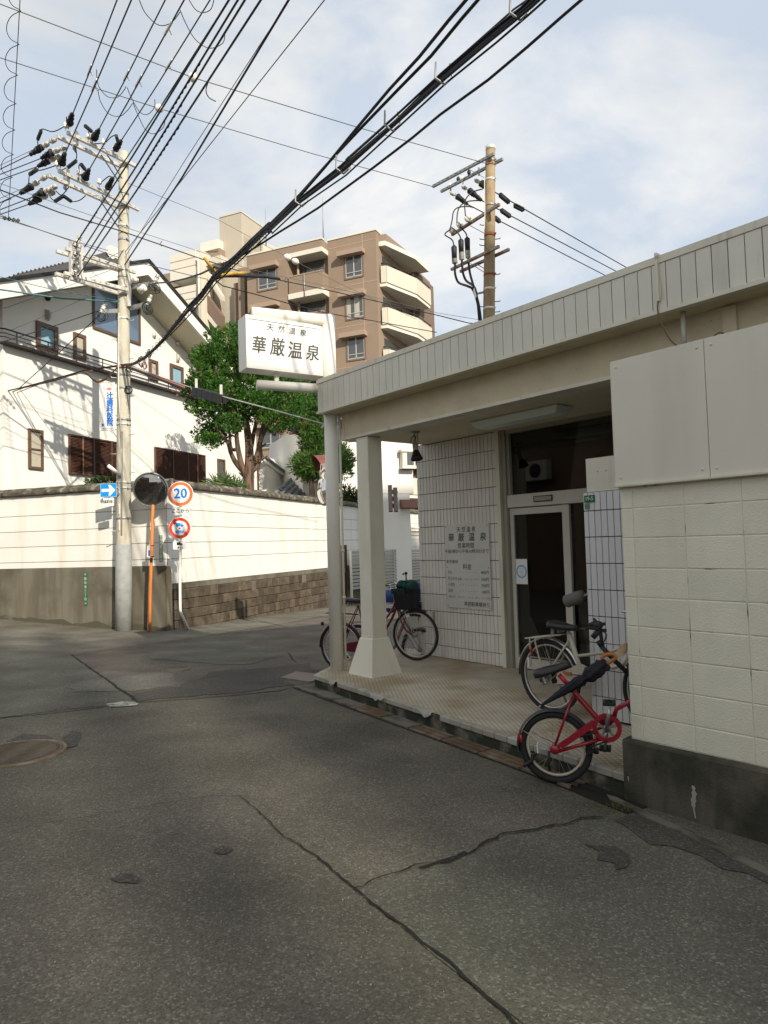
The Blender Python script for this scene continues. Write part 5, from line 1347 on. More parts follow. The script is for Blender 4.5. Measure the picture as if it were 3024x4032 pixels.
# walls
mb = MB(FA_); mb.box(xa2, 0, 0, 11, -1, ztop); mb.box(xa1, xa2, .35, 11, -1, ztop - .1); wl = mb.build('wall', brown_tile, ap)
mb = MB(FA_); mb.box(xa0, xa1, YP, 11, -1, zA); mb.build('left_wall', brown_tile, ap)
zs1 = af(zep(1380, 500), YP)[1]; zs0 = af(zep(1380, 560), YP)[1]
mb = MB(FA_); mb.box(xa1, xa2, YP, .36, zs1, zA); mb.build('parapet', brown_tile, ap)
mb = MB(FA_); mb.box(xa1 - .05, xa2 + .03, YP - .04, .36, zs0, zs1); mb.build('canopy_slab', apt_white, ap)
mb = MB(FA_); mb.box(xa0, xa2 + .05, YP - .05, YP + .3, zA, zA + .12); mb.box(xa2, .05, -.05, .3, ztop, ztop + .12); mb.box(-.25, .05, .3, 3, ztop, ztop + .12); mb.build('parapet_cap', apt_white, ap)
x5, x6, x7 = af(zep(240, 900), .6)[0], af(zep(288, 900), .1)[0], af(zep(372, 900), .1)[0]
mb = MB(FA_); mb.box(x6, x7, .1, 6, -1, zA - .3); mb.build('side_strip', brown_tile, ap)
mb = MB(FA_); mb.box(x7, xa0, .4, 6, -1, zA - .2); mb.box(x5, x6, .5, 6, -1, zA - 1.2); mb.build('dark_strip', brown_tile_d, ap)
# joint lines
mb = MB(FA_)
zj = af(zdp(740, 232))[1]
for k in range(7):
    z = zj - HF * k; mb.box(xa2, -.0, -.012, 0, z, z + .05); mb.box(0, .012, 0, 1.3, z, z + .05); mb.box(xa0, xa1, YP - .012, YP, z - .4, z - .35)
xj = af(zdp(550, 240))[0]; mb.box(xj - .03, xj + .03, -.014, 0, 0, ztop)
mb.build('joint', apt_joint, ap)
def apt_window(x0, x1, z0, z1, y, hood=True, curtain=False):
    mb = MB(FA_); mb.box(x0 - .12, x0, y - .05, y + .02, z0 - .12, z1); mb.box(x1, x1 + .12, y - .05, y + .02, z0 - .12, z1); mb.box(x0, x1, y - .05, y + .02, z0 - .12, z0)
    xm = (x0 + x1) / 2; 
    f = mb.build('window', brown_tile_d, ap)
    mb = MB(FA_); mb.box(xm - .04, xm + .04, y - .035, y, z0, z1); mb.box(x0, x1, y - .035, y, z0, z0 + .07); mb.box(x0, x0 + .05, y - .035, y, z0 + .07, z1); mb.box(x1 - .05, x1, y - .035, y, z0 + .07, z1); mb.box(x0, x1, y - .06, y - .04, z0 + .3, z0 + .35); mb.build('sash', gate_frame_m, f)
    for a, b in ((x0 + .05, xm - .04), (xm + .04, x1 - .05)):
        mb = MB(FA_); mb.box(a, b, y - .02, y - .004, z0 + .07, z1); mb.build('pane', win_dark, f)
    if curtain:
        mb = MB(FA_); mb.box(x0 + .06, x0 + .32, y - .025, y - .021, z0 + .1, z1 - .05); mb.box(xm + .06, x1 - .3, y - .025, y - .021, z0 + .1, z1 - .05); mb.build('curtain', blind_m if 0 else curtain_m, f)
    if hood:
        mb = MB(FA_); mb.box(x0 - .45, x1 + .25, y - .55, y, z1 + .03, z1 + .36); mb.build('hood', apt_hood, f)
apt_hood = M('pinkish brown window hood', (0.36, 0.265, 0.20), 0.75)
(a, b), (c, d) = w1
for k in range(7): apt_window(a + .1, c - .05, d - HF * k, b - HF * k, 0, True, k == 1)
l0 = af(zep(555, 830), YP); l1 = af(zep(795, 1030), YP)
for k in range(6): apt_window(l0[0], l1[0], l1[1] - HF * k, l0[1] - .0 - HF * k, YP)
# recessed balconies
q0 = af(zep(940, 915), YP); q1 = af(zep(1385, 815), YP); zb_bot = af(zep(1390, 1110), YP)[1]; zb_sl = af(zep(1385, 1040), YP)[1]
rw0, rw1 = af(zep(1085, 770), .35), af(zep(1418, 870), .35)
for k in range(6):
    dz = -HF * k
    mb = MB(FA_); mb.box(xa1 + .15, xa2, YP, YP + .14, zb_sl + dz, q1[1] + dz); mb.box(xa2 - .14, xa2, YP + .14, .34, zb_sl + dz, q1[1] + dz); bl = mb.build('balcony', brown_tile, ap)
    mb = MB(FA_); mb.box(xa1 + .1, xa2 + .03, YP - .04, .345, zb_bot + dz, zb_sl + dz); mb.build('slab', apt_white, bl)
    mb = MB(FA_); mb.box(xa1 + .12, xa2 + .03, YP - .03, YP + .16, q1[1] + dz, q1[1] + .08 + dz); mb.build('coping', apt_hood, bl)
    mb = MB(FA_); mb.cyl((xa1 + .55, -.2, zb_bot + dz), (xa1 + .55, -.2, zb_bot + HF + dz), .09, 8); mb.build('downpipe', apt_hood, bl)
    mb = MB(FA_); xq = (xa1 + xa2) / 2; mb.cyl((xq, YP - .05, zb_bot + dz), (xq, YP - .05, q1[1] + dz), .05, 6); mb.build('drain', galv_dark, bl)
    mb = MB(FA_); mb.box(rw0[0], rw1[0], .335, .349, q1[1] - 1.0 + dz, rw0[1] + .5 + dz); mb.build('balcony_door', win_dark, bl)
# right hand balconies wrapping the side
zS = as_(zdp(828, 335), .15)[1]
P = [az_(zdp(820, 332), zS), az_(zdp(895, 322), zS), az_(zdp(1340, 528), zS), az_(zdp(1545, 718), zS)]
yE = P[3][1]
def ring(z0, z1, inset=0.0, back=0.0):
    out = [(p[0] - inset, p[1]) for p in P]
    poly = [(0.0 + back, P[0][1] + inset)] + [(out[0][0], out[0][1] + inset)] + [(q[0], q[1] + (inset if i == 0 else 0)) for i, q in enumerate(out[1:])] + [(0.0 + back, yE)]
    return poly, z0, z1
def prism_z(mb, poly, z0, z1): mb.prism(poly, (0, 0, z0), (1, 0, 0), (0, 1, 0), (0, 0, z1 - z0))
zSt = as_(zdp(820, 262), .15)[1]
mb = MB(FA_); poly, _, _ = ring(0, 0); prism_z(mb, poly, zS, zSt); mb.build('roof_slab', apt_white, ap)
zc0, zc1, zc2 = as_(zdp(845, 938), .15)[1], as_(zdp(850, 890), .15)[1], as_(zdp(850, 652), .15)[1]
HB = zc0 - as_(zdp(865, 1558), .15)[1]
for k in range(6):
    dz = -HB * k
    mb = MB(FA_); poly, _, _ = ring(0, 0); prism_z(mb, poly, zc0 + dz, zc1 + dz); sb_ = mb.build('side_balcony', apt_white, ap)
    mb = MB(FA_); pts = poly[1:-1]
    for i in range(len(pts) - 1):
        a, b = pts[i], pts[i + 1]; mb.bar((a[0], a[1], (zc1 + zc2) / 2 + dz), (b[0], b[1], (zc1 + zc2) / 2 + dz), .16, zc2 - zc1)
    a, b = (0, pts[-1][1]), pts[-1]; mb.bar((a[0], a[1], (zc1 + zc2) / 2 + dz), (b[0], b[1], (zc1 + zc2) / 2 + dz), .16, zc2 - zc1)
    mb.build('balcony_wall', apt_cream, sb_)
    mb = MB(FA_); mb.tube([(p[0], p[1], zc2 + .22 + dz) for p in pts], .04, 6)
    for i in range(len(pts) - 1):
        for t in (.1, .5, .9): x = pts[i][0] + (pts[i + 1][0] - pts[i][0]) * t; y = pts[i][1] + (pts[i + 1][1] - pts[i][1]) * t; mb.cyl((x, y, zc2 + dz), (x, y, zc2 + .22 + dz), .03, 5)
    mb.build('handrail', rail_m, sb_)
    mb = MB(FA_); mb.box(.002, .03, P[0][1] + .5, yE - .8, zc1 + .1 + dz, zc1 + 2.2 + dz); mb.build('balcony_window', win_dark, sb_)
    mb = MB(FA_); mb.cyl((.35, yE - .5, zc0 + dz), (.35, yE - .5, zc0 + HB + dz), .09, 8); mb.build('downpipe', apt_hood, sb_)
mb = MB(FA_); p8 = as_(zdp(885, 130), .6); prism_z(mb, [(0, P[0][1]), (.55, P[0][1] + .1), (.9, yE - 1), (0, yE)], zSt, ztop - .15); mb.build('side_parapet', brown_tile, ap)
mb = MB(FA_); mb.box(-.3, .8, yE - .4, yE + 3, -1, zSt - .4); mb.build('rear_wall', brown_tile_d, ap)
# tower and lower beige blocks
t0, t1 = af(zep(45, 125), 1.2), af(zep(330, 55), 1.2); ty = FAi @ onpl(*SRC(*zep(605, 245)), FA_ @ Vector((t1[0], 0, 0)), 24.0)
mb = MB(FA_); mb.box(t0[0], t1[0], 1.2, ty.y, -1, (t0[1] + t1[1]) / 2); mb.build('lift_tower', beige_tile, ap)
mb = MB(FA_); mb.box(t0[0] - .05, t1[0] + .05, 1.15, ty.y, (t0[1] + t1[1]) / 2, (t0[1] + t1[1]) / 2 + .12); mb.build('tower_cap', apt_cream, ap)
zz = af(zep(420, 600), 2.0)[1]; mb = MB(FA_); mb.prism([(1.5, zA - .5), (1.5, zz + 1.3), (6, zz + 2.2), (9, zA)], (t1[0], 0, 0), (0, 1, 0), (0, 0, 1), (af(zep(745, 515), 6)[0] - t1[0], 0, 0)); mb.build('roof_house', apt_cream, ap)
for p0, p1, yy in (((655, 430), (650, 0), 3.0), ((1405, 410), (1392, -150), 2.0)):
    a, b = af(zep(*p0), yy), af(zep(*p1), yy); mb = MB(FA_); mb.tube([(a[0], yy, a[1] - .4), (a[0], yy, (a[1] + b[1]) / 2), (a[0], yy, b[1])], [.05, .04, .012], 6); mb.build('lightning_rod', galv_dark, ap)
for p0, p1 in (((800, 515), (1085, 455)), ((1440, 425), (1600, 390))):
    a, b = af(zep(*p0), 1.5), af(zep(*p1), 1.5); mb = MB(FA_); mb.box(a[0], b[0], 1.2, 3, zA, zA + .55); mb.build('roof_equipment', galv_dark, ap)
# open stair wing at the left
sw = thing('stair_wing', 'cream open stair wing of the apartments above the house roof', 'stairs', FA_ @ Vector((-16, 2, -AP.z)), R(-24.0))
zbp = lambda x, y: (400 + .3014 * x, 900 + .3014 * y)
YS = -1.0
def sbx(name, p0, p1, y0, y1, mat, gro=0, ex=0):
    a, b = af(zbp(*p0), y0), af(zbp(*p1), y0); mb = MB(FA_); mb.box(min(a[0], b[0]), max(a[0], b[0]) + ex, y0, y1, min(a[1], b[1]), max(a[1], b[1])); o = mb.build(name, mat, sw)
    for k in range(gro):
        z = min(a[1], b[1]) + (max(a[1], b[1]) - min(a[1], b[1])) * (k + 1) / (gro + 1); mb = MB(FA_); mb.box(min(a[0], b[0]), max(a[0], b[0]), y0 - .015, y0, z - .03, z + .03); mb.build('groove', apt_joint, o)
    return o
sbx('landing_wall', (895, 350), (1230, 575), YS, YS + 1.2, apt_white, 2)
sbx('landing_slab', (895, 575), (1240, 610), YS - .05, YS + 2.5, apt_white)
sbx('landing_wall', (940, 790), (1240, 990), YS, YS + 1.2, apt_white, 2)
sbx('landing_slab', (1000, 990), (1240, 1025), YS - .05, YS + 2.5, apt_white)
sbx('landing_wall', (1290, 190), (1520, 310), YS + 1.5, YS + 4, apt_white)
sbx('pier', (1228, 280), (1310, 1700), YS + .1, YS + 1.4, apt_cream)
sbx('pier', (1310, 560), (1370, 1700), YS + .5, YS + 1.4, apt_cream)
sbx('stair_side_wall', (1370, 420), (1560, 1700), YS + 1.6, YS + 1.9, apt_grey)
sbx('landing_slab', (1340, 395), (1560, 440), YS + .8, YS + 3, apt_cream)
sbx('back_wall', (1340, 300), (1545, 400), YS + 1.5, YS + 3, brown_tile)
sbx('back_wall', (800, 600), (1230, 700), YS + 3.0, YS + 4, brown_tile, 0)
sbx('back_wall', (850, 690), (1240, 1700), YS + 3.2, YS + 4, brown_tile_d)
for pts in (((1370, 560), (1560, 870), (1560, 930), (1370, 640)), ((1290, 980), (1560, 1330), (1560, 1400), (1290, 1060)), ((1370, 860), (1560, 1130), (1560, 1330), (1370, 1060))):
    Q = [af(zbp(*p), YS + .7) for p in pts]; mb = MB(FA_); mb.prism(Q, (0, YS + .7, 0), (1, 0, 0), (0, 0, 1), (0, .5, 0)); mb.build('stair_flight', apt_cream if pts[0][0] != 1370 or pts[0][1] != 860 else brown_tile_d, sw)
a, b = af(zbp(1262, 320), YS - .3), af(zbp(1300, 1250), YS - .3); mb = MB(FA_); mb.cyl((a[0], YS - .3, a[1]), (a[0], YS - .3, b[1]), .08, 8); mb.build('downpipe', apt_white, sw)

# ------------------------------------------------------------------ trees and plants
def inpoly(x, y, P):
    c = False; n = len(P)
    for i in range(n):
        x1, y1 = P[i]; x2, y2 = P[(i + 1) % n]
        if (y1 > y) != (y2 > y) and x < (x2 - x1) * (y - y1) / (y2 - y1) + x1: c = not c
    return c
def sprays(mb, c, r, n, size, rr, up=.5, flat=1.0, thin=.4):
    for _ in range(n):
        d = Vector((rr.gauss(0, 1), rr.gauss(0, 1), rr.gauss(0, 1) * flat)); d.normalize()
        p = c + Vector((d.x * r[0], d.y * r[1], d.z * r[2])) * rr.uniform(.55, 1.08) ** .6
        o = (d + Vector((rr.uniform(-.7, .7), rr.uniform(-.7, .7), rr.uniform(-.4, .7) + up))).normalized()
        s = o.orthogonal().normalized(); s = (Matrix.Rotation(rr.uniform(0, 6.28), 3, o) @ s)
        L = size * rr.uniform(.6, 1.3); w_ = L * thin
        b = len(mb.v)
        mb.v += [p - o * L * .3, p + s * w_ * .5 + o * L * .25, p + o * L * .75, p - s * w_ * .5 + o * L * .2]
        mb.f.append((b, b + 1, b + 2, b + 3)); mb.m.append(0); mb.s.append(False)
jz_ = lambda x, y: (650 + .6631 * x, 800 + .6631 * y)
def limb(pts, r0, r1, yoff, Y):
    P = [ony(*SRC(*jz_(*p)), Y + yo) for p, yo in zip(pts, yoff)]
    # smooth
    Q = []
    for i in range(len(P) - 1):
        p0, p1, p2, p3 = P[max(i - 1, 0)], P[i], P[i + 1], P[min(i + 2, len(P) - 1)]
        for k in range(5):
            u_ = k / 5; Q.append(.5 * ((2 * p1) + (p2 - p0) * u_ + (2 * p0 - 5 * p1 + 4 * p2 - p3) * u_ ** 2 + (3 * p1 - p0 - 3 * p2 + p3) * u_ ** 3))
    Q.append(P[-1]); n = len(Q)
    return Q, [r0 + (r1 - r0) * (i / (n - 1)) for i in range(n)]
def tree(name, lab, Y, outline, holes, nblob, nleaf, br, size, leaf, trunkpts, seed, brown=0, spread=1.2, up=.5, thin=.4, group=None):
    rr = random.Random(seed)
    root = thing(name, lab, 'tree', ony(*SRC(*jz_(*trunkpts[0][0][0])), Y), 0, group)
    for i, (pts, r0, r1, yo) in enumerate(trunkpts):
        Q, rs = limb(pts, r0, r1, yo, Y); mb = MB(); mb.tube(Q, rs, 9); mb.build('trunk' if i == 0 else 'limb', bark_m, root)
    mb = MB(); xs = [p[0] for p in outline]; ys = [p[1] for p in outline]; n = 0; mbb = MB(); cen = []
    k_ = .6631 / FSRC * Y
    while n < nblob:
        x, y = rr.uniform(min(xs), max(xs)), rr.uniform(min(ys), max(ys))
        r = br * rr.uniform(.55, 1.25)
        if not inpoly(x, y, outline) or any(inpoly(x, y, h) for h in holes): continue
        px = r / k_ * .75
        ok = all(inpoly(x + px * math.cos(a), y + px * .8 * math.sin(a), outline) for a in (0, 1.57, 3.14, 4.71))
        if not ok: r *= rr.uniform(.35, .9)
        p = ony(*SRC(*jz_(x, y)), Y + rr.uniform(-1, 1) * spread)
        cen.append((p, r)); n += 1
        sprays(mb, p, (r, r, r * .8), int(nleaf * (r / br) ** 2) + 8, size, rr, up, 1.0, thin)
        if brown and rr.random() < brown: sprays(mbb, p + Vector((rr.uniform(-.3, .3), -.1, -.1)), (r * .7, r * .7, r * .5), int(nleaf * .08), size, rr, -.2)
    mb.build('crown', leaf, root)
    if mbb.v: mbb.build('dead_twigs', juniper_brown, root, kind='stuff')
    return root, cen
JO = [(385, 700), (350, 750), (290, 765), (240, 830), (200, 875), (170, 925), (118, 970), (140, 1020), (108, 1165), (150, 1235), (190, 1280), (165, 1375), (205, 1432), (330, 1462), (380, 1400), (430, 1330), (520, 1300), (575, 1310), (610, 1390), (680, 1425), (725, 1350), (765, 1290), (825, 1215), (865, 1120), (872, 1075), (800, 1020), (640, 930), (520, 830), (445, 760), (412, 705)]
JT = [([(492, 1720), (495, 1650), (500, 1560), (498, 1440), (480, 1300), (455, 1180), (430, 1000), (400, 820)], .19, .03, [0] * 8),
      ([(485, 1640), (455, 1560), (430, 1440), (420, 1330), (405, 1240), (380, 1120)], .10, .03, [0, -.1, -.15, -.2, -.3, -.4]),
      ([(470, 1600), (420, 1540), (390, 1480), (375, 1430), (345, 1385), (300, 1330)], .085, .03, [0, -.1, -.2, -.3, -.3, -.3]),
      ([(430, 1460), (395, 1460), (385, 1400), (380, 1320)], .06, .03, [-.1, -.2, -.2, -.2]),
      ([(505, 1590), (540, 1520), (560, 1440), (580, 1340), (605, 1250), (650, 1180), (700, 1110)], .10, .03, [0, .1, .1, 0, -.1, -.2, -.2]),
      ([(560, 1440), (590, 1360), (640, 1290), (660, 1230), (690, 1160)], .06, .025, [.1, .1, 0, 0, 0]),
      ([(510, 1600), (550, 1560), (570, 1500), (570, 1450), (600, 1430)], .07, .03, [0, 0, .1, .1, .1]),
      ([(500, 1500), (520, 1400), (540, 1300), (560, 1200), (570, 1050)], .08, .03, [.1, .15, .2, .2, .2]),
      ([(470, 1300), (510, 1250), (540, 1180)], .05, .02, [0, .1, .1]),
      ([(460, 1620), (440, 1600)], .03, .02, [0, -.1])]
tree('juniper_tree', 'large bushy juniper with twisting red brown trunks behind the cream wall', 20.4, JO, [], 240, 190, .285, .10, juniper_m, JT, 3, .12, 1.3, .5, .42)
PO = [(760, 1240), (800, 1170), (850, 1130), (900, 1110), (960, 1160), (985, 1250), (960, 1330), (955, 1440), (960, 1500), (890, 1520), (840, 1480), (835, 1400), (800, 1330)]
PO2 = [(755, 1530), (790, 1490), (830, 1480), (880, 1510), (920, 1560), (880, 1610), (820, 1610), (780, 1570)]
PO3 = [(1000, 1480), (1050, 1460), (1085, 1520), (1080, 1590), (1040, 1620), (1000, 1590)]
PT = [([(872, 1760), (872, 1700), (870, 1630), (880, 1540), (890, 1440), (880, 1330), (870, 1200)], .13, .04, [0] * 7), ([(876, 1660), (905, 1650), (915, 1610), (930, 1570)], .05, .03, [0] * 4), ([(880, 1640), (960, 1600), (1040, 1560)], .05, .02, [0, 0, 0])]
def multi(name, lab, Y, outs, specs, nl, br, size, leaf, tp, seed, up, thin, spread):
    rr = random.Random(seed); root = thing(name, lab, 'tree', ony(*SRC(*jz_(*tp[0][0][0])), Y))
    for i, (pts, r0, r1, yo) in enumerate(tp):
        Q, rs = limb(pts, r0, r1, yo, Y); mb = MB(); mb.tube(Q, rs, 8); mb.build('trunk' if i == 0 else 'limb', bark_m, root)
    for outline, nb in zip(outs, specs):
        mb = MB(); xs = [p[0] for p in outline]; ys = [p[1] for p in outline]; n = 0
        while n < nb:
            x, y = rr.uniform(min(xs), max(xs)), rr.uniform(min(ys), max(ys))
            if not inpoly(x, y, outline): continue
            n += 1; r = br * rr.uniform(.6, 1.2); sprays(mb, ony(*SRC(*jz_(x, y)), Y + rr.uniform(-1, 1) * spread), (r, r, r), int(nl * (r / br) ** 2), size, rr, up, 1, thin)
        mb.build('crown', leaf, root)
multi('podocarpus_tree', 'slender yellow green podocarpus between the juniper and the sign post', 27.5, [PO, PO2, PO3], [95, 40, 26], 110, .34, .24, podo_m, PT, 5, .35, .16, .7)
rr = random.Random(9)
hd = thing('clipped_bush', 'rounded clipped bush above the coping between post and column', 'bush', Bq(880, 1010, 28.5))
mb = MB(); c = Bq(885, 985, 28.5); 
for _ in range(26):
    d = Vector((rr.uniform(-1.2, 1.2), rr.uniform(-.6, .6), rr.uniform(-.9, .25))); sprays(mb, c + d * .75 + Vector((0, 0, .1 - .25 * abs(d.x))), (.45, .45, .4), 190, .11, rr, .4, 1, .6)
mb.build('foliage', hedge_m, hd); mb = MB(); mb.cyl(c - Vector((0, 0, 2.2)), c, .06, 8); mb.build('stem', bark_m, hd)
rr = random.Random(19)
pm = thing('fan_palm', 'low fan palm leaves showing over the coping beside the juniper trunk', 'palm', ony(*SRC(650 + 540 * .42194, 1500 + 1010 * .42194), 19.9))
for (cx, cy, sz, n) in ((480, 985, .55, 17), (560, 960, .5, 16), (640, 990, .5, 15), (700, 990, .35, 11)):
    c = ony(*SRC(650 + cx * .42194, 1500 + cy * .42194), 19.9 + rr.uniform(-.2, .2)); mb = MB()
    for k in range(n):
        a = math.pi * (k + .5) / n; d = Vector((math.cos(a), rr.uniform(-.4, .1), math.sin(a) * .9 - .1)).normalized(); s = d.cross(Vector((0, 1, 0))).normalized() * .022; L = sz * rr.uniform(.75, 1.05)
        m_ = c + d * L * .6; tip = c + d * L + Vector((0, 0, -.10 * sz)); mb.add([c - s * .4, m_ - s, tip, m_ + s, c + s * .4], [(0, 1, 2, 3, 4)])
    mb.tube([c - Vector((0, 0, .7)), c], .012, 5)
    mb.build('leaf', palm_m, pm)
rr = random.Random(29)
sh = thing('garden_shrub', 'sliver of dark shrub over the coping left of the utility pole', 'shrub', ony(225, 1041, 17.2))
mb = MB()
for k in range(7): sprays(mb, ony(195 + 12 * k, 1043 - 3 * math.sin(k * .6), 17.2), (.12, .15, .10), 60, .09, rr, .5, 1, .6)
mb.build('foliage', hedge_m, sh); mb = MB(); c = ony(225, 1050, 17.2); mb.cyl(c - Vector((0, 0, 1)), c, .03, 6); mb.build('stem', bark_m, sh)
# ------------------------------------------------------------------ utility poles
zf = lambda x, y: SRC(.33756 * x, 400 + .33756 * y)
sa = lambda x, y: SRC(*za_(x, y))
sb2 = lambda x, y: SRC(*zb_(x, y))
zw = lambda x, y: SRC(350 + .27125 * x, 1820 + .27125 * y)
zrp = lambda x, y: SRC(1650 + .33898 * x, 550 + .33898 * y)
_lp = onpl(*SRC(487, 2477), FLm @ Vector((0, -.26, 0)), -70.6)
LP = Vector((_lp.x, _lp.y, gz(_lp.x, _lp.y)))
LT = ony(*SRC(487, 600), LP.y)
def lpz(py): return ony(267, py, LP.y).z            # height on the pole of a row of the survey sheet
pole = thing('utility_pole', 'concrete utility pole with four pairs of crossarms beside the round mirror', 'utility pole', LP)
def lpp(z): t = (z - LP.z) / (LT.z - LP.z); return LP.lerp(LT, t)
def lpr(z): return .188 - (.188 - .108) * (z - LP.z) / (LT.z - LP.z)
mb = MB(); n = 14
mb.tube([lpp(LP.z - .1 + (LT.z - LP.z + .1) * i / n) for i in range(n + 1)], [lpr(LP.z + (LT.z - LP.z) * i / n) for i in range(n + 1)], 24); mb.build('shaft', pole_conc, pole)
mb = MB(); mb.tube([lpp(LP.z + .0), lpp(1.05), lpp(1.98)], [lpr(LP.z) + .006, lpr(1.05) + .006, lpr(1.98) + .005], 24); mb.build('anti_poster_sheet', pole_wrap, pole)
def band(z, mat=galv, h=.05, par=None, pz=lpp, pr=lpr, pp=None):
    mb = MB(); mb.tube([pz(z), pz(z + h)], pr(z) + .008, 20); d = Vector((.75, -.65, 0)); mb.bar(pz(z + h / 2) + d * pr(z), pz(z + h / 2) + d * (pr(z) + .06), .03, .03)
    return mb.build('band', mat, pp or pole)
for py in (420, 448, 490, 520, 585, 600, 622, 640, 690, 790, 812, 840, 908, 918, 1043, 1055, 1120): band(lpz(py) - .02, galv if py % 4 else galv_dark)
for i in range(15):
    z = 2.3 + i * .45; s = 1 if i % 2 else -1
    d = Vector((.97 * s, -.25, 0)).normalized(); mb = MB(); a = lpp(z) + d * lpr(z) * .9; mb.tube([a, a + d * .14, a + d * .14 + Vector((0, 0, .03))], .011, 6); mb.build('step_bolt', galv, pole)
def cbar(p0, p1, z, par, name='crossarm', mat=galv, wd=.075, holes=True):
    a, b = onz(*p0, z), onz(*p1, z); mb = MB(); mb.bar(a, b, wd, wd); o = mb.build(name, mat, par)
    if holes:
        d = (b - a).normalized(); L = (b - a).length; s = d.cross(Vector((0, 0, 1))); m2 = MB()
        if s.y > 0: s = -s
        x = .12
        while x < L - .1:
            c = a + d * x + s * (wd / 2 + .002); m2.bar(c - d * (.02 if int(x * 10) % 3 else .05), c + d * (.02 if int(x * 10) % 3 else .05), .004, .018); x += .17
        m2.build('slot', galv_dark if mat is not galv_dark else black_rub, o, kind='stuff')
    return a, b
zA1 = ony(*zf(1440, 690), LP.y - .17).z; zA2 = ony(*zf(1440, 1180), LP.y - .17).z
A1 = cbar(zf(785, 362), zf(1575, 748), zA1, pole); A1b = cbar(zf(668, 408), zf(1392, 748), zA1 - .01, pole)
A2 = cbar(zf(684, 805), zf(1618, 1262), zA2, pole); A2b = cbar(zf(562, 862), zf(1402, 1240), zA2 - .01, pole)
zA3 = ony(*sa(1620, 500), LP.y - .19).z; zA4 = ony(*sa(1640, 800), LP.y - .19).z
A3 = cbar(sa(858, 262), sb2(445, 575), zA3, pole); A3b = cbar(sa(735, 295), sa(1560, 545), zA3 - .01, pole)
A4 = cbar(sa(838, 582), sb2(330, 800), zA4, pole); A4b = cbar(sa(726, 590), sa(1560, 850), zA4 - .01, pole)
def plate(pa, pb, zc_, h, name='tie_plate'):
    mb = MB(); c1, c2 = pa, pb; mb.bar(c1 - Vector((0, 0, h / 2)), c1 + Vector((0, 0, h / 2)), .16, .012, (1, 0, 0)); mb.bar(c2 - Vector((0, 0, h / 2)), c2 + Vector((0, 0, h / 2)), .16, .012, (1, 0, 0)); return mb.build(name, galv_dark, pole)
for A_, Ab in ((A1, A1b), (A2, A2b)):
    d = (A_[1] - A_[0]).normalized(); plate(A_[0] + d * .22, Ab[0] + d * .40, 0, .30)
for A_, Ab in ((A3, A3b),):
    d = (A_[1] - A_[0]).normalized()
    for k in (.12, .36):
        mb = MB(); p = A_[0] + d * k; mb.bar(Vector((p.x, p.y, zA3 + .2)), Vector((p.x, p.y, zA4 - .12)), .09, .05, d); mb.build('hanger_bar', galv, pole)
# braces
for A_, py in ((A1, 575), (A2, 500 + .33 * 0 + 0)):
    d = (A_[1] - A_[0]).normalized()
for (p0, z0, p1) in ((zf(1180, 620), zA1, zf(1395, 950)), (zf(1250, 620), zA1, zf(1480, 985)), (zf(1140, 1110), zA2, zf(1390, 1480)), (zf(1190, 1090), zA2, zf(1480, 1470)), (sa(1390, 400), zA3, sa(1659, 255))):
    a = onz(*p0, z0); q = ony(*p1, LP.y); mb = MB(); mb.bar(a, q, .03, .012); mb.build('brace', galv_dark, pole)
# insulator sets
ins_n = [0]
GI = 'insulators of the mirror side utility pole'
def pin(p, par, s=1.0):                       # standing pin insulator
    mb = MB(); mb.lathe([(.012, -.02), (.012, .04), (.05, .045), (.055, .07), (.035, .09), (.05, .11), (.028, .15), (.02, .16)], p, (0, 0, 1), 12); return mb.build('pin_insulator', porcelain, par)
def string(a, b, par, nd=2):                  # strain insulators from the arm (a) to the wire (b)
    d = (b - a).normalized(); L = (b - a).length; o = None
    mb = MB(); mb.cyl(a, b, .012, 6); sh = mb.build('strain_insulator', galv_dark, par)
    for k in range(nd):
        c = a + d * (L * (k + .4) / nd); mb = MB(); mb.lathe([(.02, -.09), (.055, -.06), (.06, .0), (.035, .02)], c, d, 12); mb.build('grey_bell', porc_grey, sh); mb = MB(); mb.lathe([(.058, 0), (.062, .02), (.058, .045), (.05, .05), (.058, .055), (.055, .075), (.03, .08)], c, d, 12); mb.build('white_bell', porcelain, sh)
    return d
def cover(a, b, par, r=.07, seed=0):          # ribbed black cover over a wire end
    rr = random.Random(seed); d = (b - a).normalized(); L = (b - a).length; mb = MB()
    prof = [(r * .4, 0)]; n = 8
    for i in range(n): prof += [(r * (1 - .55 * i / n) * rr.uniform(.75, 1.05), L * (i + .3) / n), (r * (1 - .55 * i / n) * rr.uniform(.95, 1.3), L * (i + .6) / n)]
    prof += [(r * .2, L)]
    mb.lathe(prof, a, d, 9, False); return mb.build('wire_cover', black_rub, par)
LW = []                                       # left going wires
for (s0, s1, c1, w1_, zz) in ((zf(655, 432), zf(490, 530), zf(350, 620), zf(0, 790), zA1), (zf(770, 530), zf(610, 590), zf(480, 662), zf(0, 850), zA1 - .05), (zf(715, 630), zf(570, 690), zf(440, 757), zf(0, 915), zA1 - .1),
                              (zf(550, 862), zf(370, 985), zf(235, 1072), zf(0, 1180), zA2), (zf(660, 985), zf(510, 1050), zf(385, 1112), zf(0, 1262), zA2 - .05), (zf(640, 1050), zf(470, 1130), zf(335, 1198), zf(0, 1318), zA2 - .1)):
    a, b, c, e = onz(*s0, zz), onz(*s1, zz - .02), onz(*c1, zz - .03), onz(*w1_, zz - .05)
    string(a, b, pole); cover(b, c, pole, .075, int(a.x * 100)); LW.append((c, e + (e - c) * 2.2))
UPW = []                                      # wires running up and over the street from the arms
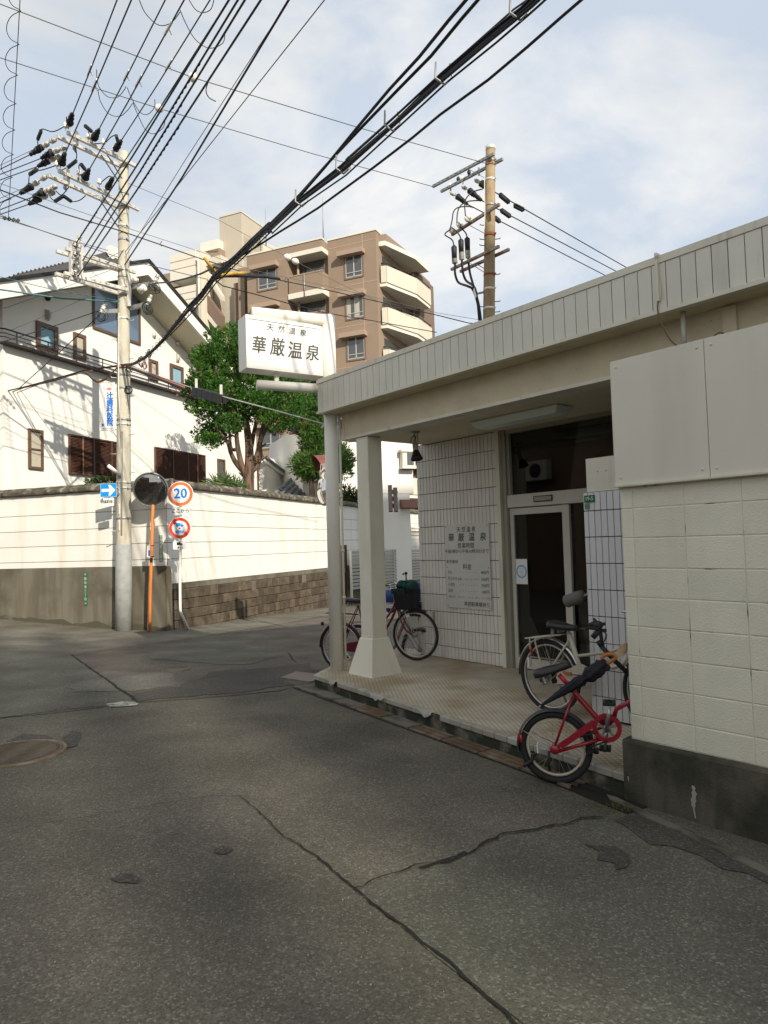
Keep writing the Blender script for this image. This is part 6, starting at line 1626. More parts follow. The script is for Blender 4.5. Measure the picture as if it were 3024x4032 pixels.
for (p, cv, zz) in ((zf(800, 300), zf(830, 190), zA1), (zf(1075, 465), zf(1130, 370), zA1), (zf(1325, 590), zf(1385, 500), zA1), (zf(705, 750), zf(740, 650), zA2), (zf(975, 915), zf(1020, 830), zA2), (zf(1235, 1045), zf(1290, 940), zA2)):
    a = onz(*p, zz + .06); b = onz(*cv, zz + .1); pin(Vector((a.x, a.y, zz + .04)), pole); d = (b - a); cover(a + d * .3, b + d * .5, pole, .075, int(a.x * 77)); UPW.append(b)
for (p, zz) in ((zf(765, 330), zA1), (zf(1030, 455), zA1), (zf(1205, 520), zA1), (zf(665, 780), zA2), (zf(920, 880), zA2), (zf(1160, 985), zA2)):
    a = onz(*p, zz + .03); pin(Vector((a.x, a.y, zz + .04)), pole)
def jump(pts, zz, name='jumper_wire', r=.011, mat=wire_black, par=None):
    P = [onz(*zf(x, y), zz + dz) for x, y, dz in pts]; Q = []
    for i in range(len(P) - 1):
        p0, p1, p2, p3 = P[max(i - 1, 0)], P[i], P[i + 1], P[min(i + 2, len(P) - 1)]
        for k in range(6):
            u_ = k / 6; Q.append(.5 * ((2 * p1) + (p2 - p0) * u_ + (2 * p0 - 5 * p1 + 4 * p2 - p3) * u_ ** 2 + (3 * p1 - p0 - 3 * p2 + p3) * u_ ** 3))
    Q.append(P[-1]); mb = MB(); mb.tube(Q, r, 6); return mb.build(name, mat, par or pole)
jump([(755, 290, .1), (620, 350, .1), (500, 320, .1), (470, 350, .1), (440, 430, .05), (445, 530, 0)], zA1)
jump([(885, 540, 0), (885, 680, -.1), (760, 780, -.1), (690, 800, 0)], zA1 - .1)
jump([(640, 750, .1), (480, 800, .1), (400, 800, .1), (345, 860, .05), (335, 960, 0)], zA2)
jump([(1050, 470, .1), (1120, 490, .1), (1220, 480, .1)], zA1); jump([(1235, 475, .1), (1300, 410, .15), (1360, 395, .15), (1385, 450, .1)], zA1)
jump([(930, 850, .1), (920, 760, .15), (940, 730, .15), (990, 800, .1)], zA2); jump([(1170, 950, .1), (1230, 900, .15), (1280, 870, .15), (1320, 900, .1)], zA2)
jump([(650, 1040, 0), (720, 1090, -.05), (800, 1000, 0)], zA2 - .1); jump([(580, 1110, 0), (640, 1155, -.1), (740, 1110, -.1), (840, 1165, -.1), (930, 1150, -.1), (1000, 1095, 0)], zA2 - .1)
jump([(775, 180, .1), (780, 260, .1), (760, 300, .1)], zA1); jump([(1030, 350, .15), (1040, 400, .1), (1030, 430, .1)], zA1)
for (x0, y0, x1, y1, zz) in ((480, 340, 440, 440, zA1), (990, 280, 1070, 350, zA1), (890, 690, 790, 770, zA1 - .1), (435, 790, 345, 850, zA2), (945, 730, 990, 790, zA2), (740, 1100, 640, 1165, zA2 - .1), (740, 1100, 830, 1165, zA2 - .1), (1355, 395, 1375, 470, zA1)):
    mb = MB(); mb.bar(onz(*zf(x0, y0), zz + .1), onz(*zf(x1, y1), zz + .1), .06, .06); mb.build('connector_block', black_rub, pole)
# low voltage racks: spools and coils at the end of the lower arms and on the right side
def spool(c, par, s=1.0, n=3):
    for k in range(n):
        mb = MB(); mb.lathe([(.035 * s, -.04), (.045 * s, -.03), (.025 * s, 0), (.045 * s, .03), (.035 * s, .04)], c + Vector((.02 * k, .05 * k, .10 * k)), (.3, .2, 1), 10); mb.build('spool_insulator', porcelain if k % 2 else porc_grey, par)
def coil(c, par, r=.12, n=4, mat=wire_black, seed=1):
    rr = random.Random(seed)
    for k in range(n):
        P = []; ax = Vector((rr.uniform(-1, 1), rr.uniform(-1, 1), rr.uniform(-.3, .3))).normalized(); e = ax.orthogonal().normalized(); g_ = ax.cross(e); r_ = r * rr.uniform(.6, 1.2)
        for i in range(15): a = i / 14 * 6.0; P.append(c + (e * math.cos(a) + g_ * math.sin(a)) * r_ + Vector((0, 0, rr.uniform(-.01, .01))))
        mb = MB(); mb.tube(P, .008, 5); mb.build('loose_loop', mat, par)
for p, zz, sd in ((sa(985, 215), zA3, 1), (sa(985, 330), zA3 - .2, 2), (sa(960, 500), zA4 + .25, 3), (sa(965, 600), zA4, 4)): c = onz(*p, zz); spool(c, pole, 1.2); coil(c, pole, .07, 2, wire_black, sd)
br_ = []
for p0, p1, w_ in ((sb2(360, 770), sb2(690, 715), 9), (sb2(375, 1040), sb2(600, 985), 5), (sb2(230, 1075), sb2(0, 1085), 7)):
    a = ony(*p0, LP.y); b = ony(*p1, LP.y - .35); mb = MB(); mb.bar(a, b, .07, .09); br = mb.build('side_bracket', galv_dark, pole); spool(b, br, 1.3); coil(b + Vector((0, 0, -.1)), br, .13, 4, wire_black if w_ != 5 else wire_green, w_); br_.append(b)
mb = MB(); a, b = ony(*sb2(360, 600), LP.y - .1), ony(*sb2(360, 1015), LP.y - .1); mb.bar(a, b, .08, .05, (0, 1, 0)); mb.build('vertical_channel', galv, pole)
mb = MB(); a = ony(*sb2(530, 790), LP.y - .3); mb.lathe([(.05, -.1), (.09, -.08), (.07, 0), (.09, .08), (.05, .1)], a, (.8, -.5, .2), 14); mb.ball(ony(*sb2(430, 670), LP.y - .2), .085, 10, (1.2, 1, .8)); mb.build('large_insulator', porcelain, pole)
mb = MB(); P = [lpp(z) + Vector((-.06, -lpr(z) - .01, 0)) for z in (lpz(680), 6, lpz(845))] + [lpp(z) + Vector((.02, -lpr(z) - .012, 0)) for z in (4.2, lpz(935), 2.2)]; mb.tube(P, .018, 6); mb.build('riser_conduit', galv, pole)
coil(lpp(lpz(800)) + Vector((.17, -.1, 0)), pole, .10, 3, wire_black, 21); coil(lpp(lpz(845)) + Vector((.15, -.1, 0)), pole, .08, 3, wire_black, 22)
# street lamp and small plates on the pole
mb = MB(); a, b = ony(*zw(285, 55), LP.y - .55), ony(*zw(440, 175), LP.y - .2); mb.tube([a, b], [.045, .04], 10)
sl_ = thing('street_lamp', 'short clear tube street lamp fixed to the utility pole above the blue arrow', 'street lamp', b); mb.build('lamp_tube', sign_white, sl_); mb = MB(); mb.bar(b, ony(*zw(450, 230), LP.y - .15), .05); mb.bar(ony(*zw(450, 225), LP.y - .15), lpp(b.z - .1), .03); mb.build('bracket', galv_dark, sl_)
for y0, y1 in ((285, 450), (605, 755), (840, 990)):
    a = onpl(*zw(440, y0), LP + Vector((0, -.17, 0)), 75); b = onpl(*zw(440, y1), LP + Vector((0, -.17, 0)), 75); a.x = b.x = (a.x + b.x) / 2; mb = MB(); mb.bar(a, b, .10, .012, (.95, .3, 0)); mb.build('side_plate', sign_white, pole)

# ------------------------------------------------------------------ second pole behind the bath house
RY = 19.5
RT = ony(*zrp(830, 78), RY); RB = ony(*SRC(1650 + .339 * 812, 550 + .339 * 2100), RY); RBz = gz(RB.x, RB.y)
rd = (RB - RT) / (RB.z - RT.z); RP = RT + rd * (RBz - RT.z)
rp = thing('utility_pole', 'brown stained utility pole with rusty crossarms rising behind the bath house', 'utility pole', RP)
def rpp(z): return RT + rd * (z - RT.z)
def rpr(z): return .135 + (RT.z - z) / 75 * .5 + .0
mb = MB(); mb.tube([rpp(RBz - .2), rpp(6), rpp(9), rpp(11), rpp(RT.z - .12)], [rpr(RBz), rpr(6), rpr(9), rpr(11), rpr(RT.z)], 22); mb.build('shaft', pole_old, rp)
mb = MB(); mb.tube([rpp(RT.z - .12), rpp(RT.z)], rpr(RT.z) + .006, 22); mb.build('top_cap', galv, rp)
def rz_(y): return ony(*zrp(830, y), RY).z
for y, m_ in ((300, galv_rust), (475, galv), (1110, rust_band), (1120, rust_band), (1575, rust_band), (1745, galv), (1970, galv), (255, galv_dark), (770, galv_dark)): band(rz_(y) - .03, m_, .07, None, rpp, rpr, rp)
for i, (x, y, s) in enumerate(((735, 1000, -1), (730, 1165, -1), (725, 1235, -1), (900, 1165, 1), (900, 1575, 1), (905, 1890, 1), (735, 1945, -1), (890, 2010, 1))):
    z = rz_(y); d = Vector((s, -.25, 0)).normalized(); a = rpp(z) + d * rpr(z) * .9; mb = MB(); mb.tube([a, a + d * .16, a + d * .16 + Vector((0, 0, .03))], .012, 6); mb.build('step_bolt', black_rub, rp)
zR1, zR2, zR3 = [ony(*zrp(830, y), RY - .21).z for y in (185, 820, 1300)]
R1 = cbar(zrp(160, 545), zrp(872, 165), zR1, rp, mat=galv_dark); R1b = cbar(zrp(256, 602), zrp(972, 225), zR1 - .02, rp, mat=galv_dark)
R2 = cbar(zrp(382, 1105), zrp(933, 752), zR2, rp, mat=galv_rust)
R3 = cbar(zrp(376, 1508), zrp(928, 1240), zR3, rp, mat=galv_rust); R3b = cbar(zrp(480, 1532), zrp(1045, 1275), zR3 - .02, rp, mat=galv_rust)
for p0, z0, y1 in ((zrp(590, 350), zR1, 480), (zrp(595, 1000), zR2, 1120), (zrp(600, 1440), zR3, 1580), (zrp(660, 1440), zR3, 1530)):
    a = onz(*p0, z0); mb = MB(); mb.bar(a, rpp(rz_(y1)), .04, .015); mb.build('brace', galv_dark, rp)
for x, y in ((365, 545), (505, 465), (695, 365)):
    c = onz(*zrp(x, y), zR1); mb = MB(); mb.bar(c - Vector((0, 0, .13)), c + Vector((0, 0, .10)), .05, .05); mb.build('clamp', galv, rp)
RWIRE = []
for (s0, s1, c1) in ((zrp(355, 610), zrp(440, 655), zrp(565, 752)), (zrp(490, 540), zrp(578, 585), zrp(725, 705)), (zrp(640, 465), zrp(725, 505), zrp(770, 560))):
    z0 = zR1 - .25; a, b, c = onz(*s0, z0), onz(*s1, z0 - .03), onz(*c1, z0 - .06); string(a, b, rp, 1); cover(b, c, rp, .09, int(a.y * 50)); RWIRE.append(c)
for k, (x, y) in enumerate(((385, 1050), (475, 985), (570, 915))):
    c = onz(*zrp(x, y), zR2 + .12); mb = MB(); mb.lathe([(.04, -.1), (.10, -.06), (.11, 0), (.07, .03), (.09, .06), (.04, .1)], c, (.5, -.6, .5), 12); mb.build('post_insulator', porcelain, rp)
    c = onz(*zrp((455, 580, 0)[k], (455, 375, 0)[k]), zR1 + .1) if k < 2 else None
    if c: mb = MB(); mb.lathe([(.02, -.1), (.05, -.05), (.06, 0), (.03, .06)], c, (0, 0, 1), 10); mb.build('small_arrester', black_rub, rp)
def rcurve(pts, r, mat, name):
    P = [ony(*zrp(x, y), yy) for x, y, yy in pts]; Q = []
    for i in range(len(P) - 1):
        p0, p1, p2, p3 = P[max(i - 1, 0)], P[i], P[i + 1], P[min(i + 2, len(P) - 1)]
        for k in range(6):
            u_ = k / 6; Q.append(.5 * ((2 * p1) + (p2 - p0) * u_ + (2 * p0 - 5 * p1 + 4 * p2 - p3) * u_ ** 2 + (3 * p1 - p0 - 3 * p2 + p3) * u_ ** 3))
    Q.append(P[-1]); mb = MB(); mb.tube(Q, r, 7); return mb.build(name, mat, rp)
Yf = (R3[0].y + RY) / 2
for hx, hy, ly, pts in ((405, 1225, 1440, [(370, 1040), (300, 1100), (380, 1160), (405, 1225)]), (485, 1150, 1400, [(380, 1020), (440, 1070), (475, 1120), (485, 1150)]), (558, 1130, 1380, [(490, 960), (480, 1010), (540, 1080), (558, 1130)])):
    yy = Yf + (hx - 405) * .002
    rcurve([(x, y, yy) for x, y in pts], .02, wire_black, 'drop_wire')
    a, b = ony(*zrp(hx, hy), yy), ony(*zrp(hx + 6, hy + 160), yy); mb = MB(); mb.tube([a, a.lerp(b, .15), b], [.03, .085, .075], 10); mb.build('cable_head', black_rub, rp)
    b2 = ony(*zrp(hx + 12, ly), yy); mb = MB(); prof = []
    L = (b2 - b).length
    for k in range(6): prof += [(.05, L * k / 6), (.085, L * (k + .3) / 6), (.05, L * (k + .6) / 6)]
    mb.lathe(prof, b, (b2 - b), 10); mb.build('ribbed_boot', porc_grey, rp)
rcurve([(418, 1440, Yf), (420, 1560, Yf), (460, 1660, Yf), (560, 1700, RY - .1), (625, 1740, RY - .1), (680, 1900, RY - .1), (712, 2100, RY)], .035, wire_black, 'power_cable')
rcurve([(498, 1400, Yf), (510, 1540, Yf), (550, 1640, Yf), (640, 1710, RY - .1), (675, 1850, RY - .1), (700, 2100, RY)], .035, wire_black, 'power_cable')
rcurve([(572, 1380, Yf), (590, 1540, Yf), (630, 1690, RY - .1), (690, 1900, RY - .1), (720, 2100, RY)], .035, wire_black, 'power_cable')
for pts in ([(540, 890), (530, 760), (550, 680), (620, 610), (740, 572)], [(440, 970), (445, 860), (480, 770), (580, 715), (740, 707)], [(360, 1040), (385, 930), (400, 840), (450, 790), (560, 775), (640, 790)]):
    rcurve([(x, y, Yf) for x, y in pts], .018, wire_black, 'drop_wire')
mb = MB(); a, b = ony(*zrp(635, 1735), RY - .2), ony(*zrp(660, 1835), RY - .2); mb.bar(a, b, .16, .02, (1, 0, 0)); mb.build('tag_plate', sign_white, rp)
mb = MB(); mb.bar(ony(*zrp(670, 1790), RY - .1), ony(*zrp(760, 1770), RY), .05); mb.build('bracket', galv_rust, rp)
rcurve([(765, 360, RY - .2), (760, 560, RY - .2), (765, 800, RY - .2), (760, 1060, RY - .2)], .012, cream_trim, 'thin_conduit')

# ------------------------------------------------------------------ overhead wires: every wire its own thing
ZT = lambda x, y: (x * .4299, y * .4299)
def extend(a, b, f): return b + (b - a) * f
def wire(lab, pts, r, mat, cat='wire', name='overhead_wire', group='overhead wires', n=5):
    mb = MB(); mb.tube(pts, r, n); o = bpy.data.objects.new(name, mb.mesh(name, mat, Matrix.Translation(-pts[0]))); COL.objects.link(o); o.location = pts[0]
    WORLD[o.name] = Matrix.Translation(pts[0]); return tag(o, lab, cat, group)
def vplane(p0, pa, pts):            # points on sight lines, kept in the vertical plane through two known points
    d = pa - p0; az = math.degrees(math.atan2(d.x, d.y)); return [onpl(*p, p0, az) for p in pts]
def spiral(pts, n=3.0, r=.03):      # tie wire wound along a polyline
    out = []
    for i in range(len(pts) - 1):
        a, b = pts[i], pts[i + 1]; d = (b - a); e = d.orthogonal().normalized(); g_ = d.normalized().cross(e)
        for k in range(8): out.append(a + d * k / 8 + (e * math.cos(k / 8 * 6.283) + g_ * math.sin(k / 8 * 6.283)) * r)
    return out
DE = 2.4
tops = [(588, 0), (830, 0), (1055, 0), (660, 0), (925, 0), (1150, 0)]
names = ['leftmost black wire rising from the top crossarm of the mirror side pole', 'middle black wire rising from the top crossarm of the mirror side pole', 'rightmost black wire rising from the top crossarm near the pole head',
         'black wire rising from the outer end of the second crossarm', 'black wire rising from the middle of the second crossarm', 'black wire rising from the second crossarm close to the pole']
UPT = []
for k in range(6):
    zz = UPW[k].z; t = onz(*ZT(*tops[k]), zz + .05); m_ = UPW[k].lerp(t, .5) - Vector((0, 0, .03)); wire(names[k], [UPW[k], m_, t, extend(UPW[k], t, DE)], .012, wire_black); UPT.append((UPW[k], t))
# clamps, spacer loops between the high wires
for k, f, ex_ in ((0, .46, .1), (1, .50, .1), (3, .54, .1), (4, .62, .12), (2, .62, .1), (4, .88, .1)):
    a, b = UPT[k]; p = a.lerp(b, f); d = (b - a).normalized(); t = MB(); t.bar(p - d * .18, p + d * .18, .03, .035); t.bar(p, p + Vector((.05, 0, -.10)), .02); solo('wire_clamp', t, galv, ['grey clamp on the leftmost high wire', 'upper grey clamp on the second crossarm outer wire', '', '', ''][0] if k == 0 else {1: 'grey clamp on the middle top crossarm wire', 3: 'grey clamp on the outer second crossarm wire', 4: 'grey clamp on the middle second crossarm wire' if f < .8 else 'pale clamp high on the middle second crossarm wire', 2: 'grey clamp on the rightmost top crossarm wire'}[k], 'clamp', 'clamps on the high wires')
def hang(lab, pz, zz, r=.008):
    P = [onz(*ZT(x, y), zz) for x, y in pz]; Q = []
    for i in range(len(P) - 1):
        p0, p1, p2, p3 = P[max(i - 1, 0)], P[i], P[i + 1], P[min(i + 2, len(P) - 1)]
        for k in range(6):
            u_ = k / 6; Q.append(.5 * ((2 * p1) + (p2 - p0) * u_ + (2 * p0 - 5 * p1 + 4 * p2 - p3) * u_ ** 2 + (3 * p1 - p0 - 3 * p2 + p3) * u_ ** 3))
    Q.append(P[-1]); return wire(lab, Q, r, wire_grey, 'wire loop', 'wire_loop', 'slack loops between the high wires')
zU = zA1
hang('slack loop linking the two left clamps', [(485, 350), (488, 400), (500, 440), (540, 485), (590, 488), (625, 450), (632, 435)], zU)
hang('long low slack loop under the left clamps', [(492, 450), (505, 510), (545, 570), (600, 585), (640, 555), (665, 520)], zU)
hang('slack loop beside the lower white ball insulator', [(640, 440), (655, 480), (700, 560), (740, 575), (775, 540), (778, 500)], zU)
hang('thin slack loop hanging right of the lower clamps', [(668, 515), (690, 570), (730, 650), (775, 672), (820, 640), (830, 600)], zU)
hang('slack loop at the top edge left of the centre', [(700, 0), (730, 65), (785, 120), (830, 127), (870, 105), (905, 60)], zU)
hang('long slack loop under the upper ball insulator', [(905, 50), (930, 110), (975, 190), (1030, 235), (1075, 240), (1120, 215), (1130, 175)], zU)
hang('small slack loop at the top edge of the sky', [(950, 0), (985, 50), (1025, 63), (1060, 45), (1075, 0)], zU)
hang('short loop between the twisted low wires', [(1045, 415), (1035, 455), (1050, 490), (1085, 510)], zA3)
# low voltage wires from the lower arms
lows = [('twisted black wire from the top hook of the third crossarm', sa(1000, 180), zA3, (1150, 0)), ('black wire from the second hook of the third crossarm', sa(1105, 240), zA3, (1195, 0)), ('black wire from the lower hook of the third crossarm', sa(1080, 420), zA3 - .3, (1230, 0)), ('dark wire from the fourth crossarm to the top edge', sa(1000, 650), zA4, (1310, 0))]
for lab, p, zz, tp in lows:
    a = onz(*p, zz); t = onz(*ZT(*tp), zz + .1); wire(lab, [a, a.lerp(t, .5) - Vector((0, 0, .05)), t, extend(a, t, DE)], .014, wire_green)
    Q = [a.lerp(t, k / 60) - Vector((0, 0, .05 * math.sin(math.pi * k / 60))) for k in range(61)]
    seg = {1150: (0, 14), 1195: (42, 52), 1230: (30, 46), 1310: (30, 44)}[tp[0]]
    sp_ = spiral(Q[seg[0]:seg[1]], r=.013); wire('tie wire wound on the ' + lab, sp_, .006, wire_black, 'wire', 'tie_wire', 'tie wires on the low wires')
a = lpp(lpz(575)); t = onz(*ZT(1450, 0), a.z + .3); wire('thick black cable from the pole shaft to the top edge', [a, a.lerp(t, .5) - Vector((0, 0, .1)), t, extend(a, t, DE)], .016, wire_black)
a2 = lpp(lpz(560)); t2 = onz(*ZT(1452, 0), a2.z + .35); wire('thin stay wire running beside the thick black cable', [a2, a2.lerp(t2, .5) + Vector((0, 0, .05)), t2, extend(a2, t2, DE)], .006, wire_grey)
a = lpp(lpz(548)); t = onz(*ZT(1630, 0), a.z + .2); wire('thin steel wire farthest right of the wires rising from the pole', [a, t, extend(a, t, DE)], .008, wire_grey)
for k, (c, e) in enumerate(LW):
    wire(['top', 'middle', 'lowest'][k % 3] + ' of the three wires leaving the ' + ('upper' if k < 3 else 'second') + ' crossarm to the left', [c, e], .011, wire_black)
wire('thin grey wire above the left going wires', [onz(*zf(640, 440), zA1 + .05), extend(onz(*zf(640, 440), zA1 + .05), onz(*zf(0, 745), zA1), 1.2)], .006, wire_grey)
wire('thin grey wire above the lower left going wires', [onz(*zf(520, 900), zA2 + .05), extend(onz(*zf(520, 900), zA2 + .05), onz(*zf(0, 1130), zA2), 1.2)], .006, wire_grey)
# long wires from the second pole across the sky to the left, with white ball insulators
for lab, p0, p1, end in (('rusty long wire from the second pole top across the sky', (0, 20), (970, 390), rpp(rz_(290))), ('lower long steel wire from the second pole crossarm across the sky', (0, 290), (800, 545), R1[0])):
    L1 = onz(*ZT(*p0), end.z - .3); c = vplane(end, L1, [ZT(*p1)])[0]
    wire(lab, [end, c.lerp(end, .5) - Vector((0, 0, .04)), c, L1, extend(c, L1, 1.2)], .010, wire_grey)
    d = (L1 - end).normalized(); t = MB(); t.lathe([(.02, -.10), (.07, -.075), (.095, -.02), (.095, .02), (.07, .075), (.02, .10)], c, d, 14); t.lathe([(.1, -.008), (.1, .008)], c, d, 14)
    solo('ball_insulator', t, porcelain, 'upper white ball insulator on the rusty long wire' if p0[1] == 20 else 'lower white ball insulator on the steel long wire', 'insulator', 'ball insulators in the sky')
# right going wires from the second pole
for k, (st, b0, b1, tp) in enumerate((((885, 612), (940, 640), (1040, 725), (1475, 950)), ((905, 800), (955, 820), (1055, 890), (1475, 1100)), ((880, 915), (880, 905), (935, 950), (1475, 1222)))):
    z0 = zR1 - .32; a = RWIRE[2 - k] if k < 3 else None; p = onz(*zrp(*st), z0); t = onz(*zrp(*tp), z0)
    wire(['top', 'middle', 'lowest'][k] + ' of the three wires leaving the second pole to the right', [a, p, t, extend(p, t, 2.5)], .018, wire_black)
    q0, q1 = onz(*zrp(*b0), z0), onz(*zrp(*b1), z0); tt = MB(); tt.bar(q0, q1, .10, .12); 
    if k == 0: q2, q3 = onz(*zrp(1110, 765), z0), onz(*zrp(1210, 815), z0)
    solo('wire_splice', tt, black_rub, ['black splice block on the top right going wire nearest the second pole', 'black splice block on the middle right going wire', 'short black splice block on the lowest right going wire'][k], 'splice', 'splice blocks right of the second pole')
    if k == 0: tt = MB(); tt.bar(q2, q3, .10, .12); solo('wire_splice', tt, black_rub, 'outer black splice block on the top right going wire', 'splice', 'splice blocks right of the second pole')
# cables crossing behind the pole from left to right
def cross(lab, pts, zs, r, mat, hooks=None, name='overhead_cable'):
    P = [onz(*p, z) for p, z in zip(pts, zs)]; return wire(lab, P, r, mat, 'cable', name), P
zp1 = lpz(505)
end1 = rpp(rz_(2090))
P0 = onz(0, 410, zp1); pe = ony(*zrp(575, 2130), RY)
PP = [extend(P0 * 0 + lpp(zp1), P0, 1.0), P0] + [onz(128, 459, zp1)] + [lpp(zp1) + Vector((0, -.14, 0))]
PP += vplane(lpp(zp1), pe, [(431, 558), (531, 590), (700, 625), (850, 659), (945, 681)]) + [pe, rpp(rz_(2150))]
wire('black cable with wire hooks passing the pole at mid height', PP, .014, wire_black, 'cable', 'overhead_cable')
PM = [onz(0, 396, zp1 + .1), lpp(zp1 + .12) + Vector((0, -.14, 0))] + vplane(lpp(zp1 + .12), pe, [(440, 546), (540, 582), (700, 617), (850, 652), (945, 676)]) + [rpp(rz_(2110))]
wire('thin messenger wire above the hooked black cable', [extend(PM[1], PM[0], 1.0)] + PM, .006, wire_grey)
hk = MB()
for i in range(len(PP) - 3):
    a, b = PP[i], PP[i + 1]; n = max(1, int((b - a).length / 1.6))
    for k in range(n): p = a.lerp(b, (k + .5) / n); hk.tube([p + Vector((.02, 0, .10)), p + Vector((-.03, 0, .03)), p + Vector((0, 0, -.03)), p + Vector((.03, 0, .0))], .008, 5)
hk.build('cable_hook', wire_black, None); o = bpy.data.objects['cable_hook']; tag(o, 'row of small wire hooks holding the black cable to its messenger', 'hooks'); o['kind'] = 'stuff'
# steel wire with curly cable at the left edge
zn = lpz(560); nd = onz(*SRC(33, 862), zn)
wire('steel wire from the pole to the curly cable node at the left edge', [extend(lpp(zn), nd, .8), nd, lpp(zn)] + vplane(lpp(zn), pe, [(446, 603)]), .009, wire_grey)
tp = onz(*SRC(79, 0), zn + 1.5); PL_ = [nd, nd.lerp(tp, .5), tp, extend(nd, tp, 1.0)]; wire('straight wire with a coiled cable at the left edge', PL_, .007, wire_grey)
Q = []; L = (tp - nd)
sgt = _r * -1
for i in range(240):
    t = i / 239 * 1.15; u_ = (t * 8.3) % 1.0; p = nd + L * t; Q.append(p + sgt * (.19 * math.sin(math.pi * u_) ** .62 - .05 * max(0, math.cos(2 * math.pi * u_)) ** 6))
wire('coiled slack cable looping beside the straight wire at the left edge', Q, .006, wire_black, 'cable', 'coiled_cable')
t = MB()
for k in range(4): t.bar(nd + Vector((-.1 + .09 * k, 0, -.02 * k)), nd + Vector((-.06 + .09 * k, .02, .05 - .02 * k)), .05); 
solo('wire_joint', t, black_rub, 'cluster of wire clamps where the coiled cable meets the steel wire', 'clamp')
# the heavy bundle over the street
zb0 = lpz(790); b0 = lpp(zb0) + Vector((.05, -.19, 0)); bt = onz(1165, 0, 6.35)
ks = [(240, 1785, 'b'), (420, 1770, 'b'), (560, 1690, 'b'), (700, 1560, 'b'), (830, 1420, 'b'), (1000, 1225, 'b'), (1150, 1050, 'b'), (1300, 900, 'b'), (1470, 660, 'b'), (1600, 540, 'b')]
z9 = lambda x, y: SRC(900 + .90416 * x, .90416 * y)
main = [sb2(x, y) for x, y, _ in ks] + [SRC(*zep(250, 690)), SRC(*zep(450, 490)), SRC(*zep(700, 260)), z9(180, 1000), z9(310, 878), z9(500, 738), z9(720, 540), z9(940, 338), z9(1150, 160), z9(1290, 42), z9(1335, 0)]
Bp = vplane(b0, bt, main); ext = [extend(Bp[-2], Bp[-1], 30)]
labs = ['thickest black cable of the heavy bundle crossing the street', 'second black cable of the heavy bundle', 'loose lower black cable of the heavy bundle', 'thin dark cable inside the heavy bundle', 'thin cable wrapped round the heavy bundle']
for k, (dx, dz, r) in enumerate(((0, 0, .026), (.02, .042, .017), (-.03, -.038, .014), (.03, -.058, .010), (-.03, .03, .012))):
    rr = random.Random(k); P = [p + Vector((dx * min(1, i / 6), 0, dz * min(1, i / 6) + (rr.uniform(-.02, .02) if k else 0))) for i, p in enumerate(Bp)]
    wire(labs[k], P + [p + Vector((dx, 0, dz)) for p in ext], r, wire_black, 'cable', 'overhead_cable', 'cables of the heavy bundle', 7)
m2 = [z9(310, 872), z9(420, 745), z9(560, 575), z9(700, 410), z9(830, 270), z9(960, 110), z9(1055, 0)]
for off, lab in ((0, 'left cable of the pair splitting off the bundle to the top edge'), (1, 'right cable of the pair splitting off the bundle to the top edge')):
    pts = [(x + (0, 2, 12, 22, 26, 27, 27)[i] * off, y + (2, 4, 6, 8, 10, 12, 14)[i] * off * .4) for i, (x, y) in enumerate(m2)]
    e = onz(*pts[-1], 6.7); a_ = Bp[14]; P = Bp[6:14] + vplane(a_, e, pts); wire(lab, [p + Vector((0, 0, .05 + .03 * off)) for p in P] + [extend(P[-2], P[-1], 10)], .017, wire_black, 'cable', 'overhead_cable', 'cables of the heavy bundle', 7)
m3 = [z9(1300, 0), z9(1240, 42), z9(960, 290), z9(735, 495), z9(510, 695)]
P = vplane(b0, bt, m3)[::-1]; wire('thin messenger wire above the heavy bundle', P + [extend(P[-2], P[-1], 20)], .009, wire_grey, 'wire', 'overhead_wire')
for i, (x, y) in enumerate(((1270, 45), (940, 330), (715, 535), (500, 725), (320, 870))):
    c = vplane(b0, bt, [z9(x, y)])[0]; t = MB(); t.tube([c + Vector((-.08, 0, .14)), c + Vector((-.09, 0, -.02)), c + Vector((0, 0, -.09)), c + Vector((.08, 0, -.02)), c + Vector((.06, 0, .12))], .012, 6)
    solo('cable_ring', t, galv_dark, ['topmost hanger ring on the bundle near the top edge', 'second hanger ring on the bundle from the top edge', 'hanger ring where the bundle crosses the rusty long wire', 'hanger ring where the bundle crosses the lower steel wire', 'lowest hanger ring where the pair joins the bundle'][i], 'ring', 'hanger rings on the heavy bundle')
rr = random.Random(2); wr = MB()
for i in range(1, 12):
    for k in range(3): c = Bp[i].lerp(Bp[i + 1], k / 3); d = (Bp[i + 1] - Bp[i]).normalized(); e = d.orthogonal(); wr.tube([c + e * .05, c + d.cross(e) * .05 + d * .03, c - e * .05, c - d.cross(e) * .05 - d * .03, c + e * .05], .006, 4)
o = wr.build('cable_tie', wire_black, None); tag(o, 'twisted ties round the lower half of the heavy bundle', 'cable ties'); o['kind'] = 'stuff'
m4 = [sb2(1560, 470), SRC(*zep(390, 590)), SRC(*zep(630, 440)), SRC(*zep(830, 310)), SRC(*zep(1060, 170)), SRC(*zep(1330, 0)), z9(630, 730), z9(800, 600), z9(920, 500), z9(1130, 348), z9(1300, 205), z9(1440, 82), z9(1535, 0)]
e = onz(*z9(1535, 0), 6.5); P = vplane(Bp[8], e, m4); wire('thin twisted cable running alone right of the heavy bundle', P + [extend(P[-2], P[-1], 20)], .015, wire_black, 'cable', 'overhead_cable')
